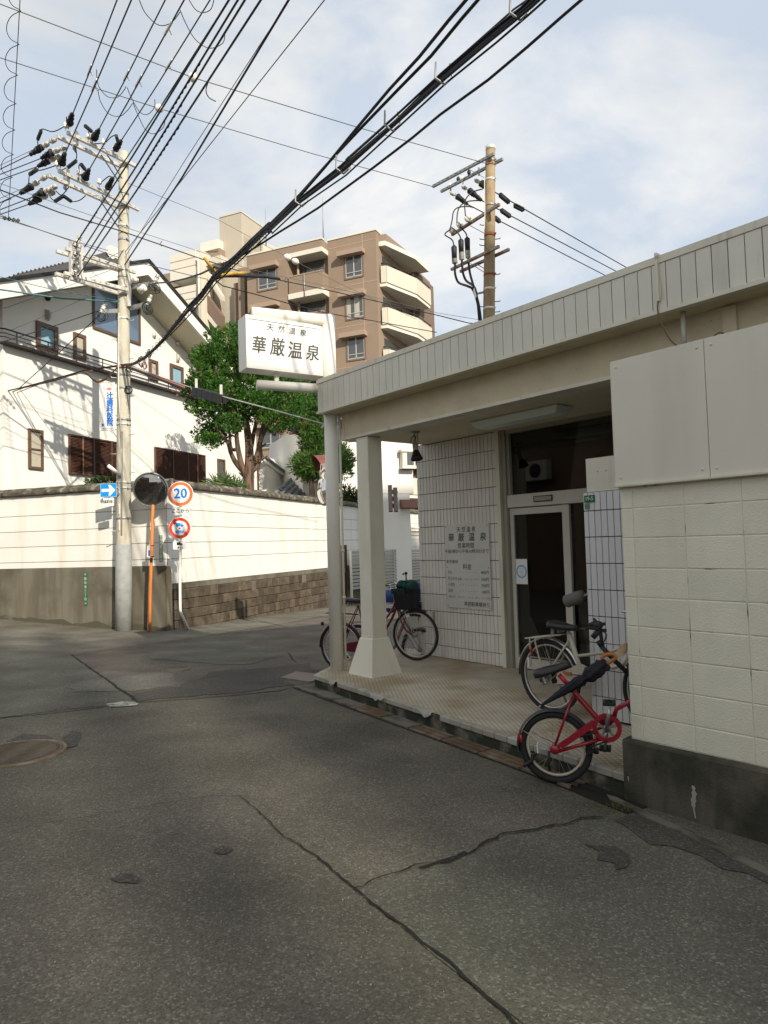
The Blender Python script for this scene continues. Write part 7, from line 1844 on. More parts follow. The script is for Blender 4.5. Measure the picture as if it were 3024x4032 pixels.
# cables leaving the pole low to the left
zl0 = zb0
for k, (pts, mat, lab, r) in enumerate(((((256, 789), (179, 801), (130, 815), (60, 834), (0, 848)), wire_black, 'black cable leaving the pole to the left above the loops', .018), (((256, 791), (182, 800), (120, 822), (50, 838), (0, 856)), wire_green, 'dark green cable leaving the pole to the left', .014), (((200, 800), (150, 812), (90, 828), (0, 862)), wire_red, 'copper red cable leaving the pole to the left', .012))):
    P = [onz(x, y, zl0 + .0 - .25 * max(0, (256 - x) / 256) * 0) for x, y in pts]; wire(lab, [lpp(zl0) + Vector((0, -.15, 0))] * (k < 2) + P + [extend(P[-2], P[-1], 4)], r, mat, 'cable', 'overhead_cable')
for k, dy in enumerate((0, 5, 10)):
    P = [onz(*sa(x, y + dy * s), zl0) for x, y, s in ((1090, 1865, 0), (1150, 1905, 1), (1230, 1975, 1.5), (1290, 1992, 2), (1370, 1960, 2), (1450, 1890, 1.5), (1545, 1800, 0))]; Q = []
    for i in range(len(P) - 1):
        p0, p1, p2, p3 = P[max(i - 1, 0)], P[i], P[i + 1], P[min(i + 2, len(P) - 1)]
        for j in range(5): u_ = j / 5; Q.append(.5 * ((2 * p1) + (p2 - p0) * u_ + (2 * p0 - 5 * p1 + 4 * p2 - p3) * u_ ** 2 + (3 * p1 - p0 - 3 * p2 + p3) * u_ ** 3))
    wire(['upper', 'middle', 'lower'][k] + ' strand of the red brown loop hanging left of the pole', Q + [P[-1]], .012, wire_red, 'cable', 'hanging_loop', 'red brown loops at the pole')
for k, (p, q, mat, r, lab) in enumerate(((sa(1560, 955), sa(0, 795), wire_teal, .02, 'teal service cable sagging from the pole to the left edge'), (sa(1560, 940), sa(0, 630), wire_teal, .009, 'thin pale teal wire above the teal service cable'), (sa(1300, 1070), sa(0, 1490), wire_black, .011, 'black house wire from the left bracket down to the railing corner'), (sa(1295, 1135), sa(355, 1991), wire_black, .011, 'steep black wire from the left bracket crossing the white wall'),
                                         (sa(1560, 500), sa(0, 1060), wire_grey, .006, 'thin grey wire across the cream barge board'), (sa(1330, 812), sa(0, 1385), wire_grey, .005, 'very thin wire slanting over the upper cream wall'), (sa(1410, 285), sa(500, 10), wire_grey, .007, 'thin wire from the pole up left over the dark roof'))):
    a = ony(*p, LP.y - .2); b = onz(*q, a.z - (.0 if k < 2 else .9 if k < 4 else .1)); mid = a.lerp(b, .5)
    wire(lab, [a, mid - Vector((0, 0, .06 if k < 2 else .02)), b, extend(a, b, .6)], r, mat, 'wire', 'service_wire', 'service wires left of the pole')
P = [br_[0]] + vplane(br_[0], Bp[9], [sb2(900, 700), sb2(1100, 655), sb2(1300, 590), sb2(1480, 500)]) + [Bp[9]]; wire('dark service cable from the right bracket to the heavy bundle', P, .018, wire_green, 'cable', 'overhead_cable')
yb = Bp[8]
for k, (pts, lab) in enumerate((([sb2(1345, 385), sb2(1420, 490), sb2(1530, 612)], 'yellow banded cable sleeve above the bundle crossing'), ([sb2(1540, 612), SRC(*zep(100, 868)), SRC(*zep(250, 850)), SRC(*zep(395, 845))], 'yellow banded cable sleeve right of the bundle crossing'))):
    P = [ony(*p, yb.y + .0 + .15 * i) for i, p in enumerate(pts)]; wire(lab, P, .028, wire_yellow, 'cable sleeve', 'cable_sleeve', 'yellow sleeves at the bundle crossing', 8)
P = vplane(yb, pe, [SRC(*zep(60, 885)), SRC(*zep(400, 885)), SRC(*zep(640, 895)), SRC(*zep(830, 925)), (531, 592)]); wire('black cable sagging from the bundle crossing before the apartment window', [yb] + P[:4], .03, wire_black, 'cable', 'overhead_cable')
pe2 = rpp(rz_(2250)); P = vplane(yb, pe2, [SRC(*zep(90, 1015)), SRC(*zep(500, 1120)), SRC(*zep(970, 1250)), (702, 676), (800, 692), (943, 718)]); wire('thin twisted wire crossing the apartment below the hooked cable', [yb] + P, .010, wire_black)
P = [lpp(lpz(392))] + vplane(lpp(lpz(392)), pe2, [(472, 475), (621, 556), (704, 598), (765, 627), (900, 690)]); wire('faint thin wire from the pole head over the lift tower', P, .006, wire_grey)
c = P[2]; d = (P[3] - P[2]).normalized(); t = MB(); t.lathe([(.02, -.10), (.08, -.05), (.09, 0), (.08, .05), (.02, .10)], c, d, 12); t.lathe([(.02, -.10), (.07, -.05), (.08, 0), (.07, .05), (.02, .10)], c + d * .22, d, 12); solo('ball_insulator', t, porcelain, 'pair of white insulators before the apartment balcony slab', 'insulator')
# messenger with the black closure, down to the sign post
sp_end = ony(697, 915, base.y); P = [lpp(zb0) + Vector((.12, -.14, 0))] + vplane(lpp(zb0), sp_end, [(345, 813), (400, 833), (483, 857), (600, 888)]) + [sp_end]
wire('pale messenger wire from the pole to the sign post bracket', P, .010, galv, 'wire', 'overhead_wire'); tt = MB(); tt.bar(sp_end - Vector((.02, 0, .06)), sp_end + Vector((.06, .02, .06)), .05, .02); solo('wire_bracket', tt, cream_trim, 'small steel bracket on the sign post holding the messenger wire', 'bracket')
P2 = [p - Vector((0, 0, .04)) for p in P[:3]]; wire('copper red cable bundle from the pole to the black closure', P2, .022, wire_red, 'cable', 'overhead_cable'); wire('black cable beside the copper red bundle to the closure', [p - Vector((0, .03, .08)) for p in P[:3]], .018, wire_black, 'cable', 'overhead_cable')
a, b = vplane(lpp(zb0), sp_end, [(423, 846), (480, 862)]); cl = thing('cable_closure', 'long black cable closure box hanging in front of the juniper', 'cable closure', a.lerp(b, .5))
mb = MB(); mb.bar(a, b, .17, .15); mb.build('body', black_rub, cl); d = (b - a).normalized()
for k in range(2): c = a.lerp(b, .03 + .94 * k); mb = MB(); mb.bar(c + Vector((0, 0, .0)), c + Vector((0, 0, .24)), .04); mb.build('hanger_clamp', galv, cl)
for k in range(4): c = a.lerp(b, .2 + .2 * k); mb = MB(); mb.bar(c - d * .01, c + d * .01, .18, .16); mb.build('rib', black_rub, cl)
coil(onpl(*sb2(520, 1740), lpp(zb0), 140), pole, .12, 4, wire_black, 31); coil(onpl(*sb2(620, 1640), lpp(zb0), 140), pole, .09, 3, wire_black, 32); coil(onpl(*sb2(560, 1790), lpp(zb0), 140), pole, .09, 3, wire_red, 33)
mb = MB(); a = lpp(lpz(797)); mb.tube([a + Vector((math.cos(k) * (lpr(a.z) + .02), math.sin(k) * (lpr(a.z) + .02), .01 * (k % 2))) for k in np.linspace(0, 6.28, 16)], .018, 6); mb.build('cable_collar', wire_red, pole)

# ------------------------------------------------------------------ signs and mirrors at the corner
def facing(az): u = AZ(az); e = Vector((-u.y, u.x, 0)); return u, e      # normal, right-hand direction seen from in front
def sdisc(mb, c, n, r, r_in=0, k=0.0, seg=40): mb.disc(c + n * k, n, r, seg, r_in)
# convex mirror on orange pole
mbz = onpl(323, 1361, FLm @ Vector((0, -.42, 0)), -70.6); mbz.z = gz(mbz.x, mbz.y); my = mbz.y
mt = thing('convex_mirror', 'round scratched traffic mirror on a leaning orange pole', 'traffic mirror', mbz)
P = [mbz - Vector((0, 0, .1)), ony(325, 1262, my), ony(330.4, 1095, my), ony(331, 1040, my)]; mb = MB(); mb.tube(P, .036, 14); mb.build('pole', orange_m, mt)
mc = ony(*zw(893, 397), my - .10); nm_, em_ = facing(176); up_ = Vector((0, 0, 1)); nm_ = (nm_ - up_ * .24).normalized()
Rm = .385
mb = MB(); mb.lathe([(Rm * 1.0, -.09), (Rm * 1.03, -.02), (Rm * 1.03, .0), (Rm * .985, .012), (Rm * .97, .0)], mc, nm_, 44); mb.build('back_shell', galv_dark, mt)
mb = MB(); prof = [(Rm * .985 * math.sin(a), .085 * (math.cos(a * 1.0) - math.cos(1.2)) / (1 - math.cos(1.2))) for a in []]
prof = [(Rm * .98 * (1 - i / 9), .004 + .075 * (1 - (1 - i / 9) ** 2)) for i in range(10)]; mb.lathe(prof, mc, nm_, 44); mb.build('mirror_face', mirror_m, mt)
for y0, y1, mm, nme in ((1205, 1225, black_rub, 'strap'), (1362, 1378, black_rub, 'strap')): a = ony(*zw(920, y0), my); mb = MB(); mb.tube([a, a - Vector((0, 0, .02))], .041, 12); mb.build(nme, mm, mt)
a, b = ony(*zw(880, 1210), my), ony(*zw(878, 1380), my); mb = MB(); mb.bar(a, b, .11, .01, (0, 1, 0)); tg = mb.build('tag_plate', sign_white, mt); mb = MB(); mb.bar(a.lerp(b, .4) + Vector((0, -.008, 0)), b + Vector((0, -.008, .03)), .05, .003, (0, 1, 0)); mb.build('fine_print', sign_blue, tg)
a = ony(*zw(905, 1420), my - .04); mb = MB(); mb.bar(a + Vector((0, 0, .05)), a - Vector((0, 0, .05)), .07, .008, (0, 1, 0)); mb.build('sticker', sign_black, mt)
# speed sign pole
sbz = onpl(409, 1355, FR @ Vector((0, -.30, 0)), 19.4); sbz.z = gz(sbz.x, sbz.y); sy = onpl(*SRC(709, 2200), FR @ Vector((0, -.42, 0)), 19.4).y - .25
sgp = thing('traffic_sign', 'white pole carrying the 20 speed sign and no large vehicles sign', 'traffic sign', sbz)
z2d = lambda x, y: SRC(.5425 * x, 1400 + .5425 * y)
P = [sbz - Vector((0, 0, .05)), ony(*z2d(1318, 1880), sy), ony(*z2d(1308, 1845), sy), ony(*z2d(1306, 1650), sy), ony(*z2d(1312, 1300), sy), ony(*z2d(1312, 960), sy)]; mb = MB(); mb.tube(P, .030, 14); mb.build('pole', post_m, sgp)
ns, es = facing(172); upv = Vector((0, 0, 1))
def plate_(mb, c, n, e, w, h, d=.004, k=0.0, r=.0):
    c = c + n * k
    if r <= 0: P = [(-w / 2, -h / 2), (w / 2, -h / 2), (w / 2, h / 2), (-w / 2, h / 2)]
    else:
        P = []
        for sx, sy_, a0 in ((1, -1, -90), (1, 1, 0), (-1, 1, 90), (-1, -1, 180)):
            for j in range(5): a = R(a0 + 22.5 * j); P.append((sx * (w / 2 - r) + r * math.cos(a), sy_ * (h / 2 - r) + r * math.sin(a)))
    mb.prism(P, c, e, (0, 0, 1), -n * d)
yS = sy - .06
c20 = ony(*zw(1330, 460), yS); r20 = .297 * (c20.y / 15.8)
c20 = ony(*zw(1330, 460), yS)
def rad(px, y): return px * .27125 / FSRC * y
r1 = rad(182, yS)
mb = MB(); mb.lathe([(r1, -.012), (r1, 0), (r1 * .99, .002)], c20, ns, 48); s20 = mb.build('speed_disc', sign_white, sgp)
mb = MB(); sdisc(mb, c20, ns, r1 * .955, r1 * .72, .004); mb.build('ring', sign_orange, s20)
text_mb('20', c20, es, upv, r1 * 1.12, .0045, .011, sx=.92).build('lettering', sign_blue, s20)
ck = ony(*zw(1328, 710), yS); mb = MB(); plate_(mb, ck, ns, es, rad(245, yS), rad(115, yS), r=.04); pk_ = mb.build('supplementary_plate', sign_white, sgp); text_mb('ここから', ck, es, upv, rad(66, yS), .002, .004, sx=.98).build('lettering', sign_black, pk_)
cn = ony(*zw(1318, 955), yS); r2_ = rad(155, yS)
mb = MB(); mb.lathe([(r2_, -.012), (r2_, 0), (r2_ * .99, .002)], cn, ns, 44); sn_ = mb.build('no_lorry_disc', sign_white, sgp)
mb = MB(); sdisc(mb, cn, ns, r2_ * .97, r2_ * .70, .004)
dg = (es * -.707 + upv * .707)
for s, a, b in ((1, .70, .55), (-1, .70, .60), (0, .06, -.10)):
    if s: mb.bar(cn + dg * (s * r2_ * .72) + ns * .0042, cn + dg * (s * r2_ * b) + ns * .0042, .001, .06, es + upv)
mb.bar(cn + dg * r2_ * .08 - upv * .005 + ns * .0042, cn - dg * r2_ * .10 - upv * .005 + ns * .0042, .001, .035, es + upv)
mb.build('ring', sign_red, sn_)
def truck(mb, c, e, w, k, flip=1):
    for x0, x1, z0, z1 in ((-.5, .12, -.12, .30), (.16, .34, -.12, .14), (.34, .48, -.12, .03), (-.5, .48, -.17, -.12)): plate_(mb, c + e * ((x0 + x1) / 2 * w * flip) + upv * ((z0 + z1) / 2 * w), ns, e, (x1 - x0) * w, (z1 - z0) * w, .0008, k)
    for x in (-.28, .28): sdisc(mb, c + e * (x * w * flip) - upv * (.18 * w), ns, .09 * w, 0, k, 14)
mb = MB(); truck(mb, cn + upv * r2_ * .27, es, r2_ * .68, .005); cb_ = cn - upv * r2_ * .32
w_ = r2_ * .82; plate_(mb, cb_ + upv * w_ * .14, ns, es, w_, w_ * .05, .0008, .005); plate_(mb, cb_ - upv * w_ * .05, ns, es, w_, w_ * .18, .0008, .005)
for k in range(6): plate_(mb, cb_ + es * (w_ * (-.45 + .18 * k)) + upv * w_ * .08, ns, es, w_ * .03, w_ * .10, .0008, .005)
for x in (-.3, .3): sdisc(mb, cb_ + es * x * w_ - upv * w_ * .16, ns, w_ * .06, 0, .005, 12)
mb.build('vehicle_symbols', sign_blue2, sn_)
cp = ony(*zw(1318, 1205), yS); mb = MB(); plate_(mb, cp, ns, es, rad(190, yS), rad(118, yS), r=.03); pt_ = mb.build('supplementary_plate', sign_white, sgp); mb = MB(); truck(mb, cp + upv * rad(18, yS) - es * .0, es, rad(85, yS), .0015); mb.build('truck_symbol', sign_black, pt_); text_mb('積 3 t', cp - upv * rad(38, yS), es, upv, rad(30, yS), .002, .002).build('lettering', sign_black, pt_)
# one way arrow on the utility pole
ca = ony(*zw(283, 407), LP.y - .28); na, ea = facing(185); ws, hs_ = .27125 * 245 / FSRC * ca.y, .27125 * 196 / FSRC * ca.y
ow = thing('one_way_sign', 'blue one way sign with white arrow fixed left of the utility pole', 'traffic sign', ca)
mb = MB(); plate_(mb, ca, na, ea, ws, hs_, .004, 0, .012); mb.build('plate', sign_blue2, ow)
mb = MB()
for x0, x1, z0, z1 in ((-.5, .5, .485, .5), (-.5, .5, -.5, -.485), (-.5, -.488, -.485, .485), (.488, .5, -.485, .485)): plate_(mb, ca + ea * ((x0 + x1) / 2 * ws) + upv * ((z0 + z1) / 2 * hs_), na, ea, (x1 - x0) * ws, (z1 - z0) * hs_, .001, .0015)
ar = [(-.42, -.11), (.06, -.11), (.0, -.40), (.12, -.40), (.43, 0), (.12, .40), (.0, .40), (.06, .11), (-.42, .11)]
mb.prism([(a * ws, b * hs_) for a, b in ar], ca + na * .0015, ea, upv, -na * .001); mb.build('arrow', sign_white, ow)
cj = ony(*zw(285, 576), LP.y - .28); mb = MB(); plate_(mb, cj, na, ea, .27125 * 165 / FSRC * cj.y, .27125 * 118 / FSRC * cj.y, .003, 0, .02); pj = mb.build('supplementary_plate', sign_white, ow); text_mb('自転車を除く', cj, ea, upv, .085, .002, .002, sx=.52).build('lettering', sign_black, pj)
mb = MB(); mb.bar(ca + ea * ws * .4 - na * .02 + upv * (-.1), lpp(ca.z - .1), .03, .02); mb.bar(cj - na * .01 + upv * .04, ca - na * .01 - upv * .1, .03, .01); mb.build('bracket', galv_dark, ow)
# dentist board hung on the pole
zdn = lambda x, y: SRC(350 + .12658 * x, 1480 + .12658 * y)
nd_, ed = facing(186); D0 = lpp(4.5) + Vector((-.2, -.1, 0))
def dl_(x, y): return onpl(*zdn(x, y), D0, 186 + 90)
tl_, tr_, bl_ = dl_(322, 225), dl_(812, 300), dl_(325, 1705)
db = thing('dentist_sign', 'tall white dentist sign with blue vertical characters wired to the pole', 'sign', bl_)
w_ = abs((tr_ - tl_).dot(ed)); h_ = tl_.z - bl_.z; cc = tl_ + ed * w_ / 2; cc.z = (tl_.z + bl_.z) / 2
mb = MB(); plate_(mb, cc, nd_, ed, w_, h_, .006); mb.build('board', sign_white, db)
mb = MB(); plate_(mb, cc, nd_, ed, w_ * 1.01, .012, .012, .003); 
for s in (1, -1): mb = MB(); plate_(mb, cc + upv * (s * h_ / 2), nd_, ed, w_ * 1.02, .014, .014, .004); mb.build('edge_bar', galv, db)
def du(u, v): return cc + ed * (w_ * (u - .5)) + upv * (h_ * (.5 - v))
for i, ch in enumerate('辻歯科医院'):
    o = text_mb(ch, du(.66, .285 + .142 * i), ed, upv, w_ * .46, .002, .009, sx=.92); o.build('lettering', sign_blue, db)
mb = MB(); P = [du(.40, .20), du(.33, .35), du(.32, .48), du(.37, .62), du(.42, .75), du(.38, .92)]
Q = []
for i in range(len(P) - 1): Q += [P[i].lerp(P[i + 1], k / 4) for k in range(4)]
for i in range(len(Q) - 1): mb.bar(Q[i] + nd_ * .002, Q[i + 1] + nd_ * .002, .001, .014, ed)
mb.build('pink_wave', pink_print, db)
mb = MB(); plate_(mb, du(.62, .135), nd_, ed, w_ * .26, h_ * .05, .001, .002, .01); plate_(mb, du(.28, .11), nd_, ed, w_ * .03, h_ * .04, .001, .002); plate_(mb, du(.36, .13), nd_, ed, w_ * .16, h_ * .015, .001, .002); mb.build('red_emblem', M('salmon print', (.8, .25, .2), .5), db)
mb = MB()
for i in range(9):
    for k in range(3): plate_(mb, du(.20, .47 + .042 * i + .009 * k), nd_, ed, w_ * (.05 + .02 * (k % 2)), h_ * .003, .0006, .002)
for i in range(10): plate_(mb, du(.15 + .07 * i, .965), nd_, ed, w_ * .04, h_ * .014, .0006, .002)
mb.build('fine_print', ink_soft, db); mb = MB(); plate_(mb, du(.20, .885), nd_, ed, w_ * .13, h_ * .055, .0006, .002, .012); mb.build('parking_mark', sign_blue, db)
for v in (.02, .98): mb = MB(); q = du(1.0, v); mb.tube([q, lpp(q.z - .05) + Vector((-.1, -.1, 0))], .008, 5); mb.tube([q - ed * .1, lpp(q.z - .22) + Vector((-.1, -.1, 0))], .006, 5); mb.build('tie_wire', galv_dark, db)
# address plates on the corner wall
def wplate(name, lab, zfun, x0, y0, x1, y1, mat, chars, pr):
    a, b = onpl(*zfun(x0, y0), FLm @ Vector((0, -.006 if mat is green_faded else -.036, 0)), -70.6), onpl(*zfun(x1, y1), FLm @ Vector((0, -.006 if mat is green_faded else -.036, 0)), -70.6)
    e = -uL; n = Vector((-uR.x, -uR.y, 0)); w_ = abs((b - a).dot(e)); h_ = a.z - b.z; c = (a + b) / 2; t = thing(name, lab, 'address plate', c, 0, 'address plates on the corner wall')
    mb = MB(); plate_(mb, c, n, e, w_, h_, .008, .004); mb.build('plate', mat, t)
    for i, ch in enumerate(chars): text_mb(ch, c + upv * (h_ * (.43 - .86 * i / (len(chars) - 1))), e, upv, w_ * (.80 if ch != '16' else .62), .0055, .003).build('lettering', pr, t)
wplate('address_plate', 'faded green address plate ending in 16 on the upper cream panels', zw, 1017, 1058, 1073, 1445, green_faded, ['千', '陽', '栄', '東', '三', '丁', '目', '16'], white_print)
wplate('address_plate', 'narrow dark green address plate low on the stained concrete', z2d, 608, 1576, 634, 1815, green_plate, ['千', '陽', '栄', '東', '三', '丁', '目', '16'], M('dim print', (.35, .45, .34), .5))
# double mirror seen edge on beside the sign post
z4m = lambda x, y: SRC(1150 + .3151 * x, 1750 + .3151 * y)
DY = 14.2
dm = thing('double_mirror', 'pair of hooded traffic mirrors seen almost edge on beside the sign post', 'traffic mirror', onz(*z4m(440, 1500), gz(-1.3, DY)) if 0 else Vector((ony(*z4m(450, 600), DY).x, DY, gz(-1.2, DY))))
pb = Vector((ony(*z4m(452, 600), DY).x, DY + .1, gz(-1.2, DY))); mb = MB(); mb.tube([pb, Vector((pb.x, pb.y, ony(*z4m(400, 150), DY).z))], .04, 10); mb.build('pole', orange_m, dm)
def edge_mirror(p0, p1, azn, hood):
    a, b = ony(*z4m(*p0), DY - .2), ony(*z4m(*p1), DY - .2); c = (a + b) / 2; r = (a - b).length / 2; n, e = facing(azn); n = (n - upv * .08).normalized()
    mb = MB(); mb.lathe([(r, -.07), (r * 1.02, 0), (r * .99, .012), (r * .97, .0)], c, n, 36); mb.build('back_shell', galv_dark if not hood else galv, dm)
    mb = MB(); mb.lathe([(r * .97 * (1 - i / 8), .003 + .06 * (1 - (1 - i / 8) ** 2)) for i in range(9)], c, n, 36); mb.build('mirror_face', sign_white if 0 else mirror_clean, dm)
    if hood:
        e1 = n.cross(upv).normalized(); u1 = e1.cross(n).normalized(); mb = MB(); P = []
        for i in range(13):
            an = R(8 + 164 * i / 12); q = c + (e1 * math.cos(an) + u1 * math.sin(an)) * r * 1.05; P += [q - n * .02, q + n * (.04 + .15 * math.sin(an) ** .7)]
        mb.add(P, [(2 * i, 2 * i + 1, 2 * i + 3, 2 * i + 2) for i in range(12)]); mb.build('hood', M('red brown mirror hood', (.17, .055, .04), .5), dm)
mirror_clean = M('clean convex mirror', (0.75, 0.75, 0.74), 0.03, metal=1.0)
edge_mirror((378, 140), (405, 520), -108, True); edge_mirror((375, 400), (405, 765), -122, False)
# ------------------------------------------------------------------ bicycles
ba = lambda x, y: SRC(1200 + .42194 * x, 2200 + .42194 * y)
bb_ = lambda x, y: SRC(2000 + .40678 * x, 2250 + .40678 * y)
def arc(c, n, f, r, a0, a1, k=16):   # points on a circle in the plane with normal n; angle 0 along f, 90 up
    u_ = n.cross(f).normalized()
    if u_.z < 0: u_ = -u_
    return [c + (f * math.cos(R(a0 + (a1 - a0) * i / k)) + u_ * math.sin(R(a0 + (a1 - a0) * i / k))) * r for i in range(k + 1)]
def wheel(root, c, n, f, r, tw, rim_mat, nsp=32, seed=0):
    mb = MB(); mb.tube(arc(c, n, f, r - tw / 2, 0, 360 * 39 / 40, 39), tw / 2, 8, False, True); ty = mb.build('tyre', tyre_m, root)
    mb = MB(); rr_ = r - tw - .006; P = arc(c, n, f, rr_, 0, 360 * 39 / 40, 39); Q = arc(c, n, f, rr_ - .014, 0, 360 * 39 / 40, 39); w_ = n * .012
    V = [p + w_ for p in P] + [p + w_ for p in Q] + [p - w_ for p in Q] + [p - w_ for p in P]; m_ = 40
    mb.add(V, [(k * m_ + i, k * m_ + (i + 1) % m_, ((k + 1) % 4) * m_ + (i + 1) % m_, ((k + 1) % 4) * m_ + i) for k in range(4) for i in range(m_)], True); mb.build('rim', rim_mat, ty)
    mb = MB(); rr = random.Random(seed); ang = rr.uniform(0, 10)
    for i in range(nsp):
        a = ang + 360 * i / nsp; p = arc(c, n, f, rr_ - .01, a, a, 1)[0]; q = arc(c, n, f, .022, a + (75 if i % 2 else -75), a, 1)[0] + n * (.028 if i % 4 < 2 else -.028); mb.tube([p, q], .0014, 3, False)
    mb.build('spokes', spoke_m, ty, kind='stuff')
    mb = MB(); mb.cyl(c - n * .045, c + n * .045, .018, 10); mb.lathe([(.03, -.03), (.03, -.026)], c, n, 12); mb.lathe([(.03, .026), (.03, .03)], c, n, 12); mb.cyl(c - n * .065, c + n * .065, .006, 6); mb.build('hub', chrome_dull, ty)
    return ty
def pipe(root, name, mat, pts, r, n=8):
    mb = MB(); mb.tube(pts, r, n); return mb.build(name, mat, root)
def smooth(P, k=5):
    Q = []
    for i in range(len(P) - 1):
        p0, p1, p2, p3 = P[max(i - 1, 0)], P[i], P[i + 1], P[min(i + 2, len(P) - 1)]
        for j in range(k): u_ = j / k; Q.append(.5 * ((2 * p1) + (p2 - p0) * u_ + (2 * p0 - 5 * p1 + 4 * p2 - p3) * u_ ** 2 + (3 * p1 - p0 - 3 * p2 + p3) * u_ ** 3))
    return Q + [P[-1]]
def saddle(root, c, f, n, L=.26, w=.20, tilt=0.0):
    up = Vector((0, 0, 1)); f2 = (f + up * tilt).normalized(); u2 = n.cross(f2).normalized()
    if u2.z < 0: u2 = -u2
    mb = MB(); V = []; m_ = 8
    for i in range(m_ + 1):
        t = i / m_; hw = w / 2 * (.55 + .45 * math.sin(min(1, t * 2.2 + .25) * math.pi * .75)) if t < .45 else w / 2 * max(.17, 1 - (t - .35) * 1.45)
        if i == 0: hw *= .75
        x = -L * .5 + L * t; zz = .012 * math.cos(t * 3.1)
        for (a, b) in ((-1, -.035), (-.85, .004), (-.4, .016), (.4, .016), (.85, .004), (1, -.035)): V.append(c + f2 * x + n * (a * hw) + u2 * (b + zz))
    mb.add(V, [(i * 6 + j, i * 6 + j + 1, i * 6 + 7 + j, i * 6 + 6 + j) for i in range(m_) for j in range(5)] + [tuple(range(5, -1, -1)), tuple(m_ * 6 + j for j in range(6))] + [(i * 6, i * 6 + 6, i * 6 + 11, i * 6 + 5) for i in range(m_)], True)
    o = mb.build('saddle', saddle_m, root)
    mb = MB()
    for s in (-1, 1): mb.tube([c - f2 * L * .35 + n * s * .03 - u2 * .03, c - f2 * .02 + n * s * .022 - u2 * .065, c + f2 * L * .3 + n * s * .01 - u2 * .02], .005, 5)
    for s in (-1, 1): mb.lathe([(.018, 0), (.02, .01), (.014, .02), (.02, .03), (.014, .04), (.02, .05), (.018, .055)], c - f2 * L * .3 + n * s * .045 - u2 * .085, u2, 8)
    mb.build('saddle_spring', chrome_dull, o)
    return o
def chain_case(root, a, b, ra, rb, n, mat, off, th=.03, name='chain_case'):
    d = (b - a); f = d.normalized(); u = n.cross(f).normalized(); P = []
    for k in range(13): an = R(90 + 180 * k / 12); P.append(a + f * math.cos(an) * ra + u * math.sin(an) * ra)
    for k in range(17): an = R(-90 + 180 * k / 16); P.append(b + f * math.cos(an) * rb + u * math.sin(an) * rb)
    mb = MB(); V = [p + n * off for p in P] + [p + n * (off + th) for p in P]; m_ = len(P); mb.add(V, [tuple(range(m_)), tuple(range(2 * m_ - 1, m_ - 1, -1))] + [(i, i + m_, (i + 1) % m_ + m_, (i + 1) % m_) for i in range(m_)]); return mb.build(name, mat, root)
def pedal(root, c, f, n, s, mat=black_rub, L=.09):
    mb = MB(); up = Vector((0, 0, 1))
    for k in (-1, 1): mb.bar(c + f * .03 * k - n * 0, c + f * .03 * k + n * s * L, .02, .024)
    mb.bar(c - f * .04 + n * s * L, c + f * .04 + n * s * L, .015, .022); mb.bar(c - f * .04 + n * s * .005, c + f * .04 + n * s * .005, .015, .022); mb.cyl(c - n * s * .03, c + n * s * L, .006, 6); mb.build('pedal', mat, root)
def fender(root, c, n, f, r, a0, a1, mat, w=.05):
    P = arc(c, n, f, r, a0, a1, 22); Q = arc(c, n, f, r - .014, a0, a1, 22); mb = MB(); V = []
    for p, q in zip(P, Q): V += [q + n * w / 2, p + n * w * .28, p - n * w * .28, q - n * w / 2]
    mb.add(V, [(4 * i + j, 4 * i + j + 1, 4 * i + 5 + j, 4 * i + 4 + j) for i in range(22) for j in range(3)], True); return mb.build('mudguard', mat, root)

# --- maroon city bicycle behind the porch column
A0 = onz(*ba(1040, 950), .235); A1_ = ony(*ba(342, 968), A0.y + .56); A1_ = Vector((A1_.x, A1_.y, gz(A1_.x, A1_.y)))
fa = Vector((A0.x - A1_.x, A0.y - A1_.y, 0)); azA = math.degrees(math.atan2(fa.x, fa.y)); fa.normalize(); na_ = Vector((fa.y, -fa.x, 0))       # na_: rider's right, towards the camera
def pa(x, y): return onpl(*ba(x, y), A0, azA)
bk = thing('bicycle', 'maroon city bicycle parked behind the porch column with black front basket', 'bicycle', (A0 + A1_) / 2, 0, 'bicycles around the bath house')
rA = .343; ca_f = pa(1037, 722); ca_r = pa(335, 752)
ca_f = Vector((A0.x, A0.y, A0.z + rA)); ca_r = A1_ + Vector((0, 0, rA))
wheel(bk, ca_f, na_, fa, rA, .036, rim_m, 36, 1); wheel(bk, ca_r, na_, fa, rA, .036, rim_m, 36, 2)
hd_ = pa(850, 400); ht = pa(815, 330); crk = ca_r + fa * .46 + Vector((0, 0, -.06 + (ca_f.z - ca_r.z) * .4)); st_ = pa(500, 440); sc_ = pa(465, 395)
pipe(bk, 'frame_tube', frame_maroon, smooth([pa(858, 425), pa(830, 520), pa(740, 680), crk + fa * .05 + Vector((0, 0, .03)), crk]), .019)
pipe(bk, 'frame_tube', frame_maroon, smooth([pa(848, 395), pa(800, 500), pa(680, 640), pa(600, 660)]), .016)
pipe(bk, 'seat_tube', frame_maroon, [st_, crk], .016); pipe(bk, 'seat_post', steel_m, [sc_ - Vector((0, 0, .02)), st_], .013)
for s in (-1, 1): pipe(bk, 'chain_stay', frame_maroon, [crk + na_ * s * .03, ca_r + na_ * s * .06], .010); pipe(bk, 'seat_stay', frame_maroon, [st_ + na_ * s * .02, ca_r + na_ * s * .06], .008)
for s in (-1, 1): pipe(bk, 'fork_blade', frame_maroon, smooth([pa(868, 455) + na_ * s * .02, pa(905, 560) + na_ * s * .045, pa(960, 660) + na_ * s * .055, ca_f + na_ * s * .055]), .012)
pipe(bk, 'head_tube', frame_maroon, [pa(838, 380), pa(872, 460)], .020)
fender(bk, ca_r, na_, fa, rA + .02, 20, 185, frame_maroon); 
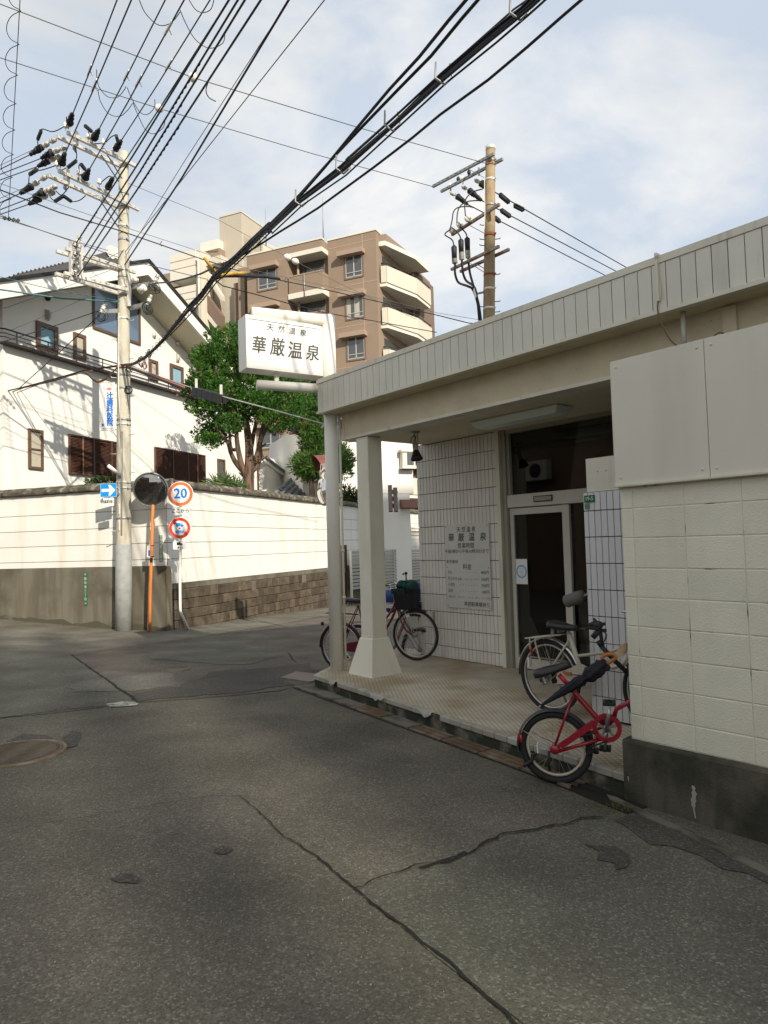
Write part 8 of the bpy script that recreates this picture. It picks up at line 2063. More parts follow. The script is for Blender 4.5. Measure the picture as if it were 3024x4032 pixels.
chain_case(bk, ca_r, crk, .035, .10, na_, frame_maroon, .04)
pedal(bk, crk + fa * .1 - Vector((0, 0, .13)), fa, na_, 1); pipe(bk, 'crank_arm', steel_m, [crk + na_ * .08, crk + fa * .1 - Vector((0, 0, .13)) + na_ * .08], .009)
saddle(bk, sc_ + Vector((0, 0, .02)), fa, na_)
mb = MB(); rk0, rk1 = pa(215, 505), pa(500, 520)
for s in (-.05, -.017, .017, .05): mb.tube([rk0 + na_ * s, rk0.lerp(rk1, .7) + na_ * s, rk1 + na_ * s * .4], .005, 5)
for t in (0, .3, .6): c = rk0.lerp(rk1, t); mb.tube([c - na_ * .06, c + na_ * .06], .005, 5)
for s in (-1, 1): mb.tube([rk0.lerp(rk1, .45) + na_ * s * .05, ca_r + na_ * s * .065], .005, 5)
mb.build('rear_rack', black_rub, bk)
mb = MB(); mb.lathe([(.025, 0), (.028, .02), (.012, .04)], pa(172, 605), -fa, 10); mb.build('rear_light', black_rub, bk)
hb = pa(800, 240); P = smooth([hb + na_ * .28 - fa * .22 - Vector((0, 0, .03)), hb + na_ * .27 - fa * .08, hb + na_ * .12 + fa * .02, hb, hb - na_ * .12 + fa * .02, hb - na_ * .27 - fa * .08, hb - na_ * .28 - fa * .22 - Vector((0, 0, .03))]); pipe(bk, 'handlebar', steel_m, P, .011)
pipe(bk, 'stem', steel_m, [hb, pa(838, 380)], .012)
for s in (-1, 1): pipe(bk, 'grip', black_rub, [hb + na_ * s * .275 - fa * .11 - Vector((0, 0, .01)), hb + na_ * s * .28 - fa * .23 - Vector((0, 0, .03))], .017); pipe(bk, 'brake_lever', black_rub, smooth([hb + na_ * s * .2, hb + na_ * s * .25 - fa * .05 - Vector((0, 0, .05)), hb + na_ * s * .27 - fa * .18 - Vector((0, 0, .06))]), .006)
pipe(bk, 'brake_cable', black_rub, smooth([hb + na_ * .2, hb + fa * .1 + na_ * .1 + Vector((0, 0, .03)), hb + fa * .14 - Vector((0, 0, .12)), pa(870, 460)]), .004, 5)
def basket(root, c, f, n, w, d, h, mat, taper=.78, name='basket'):
    mb = MB(); up = Vector((0, 0, 1))
    def ringp(t): k = taper + (1 - taper) * t; return [c + f * (sx * d / 2 * k) + n * (sy * w / 2 * k) + up * (h * t) for sx, sy in ((-1, -1), (1, -1), (1, 1), (-1, 1))]
    for t in (0, .12, .24, .36, .48, .6, .72, .86, 1): Pq = ringp(t); mb.tube(Pq, .004 if 0 < t < 1 else .007, 4, False, True)
    lo, hi = ringp(0), ringp(1)
    for i in range(4):
        for k in range(10): t = k / 10; mb.tube([lo[i].lerp(lo[(i + 1) % 4], t), hi[i].lerp(hi[(i + 1) % 4], t)], .0035, 4, False)
    for k in range(8): mb.tube([lo[0].lerp(lo[3], k / 7), lo[1].lerp(lo[2], k / 7)], .0035, 4, False)
    for i in range(4): mb.quad(*(lo[i].lerp(hi[i], .02), lo[(i + 1) % 4].lerp(hi[(i + 1) % 4], .02), lo[(i + 1) % 4].lerp(hi[(i + 1) % 4], .8), lo[i].lerp(hi[i], .8)))
    mb.poly(lo); return mb.build(name, mat, root)
bc = pa(955, 465); basket(bk, bc + fa * .0, fa, na_, .34, .25, .26, black_rub)
pipe(bk, 'basket_stay', steel_m, [bc + na_ * .1, ca_f + na_ * .07], .005, 5)
fender(bk, ca_f, na_, fa, rA + .02, 60, 130, black_rub, .045)
pipe(bk, 'kick_stand', black_rub, [ca_r + na_ * .08, ca_r + na_ * .16 + fa * .12 - Vector((0, 0, rA - .01)), ca_r + na_ * .14 + fa * .2 - Vector((0, 0, rA - .02))], .010)
# green quilted cushion in the basket with a small red clip
t = thing('seat_cushion', 'dark green quilted cushion stuffed into the black bicycle basket', 'cushion', bc + Vector((0, 0, .2)))
mb = MB(); c0 = ony(*ba(960, 232), bc.y); f2 = (fa + Vector((0, 0, -.05))).normalized()
V = []
for i in range(9):
    an = R(170 - 160 * i / 8); q = c0 - Vector((0, 0, .06)) + fa * math.cos(an) * .11 + Vector((0, 0, math.sin(an) * .11)); V += [q + na_ * .13, q - na_ * .13]
mb.add(V, [(2 * i, 2 * i + 1, 2 * i + 3, 2 * i + 2) for i in range(8)], True); mb.add([p - Vector((0, 0, .02)) for p in V], [(2 * i + 1, 2 * i, 2 * i + 2, 2 * i + 3) for i in range(8)], True)
for i in range(3): mb.ball(c0 + fa * (-.05 + .06 * i) + na_ * .10 + Vector((0, 0, .0 - .015 * i)), .055, 10, (1, 1.4, 1))
mb.build('pad', green_cloth, t)
mb = MB(); c1 = ony(*ba(905, 300), bc.y); mb.bar(c1 - fa * .10, c1 + fa * .10, .26, .07); mb.build('strap', green_cloth, t)
mb = MB(); c2 = ony(*ba(945, 150), bc.y); mb.cyl(c2 - Vector((0, 0, .08)), c2 + Vector((0, 0, .01)), .010, 6); mb.ball(c2 + Vector((0, 0, .02)), .022, 8); mb.build('bell_stalk', black_rub, t)
mb = MB(); mb.ball(ony(*ba(920, 142), bc.y), .016, 8); mb.build('red_clip', reflector_red, t)
# --- mauve bicycle behind it
off = -na_ * .62 + fa * .10
mv = thing('bicycle', 'mauve bicycle half hidden behind the maroon one with a blue cover', 'bicycle', (A0 + A1_) / 2 + off, 0, 'bicycles around the bath house')
cf, cr_ = ca_f + off + Vector((0, 0, -.11)), ca_r + off; cf = ony(*ba(1075, 690), ca_f.y + off.y); cf.z = gz(cf.x, cf.y) + .31; cr_ = cf - fa * 1.02; cr_.z = gz(cr_.x, cr_.y) + .31
wheel(mv, cf, na_, fa, .305, .045, rim_m, 28, 3); wheel(mv, cr_, na_, fa, .305, .045, rim_m, 28, 4)
cm_ = cr_ + fa * .45 - Vector((0, 0, .03)); hdm = cf - fa * .22 + Vector((0, 0, .42))
pipe(mv, 'frame_tube', frame_mauve, smooth([hdm, hdm - fa * .1 - Vector((0, 0, .18)), cm_ + fa * .15 + Vector((0, 0, .03)), cm_]), .028); pipe(mv, 'seat_tube', frame_mauve, [cm_, cm_ - fa * .14 + Vector((0, 0, .42))], .018)
for s in (-1, 1): pipe(mv, 'fork_blade', steel_m, smooth([hdm + na_ * s * .02, hdm + fa * .06 - Vector((0, 0, .2)) + na_ * s * .05, cf + na_ * s * .06]), .020); pipe(mv, 'chain_stay', frame_mauve, [cm_ + na_ * s * .03, cr_ + na_ * s * .06], .011); pipe(mv, 'seat_stay', frame_mauve, [cm_ - fa * .11 + Vector((0, 0, .34)) + na_ * s * .02, cr_ + na_ * s * .06], .009)
c = ony(*ba(862, 700), cm_.y); mb = MB(); mb.lathe([(.075, -.04), (.085, -.02), (.085, .02), (.07, .04)], Vector((cm_.x, cm_.y, cm_.z)) + na_ * .02, na_, 18); mb.build('motor_cover', steel_m, mv); chain_case(mv, cr_, cm_, .035, .09, na_, frame_mauve, .045)
saddle(mv, cm_ - fa * .17 + Vector((0, 0, .50)), fa, na_); fender(mv, cf, na_, fa, .325, 40, 150, frame_mauve); fender(mv, cr_, na_, fa, .325, 20, 180, frame_mauve)
hbm = hdm - fa * .05 + Vector((0, 0, .25)); pipe(mv, 'handlebar', steel_m, smooth([hbm + na_ * .26 - fa * .15, hbm + na_ * .14, hbm, hbm - na_ * .14, hbm - na_ * .26 - fa * .15]), .011); pipe(mv, 'stem', steel_m, [hbm, hdm], .012)
t = MB(); c = ony(*ba(800, 400), cm_.y - .1); rr = random.Random(6)
for k in range(6): t.ball(c + fa * rr.uniform(-.07, .07) + Vector((0, 0, rr.uniform(-.13, .12))), .085, 10, (1, 1, 1.25))
o = solo('blue_cover', t, blue_cloth, 'crumpled blue and white cover slung on the mauve bicycle frame', 'cover')
t = MB(); c = ony(*ba(800, 445), cm_.y - .2); t.bar(c - fa * .09 + Vector((0, 0, .01)), c + fa * .09 - Vector((0, 0, -.0)), .02, .06); solo('white_band', t, sign_white, 'white band across the blue cover', 'band')
c = ony(*ba(1058, 372), cf.y + .15); basket(mv, c - Vector((0, 0, .24)), fa, na_, .30, .22, .2, black_rub); pipe(mv, 'basket_stay', steel_m, [c - Vector((0, 0, .2)), cf + na_ * .05], .008, 5)
t = MB()
for k in range(9): t.ball(c + fa * rr.uniform(-.05, .05) + na_ * rr.uniform(-.08, .08) + Vector((0, 0, rr.uniform(-.17, .14))), .09, 10, (1, 1, 1.2))
solo('basket_cover', t, blue_cloth, 'blue plastic cover over the mauve bicycle basket beside the tiled wall', 'cover')
t = MB(); t.bar(onz(*ba(1098, 890), .235), onz(*ba(1100, 600), .235) * 0 + onz(*ba(1098, 890), .235) + Vector((0, 0, .75)), .03, .03); solo('tile_corner_bead', t, cream_trim, 'pale corner bead standing at the left edge of the tiled wall', 'trim')

# --- cream city bicycle in the porch
azB = 141.0; fb = AZ(azB); nb2 = Vector((fb.y, -fb.x, 0))         # rider's right, towards the street
pB = B(-4.16, 5.19, FL)
def pb2(x, y, o=0.0): return onpl(*bb_(x, y), pB + nb2 * o, azB)
cb2 = thing('bicycle', 'cream city bicycle with rear rack parked beside the entrance', 'bicycle', pB, 0, 'bicycles around the bath house')
rB = .335; rw_ = pb2(405, 990); rw_.z = FL + rB; fw_ = rw_ + fb * 1.08
wheel(cb2, rw_, nb2, fb, rB, .038, rim_m, 36, 5); wheel(cb2, fw_, nb2, fb, rB, .038, rim_m, 36, 6)
ck2 = pb2(745, 985); 
stp = pb2(600, 640); hd2 = fw_ - fb * .20 + Vector((0, 0, .40))
pipe(cb2, 'seat_tube', frame_cream, [pb2(592, 600), pb2(690, 910), ck2], .022); pipe(cb2, 'seat_post', frame_cream, [pb2(575, 540), pb2(592, 600)], .014)
pipe(cb2, 'frame_tube', frame_cream, smooth([hd2, hd2 - fb * .12 - Vector((0, 0, .20)), ck2 + fb * .16 + Vector((0, 0, .06)), ck2]), .020); pipe(cb2, 'frame_tube', frame_cream, smooth([hd2 + Vector((0, 0, .08)), hd2 - fb * .14 - Vector((0, 0, .08)), pb2(660, 820)]), .014)
for s in (-1, 1):
    pipe(cb2, 'chain_stay', frame_cream, [ck2 + nb2 * s * .03, rw_ + nb2 * s * .06], .011); pipe(cb2, 'seat_stay', frame_cream, [pb2(600, 670) + nb2 * s * .02, rw_ + nb2 * s * .06], .010)
    pipe(cb2, 'fork_blade', frame_cream, smooth([pb2(1075, 900) + nb2 * s * .02, pb2(1050, 1020) + nb2 * s * .045, pb2(1010, 1230) + nb2 * s * .05, pb2(1000, 1330) + nb2 * s * .05]), .017) if 0 else pipe(cb2, 'fork_blade', frame_cream, smooth([hd2 + nb2 * s * .02, hd2 + fb * .06 - Vector((0, 0, .18)) + nb2 * s * .05, fw_ + nb2 * s * .055]), .013)
fender(cb2, rw_, nb2, fb, rB + .022, 25, 185, steel_m, .055); fender(cb2, fw_, nb2, fb, rB + .022, 30, 150, steel_m, .05)
mb = MB(); c = pb2(212, 880); mb.bar(c + Vector((0, 0, .045)), c - Vector((0, 0, .04)), .05, .014, fb); mb.build('number_tag', sign_white, cb2)
mb = MB(); c = pb2(236, 758, .01); mb.lathe([(.034, 0), (.034, .012), (.02, .02)], c, (-fb + nb2 * .5), 14); mb.build('rear_reflector', reflector_red, cb2)
chain_case(cb2, rw_ + fb * .12 + Vector((0, 0, .0)), ck2, .045, .085, nb2, frame_cream, .045)
pedal(cb2, ck2 + fb * .05 + Vector((0, 0, .0)) - fb * .17, fb, nb2, 1, orange_grip); pipe(cb2, 'crank_arm', chrome_dull, [ck2 + nb2 * .08, ck2 - fb * .14 + nb2 * .08], .009)
saddle(cb2, pb2(535, 515), fb, nb2, .28, .22)
r0_, r1_ = pb2(212, 640), pb2(535, 610)
mb = MB()
Pq = [r0_ + nb2 * .065, r1_ + nb2 * .05, r1_ - nb2 * .05, r0_ - nb2 * .065]; mb.tube(Pq, .008, 6, False, True)
for s in (-.03, 0, .03): mb.tube([r0_ + nb2 * s, r1_ + nb2 * s], .006, 6)
for t in (.25, .55, .8): c = r0_.lerp(r1_, t); mb.tube([c - nb2 * .06, c + nb2 * .06], .006, 6)
for s in (-1, 1):
    mb.tube(smooth([r0_.lerp(r1_, .12) + nb2 * s * .06, r0_.lerp(r1_, .12) + nb2 * s * .06 - Vector((0, 0, .09)), pb2(250, 730) + nb2 * s * .06]), .008, 6); mb.tube(smooth([r0_.lerp(r1_, .30) + nb2 * s * .06, r0_.lerp(r1_, .32) + nb2 * s * .065 - Vector((0, 0, .08)), rw_ + nb2 * s * .07]), .008, 6)
mb.build('rear_rack', frame_cream, cb2)
mb = MB()
for k in range(16):
    a0 = 100 - k * 7; mb.tube([arc(rw_, nb2, fb, rB + .01, a0, a0, 1)[0] + nb2 * .035, rw_ + nb2 * .04 + (arc(rw_, nb2, fb, .13, a0 - 20, a0, 1)[0] - rw_)], .0012, 3, False); mb.tube([arc(rw_, nb2, fb, rB + .01, a0, a0, 1)[0] + nb2 * .035, rw_ + nb2 * .04 + (arc(rw_, nb2, fb, .13, a0 + 25, a0, 1)[0] - rw_)], .0012, 3, False)
mb.build('skirt_guard', black_rub, cb2, kind='stuff')
hb2 = hd2 + fb * .10 + Vector((0, 0, .26)); pipe(cb2, 'handlebar', steel_m, smooth([hb2 + nb2 * .24 - fb * .06, hb2 + nb2 * .2, hb2, hb2 - nb2 * .10, hb2 - nb2 * .12 - fb * .06]), .011); pipe(cb2, 'stem', steel_m, [hb2, hd2], .012)
pipe(cb2, 'kick_stand', chrome_dull, [rw_ - nb2 * .08, rw_ - nb2 * .14 + fb * .1 - Vector((0, 0, rB - .012))], .010)
# --- bicycle behind the tiled screen wall, only its covered grip in view
hid = thing('bicycle', 'bicycle hidden behind the tiled screen with a grey cloth grip cover showing', 'bicycle', B(-3.3, 5.95, FL), 0, 'bicycles around the bath house')
g0, g1 = onb(*bb_(762, 225), 5.9), onb(*bb_(540, 300), 5.9); G0, G1 = FB @ g0, FB @ g1
mb = MB(); dG = (G1 - G0).normalized(); mb.lathe([(.03, 0), (.062, .02), (.068, .09), (.064, .15), (.066, .22), (.058, .225)], G0 + dG * .03, dG, 16); mb.build('grip_cover', basket_cloth, hid)
pipe(hid, 'handlebar', steel_m, smooth([G1, G0, G0 - dG * .1 + Vector((0, 0, .02)), B(-3.25, 5.85, 1.0), B(-3.2, 6.1, 1.02), B(-3.35, 6.35, 1.0)]), .011)
fwh = B(-3.15, 6.05, FL + .30); fx_ = FB @ Vector((1, 0, 0)); nx_ = FB @ Vector((0, -1, 0)); fx_ = Vector((fx_.x, fx_.y, 0)); wheel(hid, fwh, nx_, fx_, .30, .036, rim_m, 28, 8); wheel(hid, fwh + fx_ * 1.05, nx_, fx_, .30, .036, rim_m, 28, 9)
pipe(hid, 'fork', chrome_dull, [B(-3.2, 6.08, 1.0), B(-3.18, 6.05, .7), fwh], .014); pipe(hid, 'frame_tube', chrome_dull, [B(-3.16, 6.05, .72), fwh + fx_ * .55 - Vector((0, 0, .02)), fwh + fx_ * 1.05], .016); pipe(hid, 'seat_tube', chrome_dull, [fwh + fx_ * .55, fwh + fx_ * .72 + Vector((0, 0, .5))], .014); saddle(hid, fwh + fx_ * .74 + Vector((0, 0, .54)), -fx_, nx_)

# --- small red folding bicycle half in the gutter
C0_ = ong(*bb_(440, 2052)); azC = math.degrees(math.atan2(*[(FB @ Vector((.86, .51, 0)))[i] for i in (0, 1)])); fc = AZ(azC); nc = Vector((fc.y, -fc.x, 0))
def pc(x, y, o=0.0): return onpl(*bb_(x, y), C0_ + nc * o, azC)
rdk = thing('folding_bicycle', 'small red folding bicycle with black saddle leaning at the porch edge', 'bicycle', C0_, 0, 'bicycles around the bath house')
cR = pc(462, 1702); rC = cR.z - C0_.z; rC = max(.24, min(.275, rC))
cR.z = C0_.z + rC
wheel(rdk, cR, nc, fc, rC, .05, rim_cream, 28, 10)
cF = cR + fc * .98; cF.z = FL + rC - .01; wheel(rdk, cF, nc, fc, rC, .05, rim_cream, 28, 11)
ckc = pc(962, 1500)
sp0, sp1, mt0 = pc(495, 1000), pc(578, 1092), pc(640, 1170)
pipe(rdk, 'seat_post', red_wrap, [sp0, sp1], .016, 10); pipe(rdk, 'seat_tube', frame_red, [pc(600, 1120), mt0, pc(850, 1405), ckc], .020, 10); pipe(rdk, 'seat_clamp', black_rub, [pc(572, 1085), pc(600, 1118)], .022, 10)
mb = MB(); mb.bar(pc(605, 1160, .03), pc(610, 1245, .03), .012, .02); mb.build('quick_release', steel_m, rdk)
for s in (1, -1): pipe(rdk, 'seat_stay', frame_red, [mt0 + nc * s * .03, cR + nc * s * .065 + Vector((0, 0, .02))], .009)
ccm = MB()
# ring shaped chain case with two arms
d = (ckc - cR); f_ = d.normalized(); u_ = Vector((0, 0, 1)); R_o, R_i = .098, .068
ringP = arc(ckc + nc * .055, nc, fc, R_o, 0, 354, 59); ringQ = arc(ckc + nc * .055, nc, fc, R_i, 0, 354, 59); m_ = 60
V = ringP + ringQ + [p - nc * .03 for p in ringP] + [p - nc * .03 for p in ringQ]
ccm.add(V, [(i, (i + 1) % m_, m_ + (i + 1) % m_, m_ + i) for i in range(m_)] + [(i, 2 * m_ + i, 2 * m_ + (i + 1) % m_, (i + 1) % m_) for i in range(m_)] + [(m_ + i, m_ + (i + 1) % m_, 3 * m_ + (i + 1) % m_, 3 * m_ + i) for i in range(m_)])
ccm.build('chain_guard_ring', frame_red, rdk)
a, b = cR + nc * .055 + f_ * .02 + Vector((0, 0, .0)), ckc + nc * .055
w2 = f_.cross(nc).normalized(); w2 = w2 if w2.z > 0 else -w2
mb = MB(); P = [a + w2 * .020, b - f_ * .06 + w2 * .090, b - f_ * .075 + w2 * .04, a + f_ * .04 - w2 * .012 + w2 * .0]; mb.add([p + nc * .012 for p in P] + [p - nc * .02 for p in P], [(0, 1, 2, 3), (7, 6, 5, 4), (0, 4, 5, 1), (1, 5, 6, 2), (2, 6, 7, 3), (3, 7, 4, 0)]); mb.build('chain_case', frame_red, rdk)
pipe(rdk, 'chain_stay', frame_red, [cR + nc * .05 - w2 * .02, ckc - f_ * .08 - w2 * .055 + nc * .03], .013); pipe(rdk, 'chain_stay', frame_red, [cR - nc * .05, ckc - nc * .03], .010)
mb = MB(); mb.lathe([(.03, -.012), (.035, 0), (.03, .012)], cR + nc * .062, nc, 14); mb.build('rear_dropout', frame_red, rdk)
sprk = MB()
for k in range(5): a_ = 72 * k + 20; sprk.bar(ckc + nc * .045, arc(ckc + nc * .045, nc, fc, R_i, a_, a_, 1)[0], .018, .006, nc)
sprk.lathe([(.025, -.03), (.025, .03)], ckc + nc * .045, nc, 12); sprk.build('chain_ring', chrome_dull, rdk)
pd0 = pc(985, 1270, .09); pipe(rdk, 'crank_arm', steel_m, [ckc + nc * .085, pd0], .013); pedal(rdk, pd0 + Vector((0, 0, .01)), fc, nc, 1, black_rub, .10)
pipe(rdk, 'crank_arm', steel_m, [ckc - nc * .07, ckc - nc * .07 - (pd0 - ckc - nc * .09)], .012); pedal(rdk, ckc - nc * .07 - (pd0 - ckc - nc * .09), fc, nc, -1)
pipe(rdk, 'main_tube', frame_red, [pc(1030, 1400), pc(1050, 1330), cF - fc * .22 + Vector((0, 0, .33))], .017, 10)
pipe(rdk, 'main_tube', frame_red, [ckc, pc(1030, 1400)], .017, 10)
for s in (-1, 1): pipe(rdk, 'fork_blade', frame_red, [cF - fc * .13 + Vector((0, 0, .30)) + nc * s * .04, cF + nc * s * .055], .011)
pipe(rdk, 'head_tube', frame_red, [cF - fc * .11 + Vector((0, 0, .27)), cF - fc * .17 + Vector((0, 0, .42))], .022)
fender(rdk, cR, nc, fc, rC + .018, 5, 190, mudguard_dark, .062)
mb = MB(); c = pc(128, 1610); mb.lathe([(.04, 0), (.04, .012), (.02, .02)], c, -fc + nc * .4, 14); mb.build('rear_reflector', reflector_red, rdk)
for s in (-1, 1): pipe(rdk, 'mudguard_stay', steel_m, [pc(155, 1530) + nc * s * .03, cR + nc * s * .07], .0035, 5)
mb = MB(); c = pc(290, 1705, .03); mb.bar(c - Vector((0, 0, .035)), c + Vector((0, 0, .035)), .045, .008, fc); mb.build('spoke_reflector', sign_white, rdk)
saddle(rdk, pc(425, 932), fc, nc, .27, .18, .42)
for pts in ([(1160, 985), (1000, 830), (905, 725)], [(905, 725), (870, 672)]): pipe(rdk, 'handle_post', black_rub, [pc(*p) for p in pts], .017, 10)
pipe(rdk, 'handle_post', black_rub, [pc(1160, 985), cF - fc * .17 + Vector((0, 0, .42))], .019, 10)
pipe(rdk, 'upper_post', black_rub, [pc(925, 760), pc(905, 650), pc(890, 560), pc(880, 500)], .013, 10)
hc = pc(885, 545); pipe(rdk, 'handlebar', black_rub, [hc - nc * .26 - fc * .05 + Vector((0, 0, .03)), hc - nc * .08, hc + nc * .08, hc + nc * .26 - fc * .05 + Vector((0, 0, .03))], .011)
for s, p0, p1 in ((1, (885, 570), (820, 640)), (-1, (850, 500), (790, 525))): pipe(rdk, 'grip', black_rub, [pc(*p0, .1 * s), pc(*p1, .12 * s)], .020, 10)
mb = MB(); c = pc(875, 520); mb.ball(c, .035, 10, (1, 1, .9)); mb.bar(pc(900, 510), pc(945, 508), .022); mb.bar(pc(910, 570), pc(955, 572), .022); mb.build('brake_lever', black_rub, rdk)
for k in range(3): pipe(rdk, 'brake_cable', wire_grey if k else sign_white, smooth([pc(900, 580), pc(935 + 8 * k, 600), pc(930 + 10 * k, 650), pc(915, 700)]), .0035, 5)
pipe(rdk, 'kick_stand', chrome_dull, [pc(850, 1560), pc(848, 1720), pc(860, 1745)], .010); mb = MB(); mb.lathe([(.018, -.02), (.018, .02)], pc(855, 1735), (0, 0, 1), 8); mb.bar(pc(755, 1750, .02), pc(835, 1735, .02), .05, .02); mb.build('stand_foot', black_rub, rdk)
pipe(rdk, 'carry_strap', black_rub, [pc(700, 1600, .08), pc(860, 1560, .08)], .006, 5); pipe(rdk, 'carry_strap', black_rub, [pc(745, 1720, .08), pc(960, 1640, .08)], .006, 5)
pipe(rdk, 'dynamo_bracket', black_rub, smooth([pc(240, 1770, .02), pc(230, 1830, .03), pc(150, 1880, .05)]), .014); pipe(rdk, 'hub_lever', black_rub, [pc(400, 1740, .06), pc(395, 1850, .06), pc(405, 1930, .06)], .010)
for s, (x, y) in ((1, (335, 1070)), (-1, (450, 1080))): mb = MB(); mb.lathe([(.018, 0), (.022, .02), (.012, .04), (.022, .06), (.018, .08)], pc(x, y, .02 * s), (0, 0, 1), 8); mb.build('saddle_spring', black_rub, rdk)
# umbrella laid along the folding bicycle
ub = thing('umbrella', 'furled black umbrella with an orange hooked handle laid across the red bicycle', 'umbrella', pc(600, 1100))
U0, U1 = pc(318, 1300, .10), pc(965, 890, .10); dU = (U1 - U0).normalized(); LU = (U1 - U0).length
mb = MB(); rr = random.Random(12); nseg, mside = 26, 18; V = []; e = dU.orthogonal().normalized(); g_ = dU.cross(e)
for i in range(nseg + 1):
    t = i / nseg; rad_ = .007 + .030 * min(1, t * 1.5) ** .8; rad_ *= 1.0 + (.25 if t > .72 else 0); rad_ *= .62 if .64 < t < .69 else 1; rad_ *= 1 - .45 * max(0, (t - .9) / .1)
    for k in range(mside): an = 2 * math.pi * k / mside + t * 2.2; fl = 1 + .28 * math.sin(6 * an + t * 9) * min(1, t * 3) + (rr.uniform(-.35, .5) if t > .9 else rr.uniform(-.06, .06)); V.append(U0 + dU * (LU * t) + (e * math.cos(an) + g_ * math.sin(an)) * rad_ * fl)
mb.add(V, [(i * mside + k, i * mside + (k + 1) % mside, (i + 1) * mside + (k + 1) % mside, (i + 1) * mside + k) for i in range(nseg) for k in range(mside)], True); mb.build('canopy_cloth', umb_m, ub)
pipe(ub, 'tip', steel_m, [U0 - dU * .03, U0 + dU * .02], .005, 6)
pipe(ub, 'handle', orange_grip, smooth([U1 - dU * .02, pc(1010, 862, .10), pc(1040, 835, .10), pc(1020, 806, .10), pc(960, 803, .10), pc(918, 825, .10), pc(908, 848, .10)]), .013, 10)
mb = MB(); V = [pc(1040, 840, .09), pc(1060, 770, .06), pc(1085, 715, .04), pc(1150, 690, .02), pc(1160, 760, .02), pc(1110, 830, .06)]; mb.add(V + [p - nc * .01 for p in V], [tuple(range(6)), tuple(range(11, 5, -1))] + [(i, 6 + i, 6 + (i + 1) % 6, (i + 1) % 6) for i in range(6)]); solo('tan_cloth', mb, M('tan straw cloth', (.42, .30, .19), .85, var=.2, vscale=25), 'scrap of tan cloth tied behind the umbrella handle', 'cloth')
# ------------------------------------------------------------------ behind the camera: the house shown in the glass, and blocks added for shade
def onQ(p, q): # along / across the sun's bearing
    d = Vector((-math.sin(R(SUN_AZ)), -math.cos(R(SUN_AZ)), 0)); s = Vector((math.sin(R(SUN_AZ - 90)), math.cos(R(SUN_AZ - 90)), 0)); return d * p + s * q
# brown brick house across the street (reflected in the entrance glass)
oh = thing('brick_house', 'brown brick house across the street with an air conditioner', 'house', B(-3, -5, 0), R(-50.95))
mb = MB(FB); mb.box(-7.4, 9, -11, -7.2, -.3, 3.0); mb.box(-18, -7.4, -9.5, -3.6, -.3, 5.5); mb.build('wall', brick_far, oh)
mb = MB(FB); mb.box(-7.39, 9.2, -11.2, -7.0, 3.0, 3.15); mb.box(-18.2, -7.4, -9.7, -3.5, 5.5, 5.65); mb.build('roof', roof_dark, oh)
for x in (-6.5, -3.0, .5, 4.0):
    mb = MB(FB); mb.box(x, x + 1.5, -7.22, -7.17, 1.2, 2.1); f = mb.build('window', gate_frame_m, oh); mb = MB(FB); mb.box(x + .06, x + 1.44, -7.17, -7.16, 1.26, 2.04); mb.build('pane', win_dark, f)
mb = MB(FB)
for k in range(24): mb.box(-12.4 + .12 * k, -12.36 + .12 * k, -3.3, -3.27, 4.85, 5.5)
mb.box(-12.5, -9.5, -3.32, -3.25, 5.5, 5.55); mb.box(-12.5, -9.5, -3.58, -3.25, 4.75, 4.85); mb.build('balcony_rail', galv, oh)
ac = thing('air_conditioner', 'outdoor air conditioner unit on the brick house', 'air conditioner', B(-13.4, -3.3, 3.2), R(-50.95))
mb = MB(FB); mb.bbox(-13.8, -13.0, -3.58, -3.28, 3.6, 4.2, .02); mb.build('case', cream_trim, ac); mb = MB(FB); mb.lathe([(.22, 0), (.22, .012), (.05, .02)], (-13.4, -3.28, 3.9), (0, 1, 0), 20); mb.build('fan_grille', black_rub, ac)
mb = MB(FB); mb.box(-13.9, -12.9, -3.6, -3.26, 3.54, 3.6); mb.build('shelf', black_rub, ac)
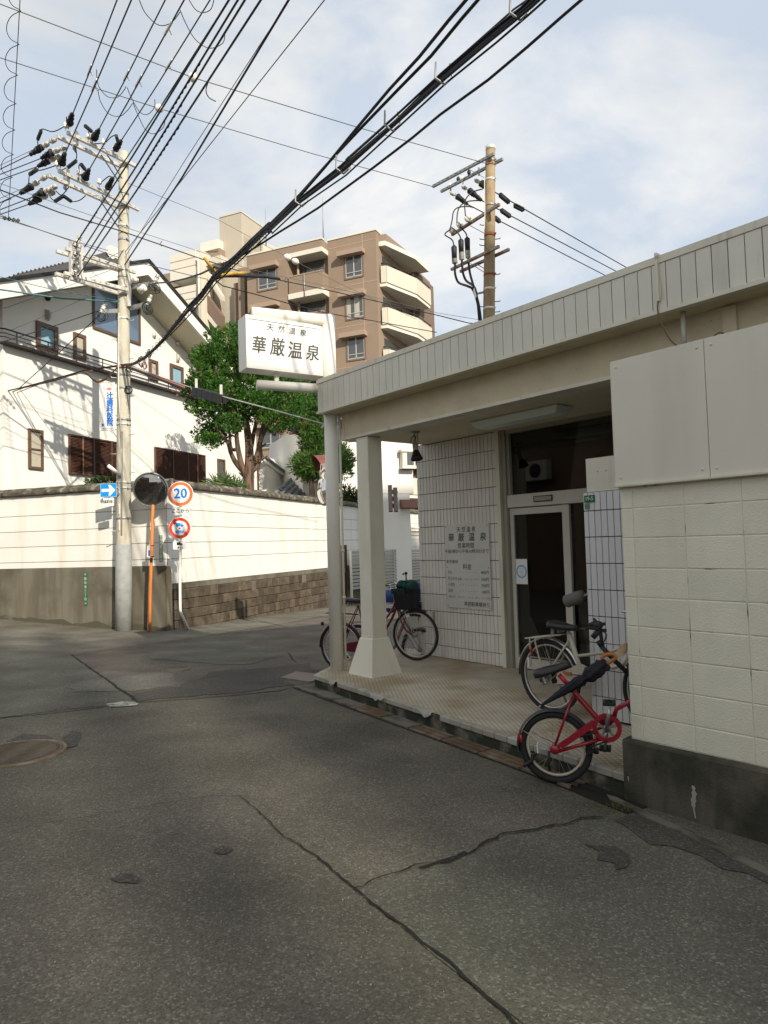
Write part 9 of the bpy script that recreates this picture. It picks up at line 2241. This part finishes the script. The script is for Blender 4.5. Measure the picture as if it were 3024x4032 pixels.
# blocks and slat screens added out of view to shade and streak the road
def tower(name, lab, q0, q1, p0, p1, h, mat):  # unseen block, added only for the shade it casts
    t = thing(name, lab, 'building', onQ((p0 + p1) / 2, (q0 + q1) / 2)); mb = MB()
    P = [onQ(p0, q0), onQ(p0, q1), onQ(p1, q1), onQ(p1, q0)]; mb.prism([(p.x, p.y) for p in P], (0, 0, -.5), (1, 0, 0), (0, 1, 0), (0, 0, h + .5)); mb.build('wall', mat, t); n = 0
    for fl in range(int(h / 3.2)):
        for k in range(int((q1 - q0) / 2.6)):
            a = q0 + .7 + 2.6 * k; z = .9 + 3.2 * fl; m2 = MB(); d_ = onQ(1, 0); c0, c1 = onQ(p0 + .02, a), onQ(p0 + .02, a + 1.4)
            m2.add([c0 + Vector((0, 0, z)), c1 + Vector((0, 0, z)), c1 + Vector((0, 0, z + 1.4)), c0 + Vector((0, 0, z + 1.4))], [(0, 1, 2, 3)]); m2.build('window', win_dark, t)
    return t
PT0, HT = -60.0, SHADE_H
tower('shade_block', 'tall beige block added out of view to shade the street', -9, -.05, PT0, PT0 - 9, HT + .6, beige_tile)
tower('shade_block', 'slim grey shade block added between the slat screens behind the camera', .70, 1.20, PT0, PT0 - 9, HT + .4, apt_grey)
tower('shade_block', 'brown shade block added behind the camera on the bath house side', 2.05, 7.6, PT0, PT0 - 9, HT - .55, brick_far)
tower('shade_block', 'pale unseen block added to shade the far part of the side street', 10.9, 19, PT0, PT0 - 9, HT + 10, apt_cream)
def screen(lab, q0, q1, n, wd, h, p=-62.0):  # row of slats with no stair behind, added to pass part of the sun
    t = thing('shade_screen', lab, 'screen', onQ(p, (q0 + q1) / 2))
    for k in range(n):
        q = q0 + (q1 - q0) * (k + .5) / n; m2 = MB(); m2.bar(onQ(p, q) , onQ(p, q) + Vector((0, 0, h)), wd, .05, onQ(1, 0)); m2.build('fin', galv_dark, t)
screen('unseen slat screen added beside the beige block to thin the sun', -.05, .70, 6, .125 * .72, HT + .4)
screen('unseen slat screen added beside the brown block to thin the sun', 1.20, 2.05, 7, .121 * .48, HT + .4)
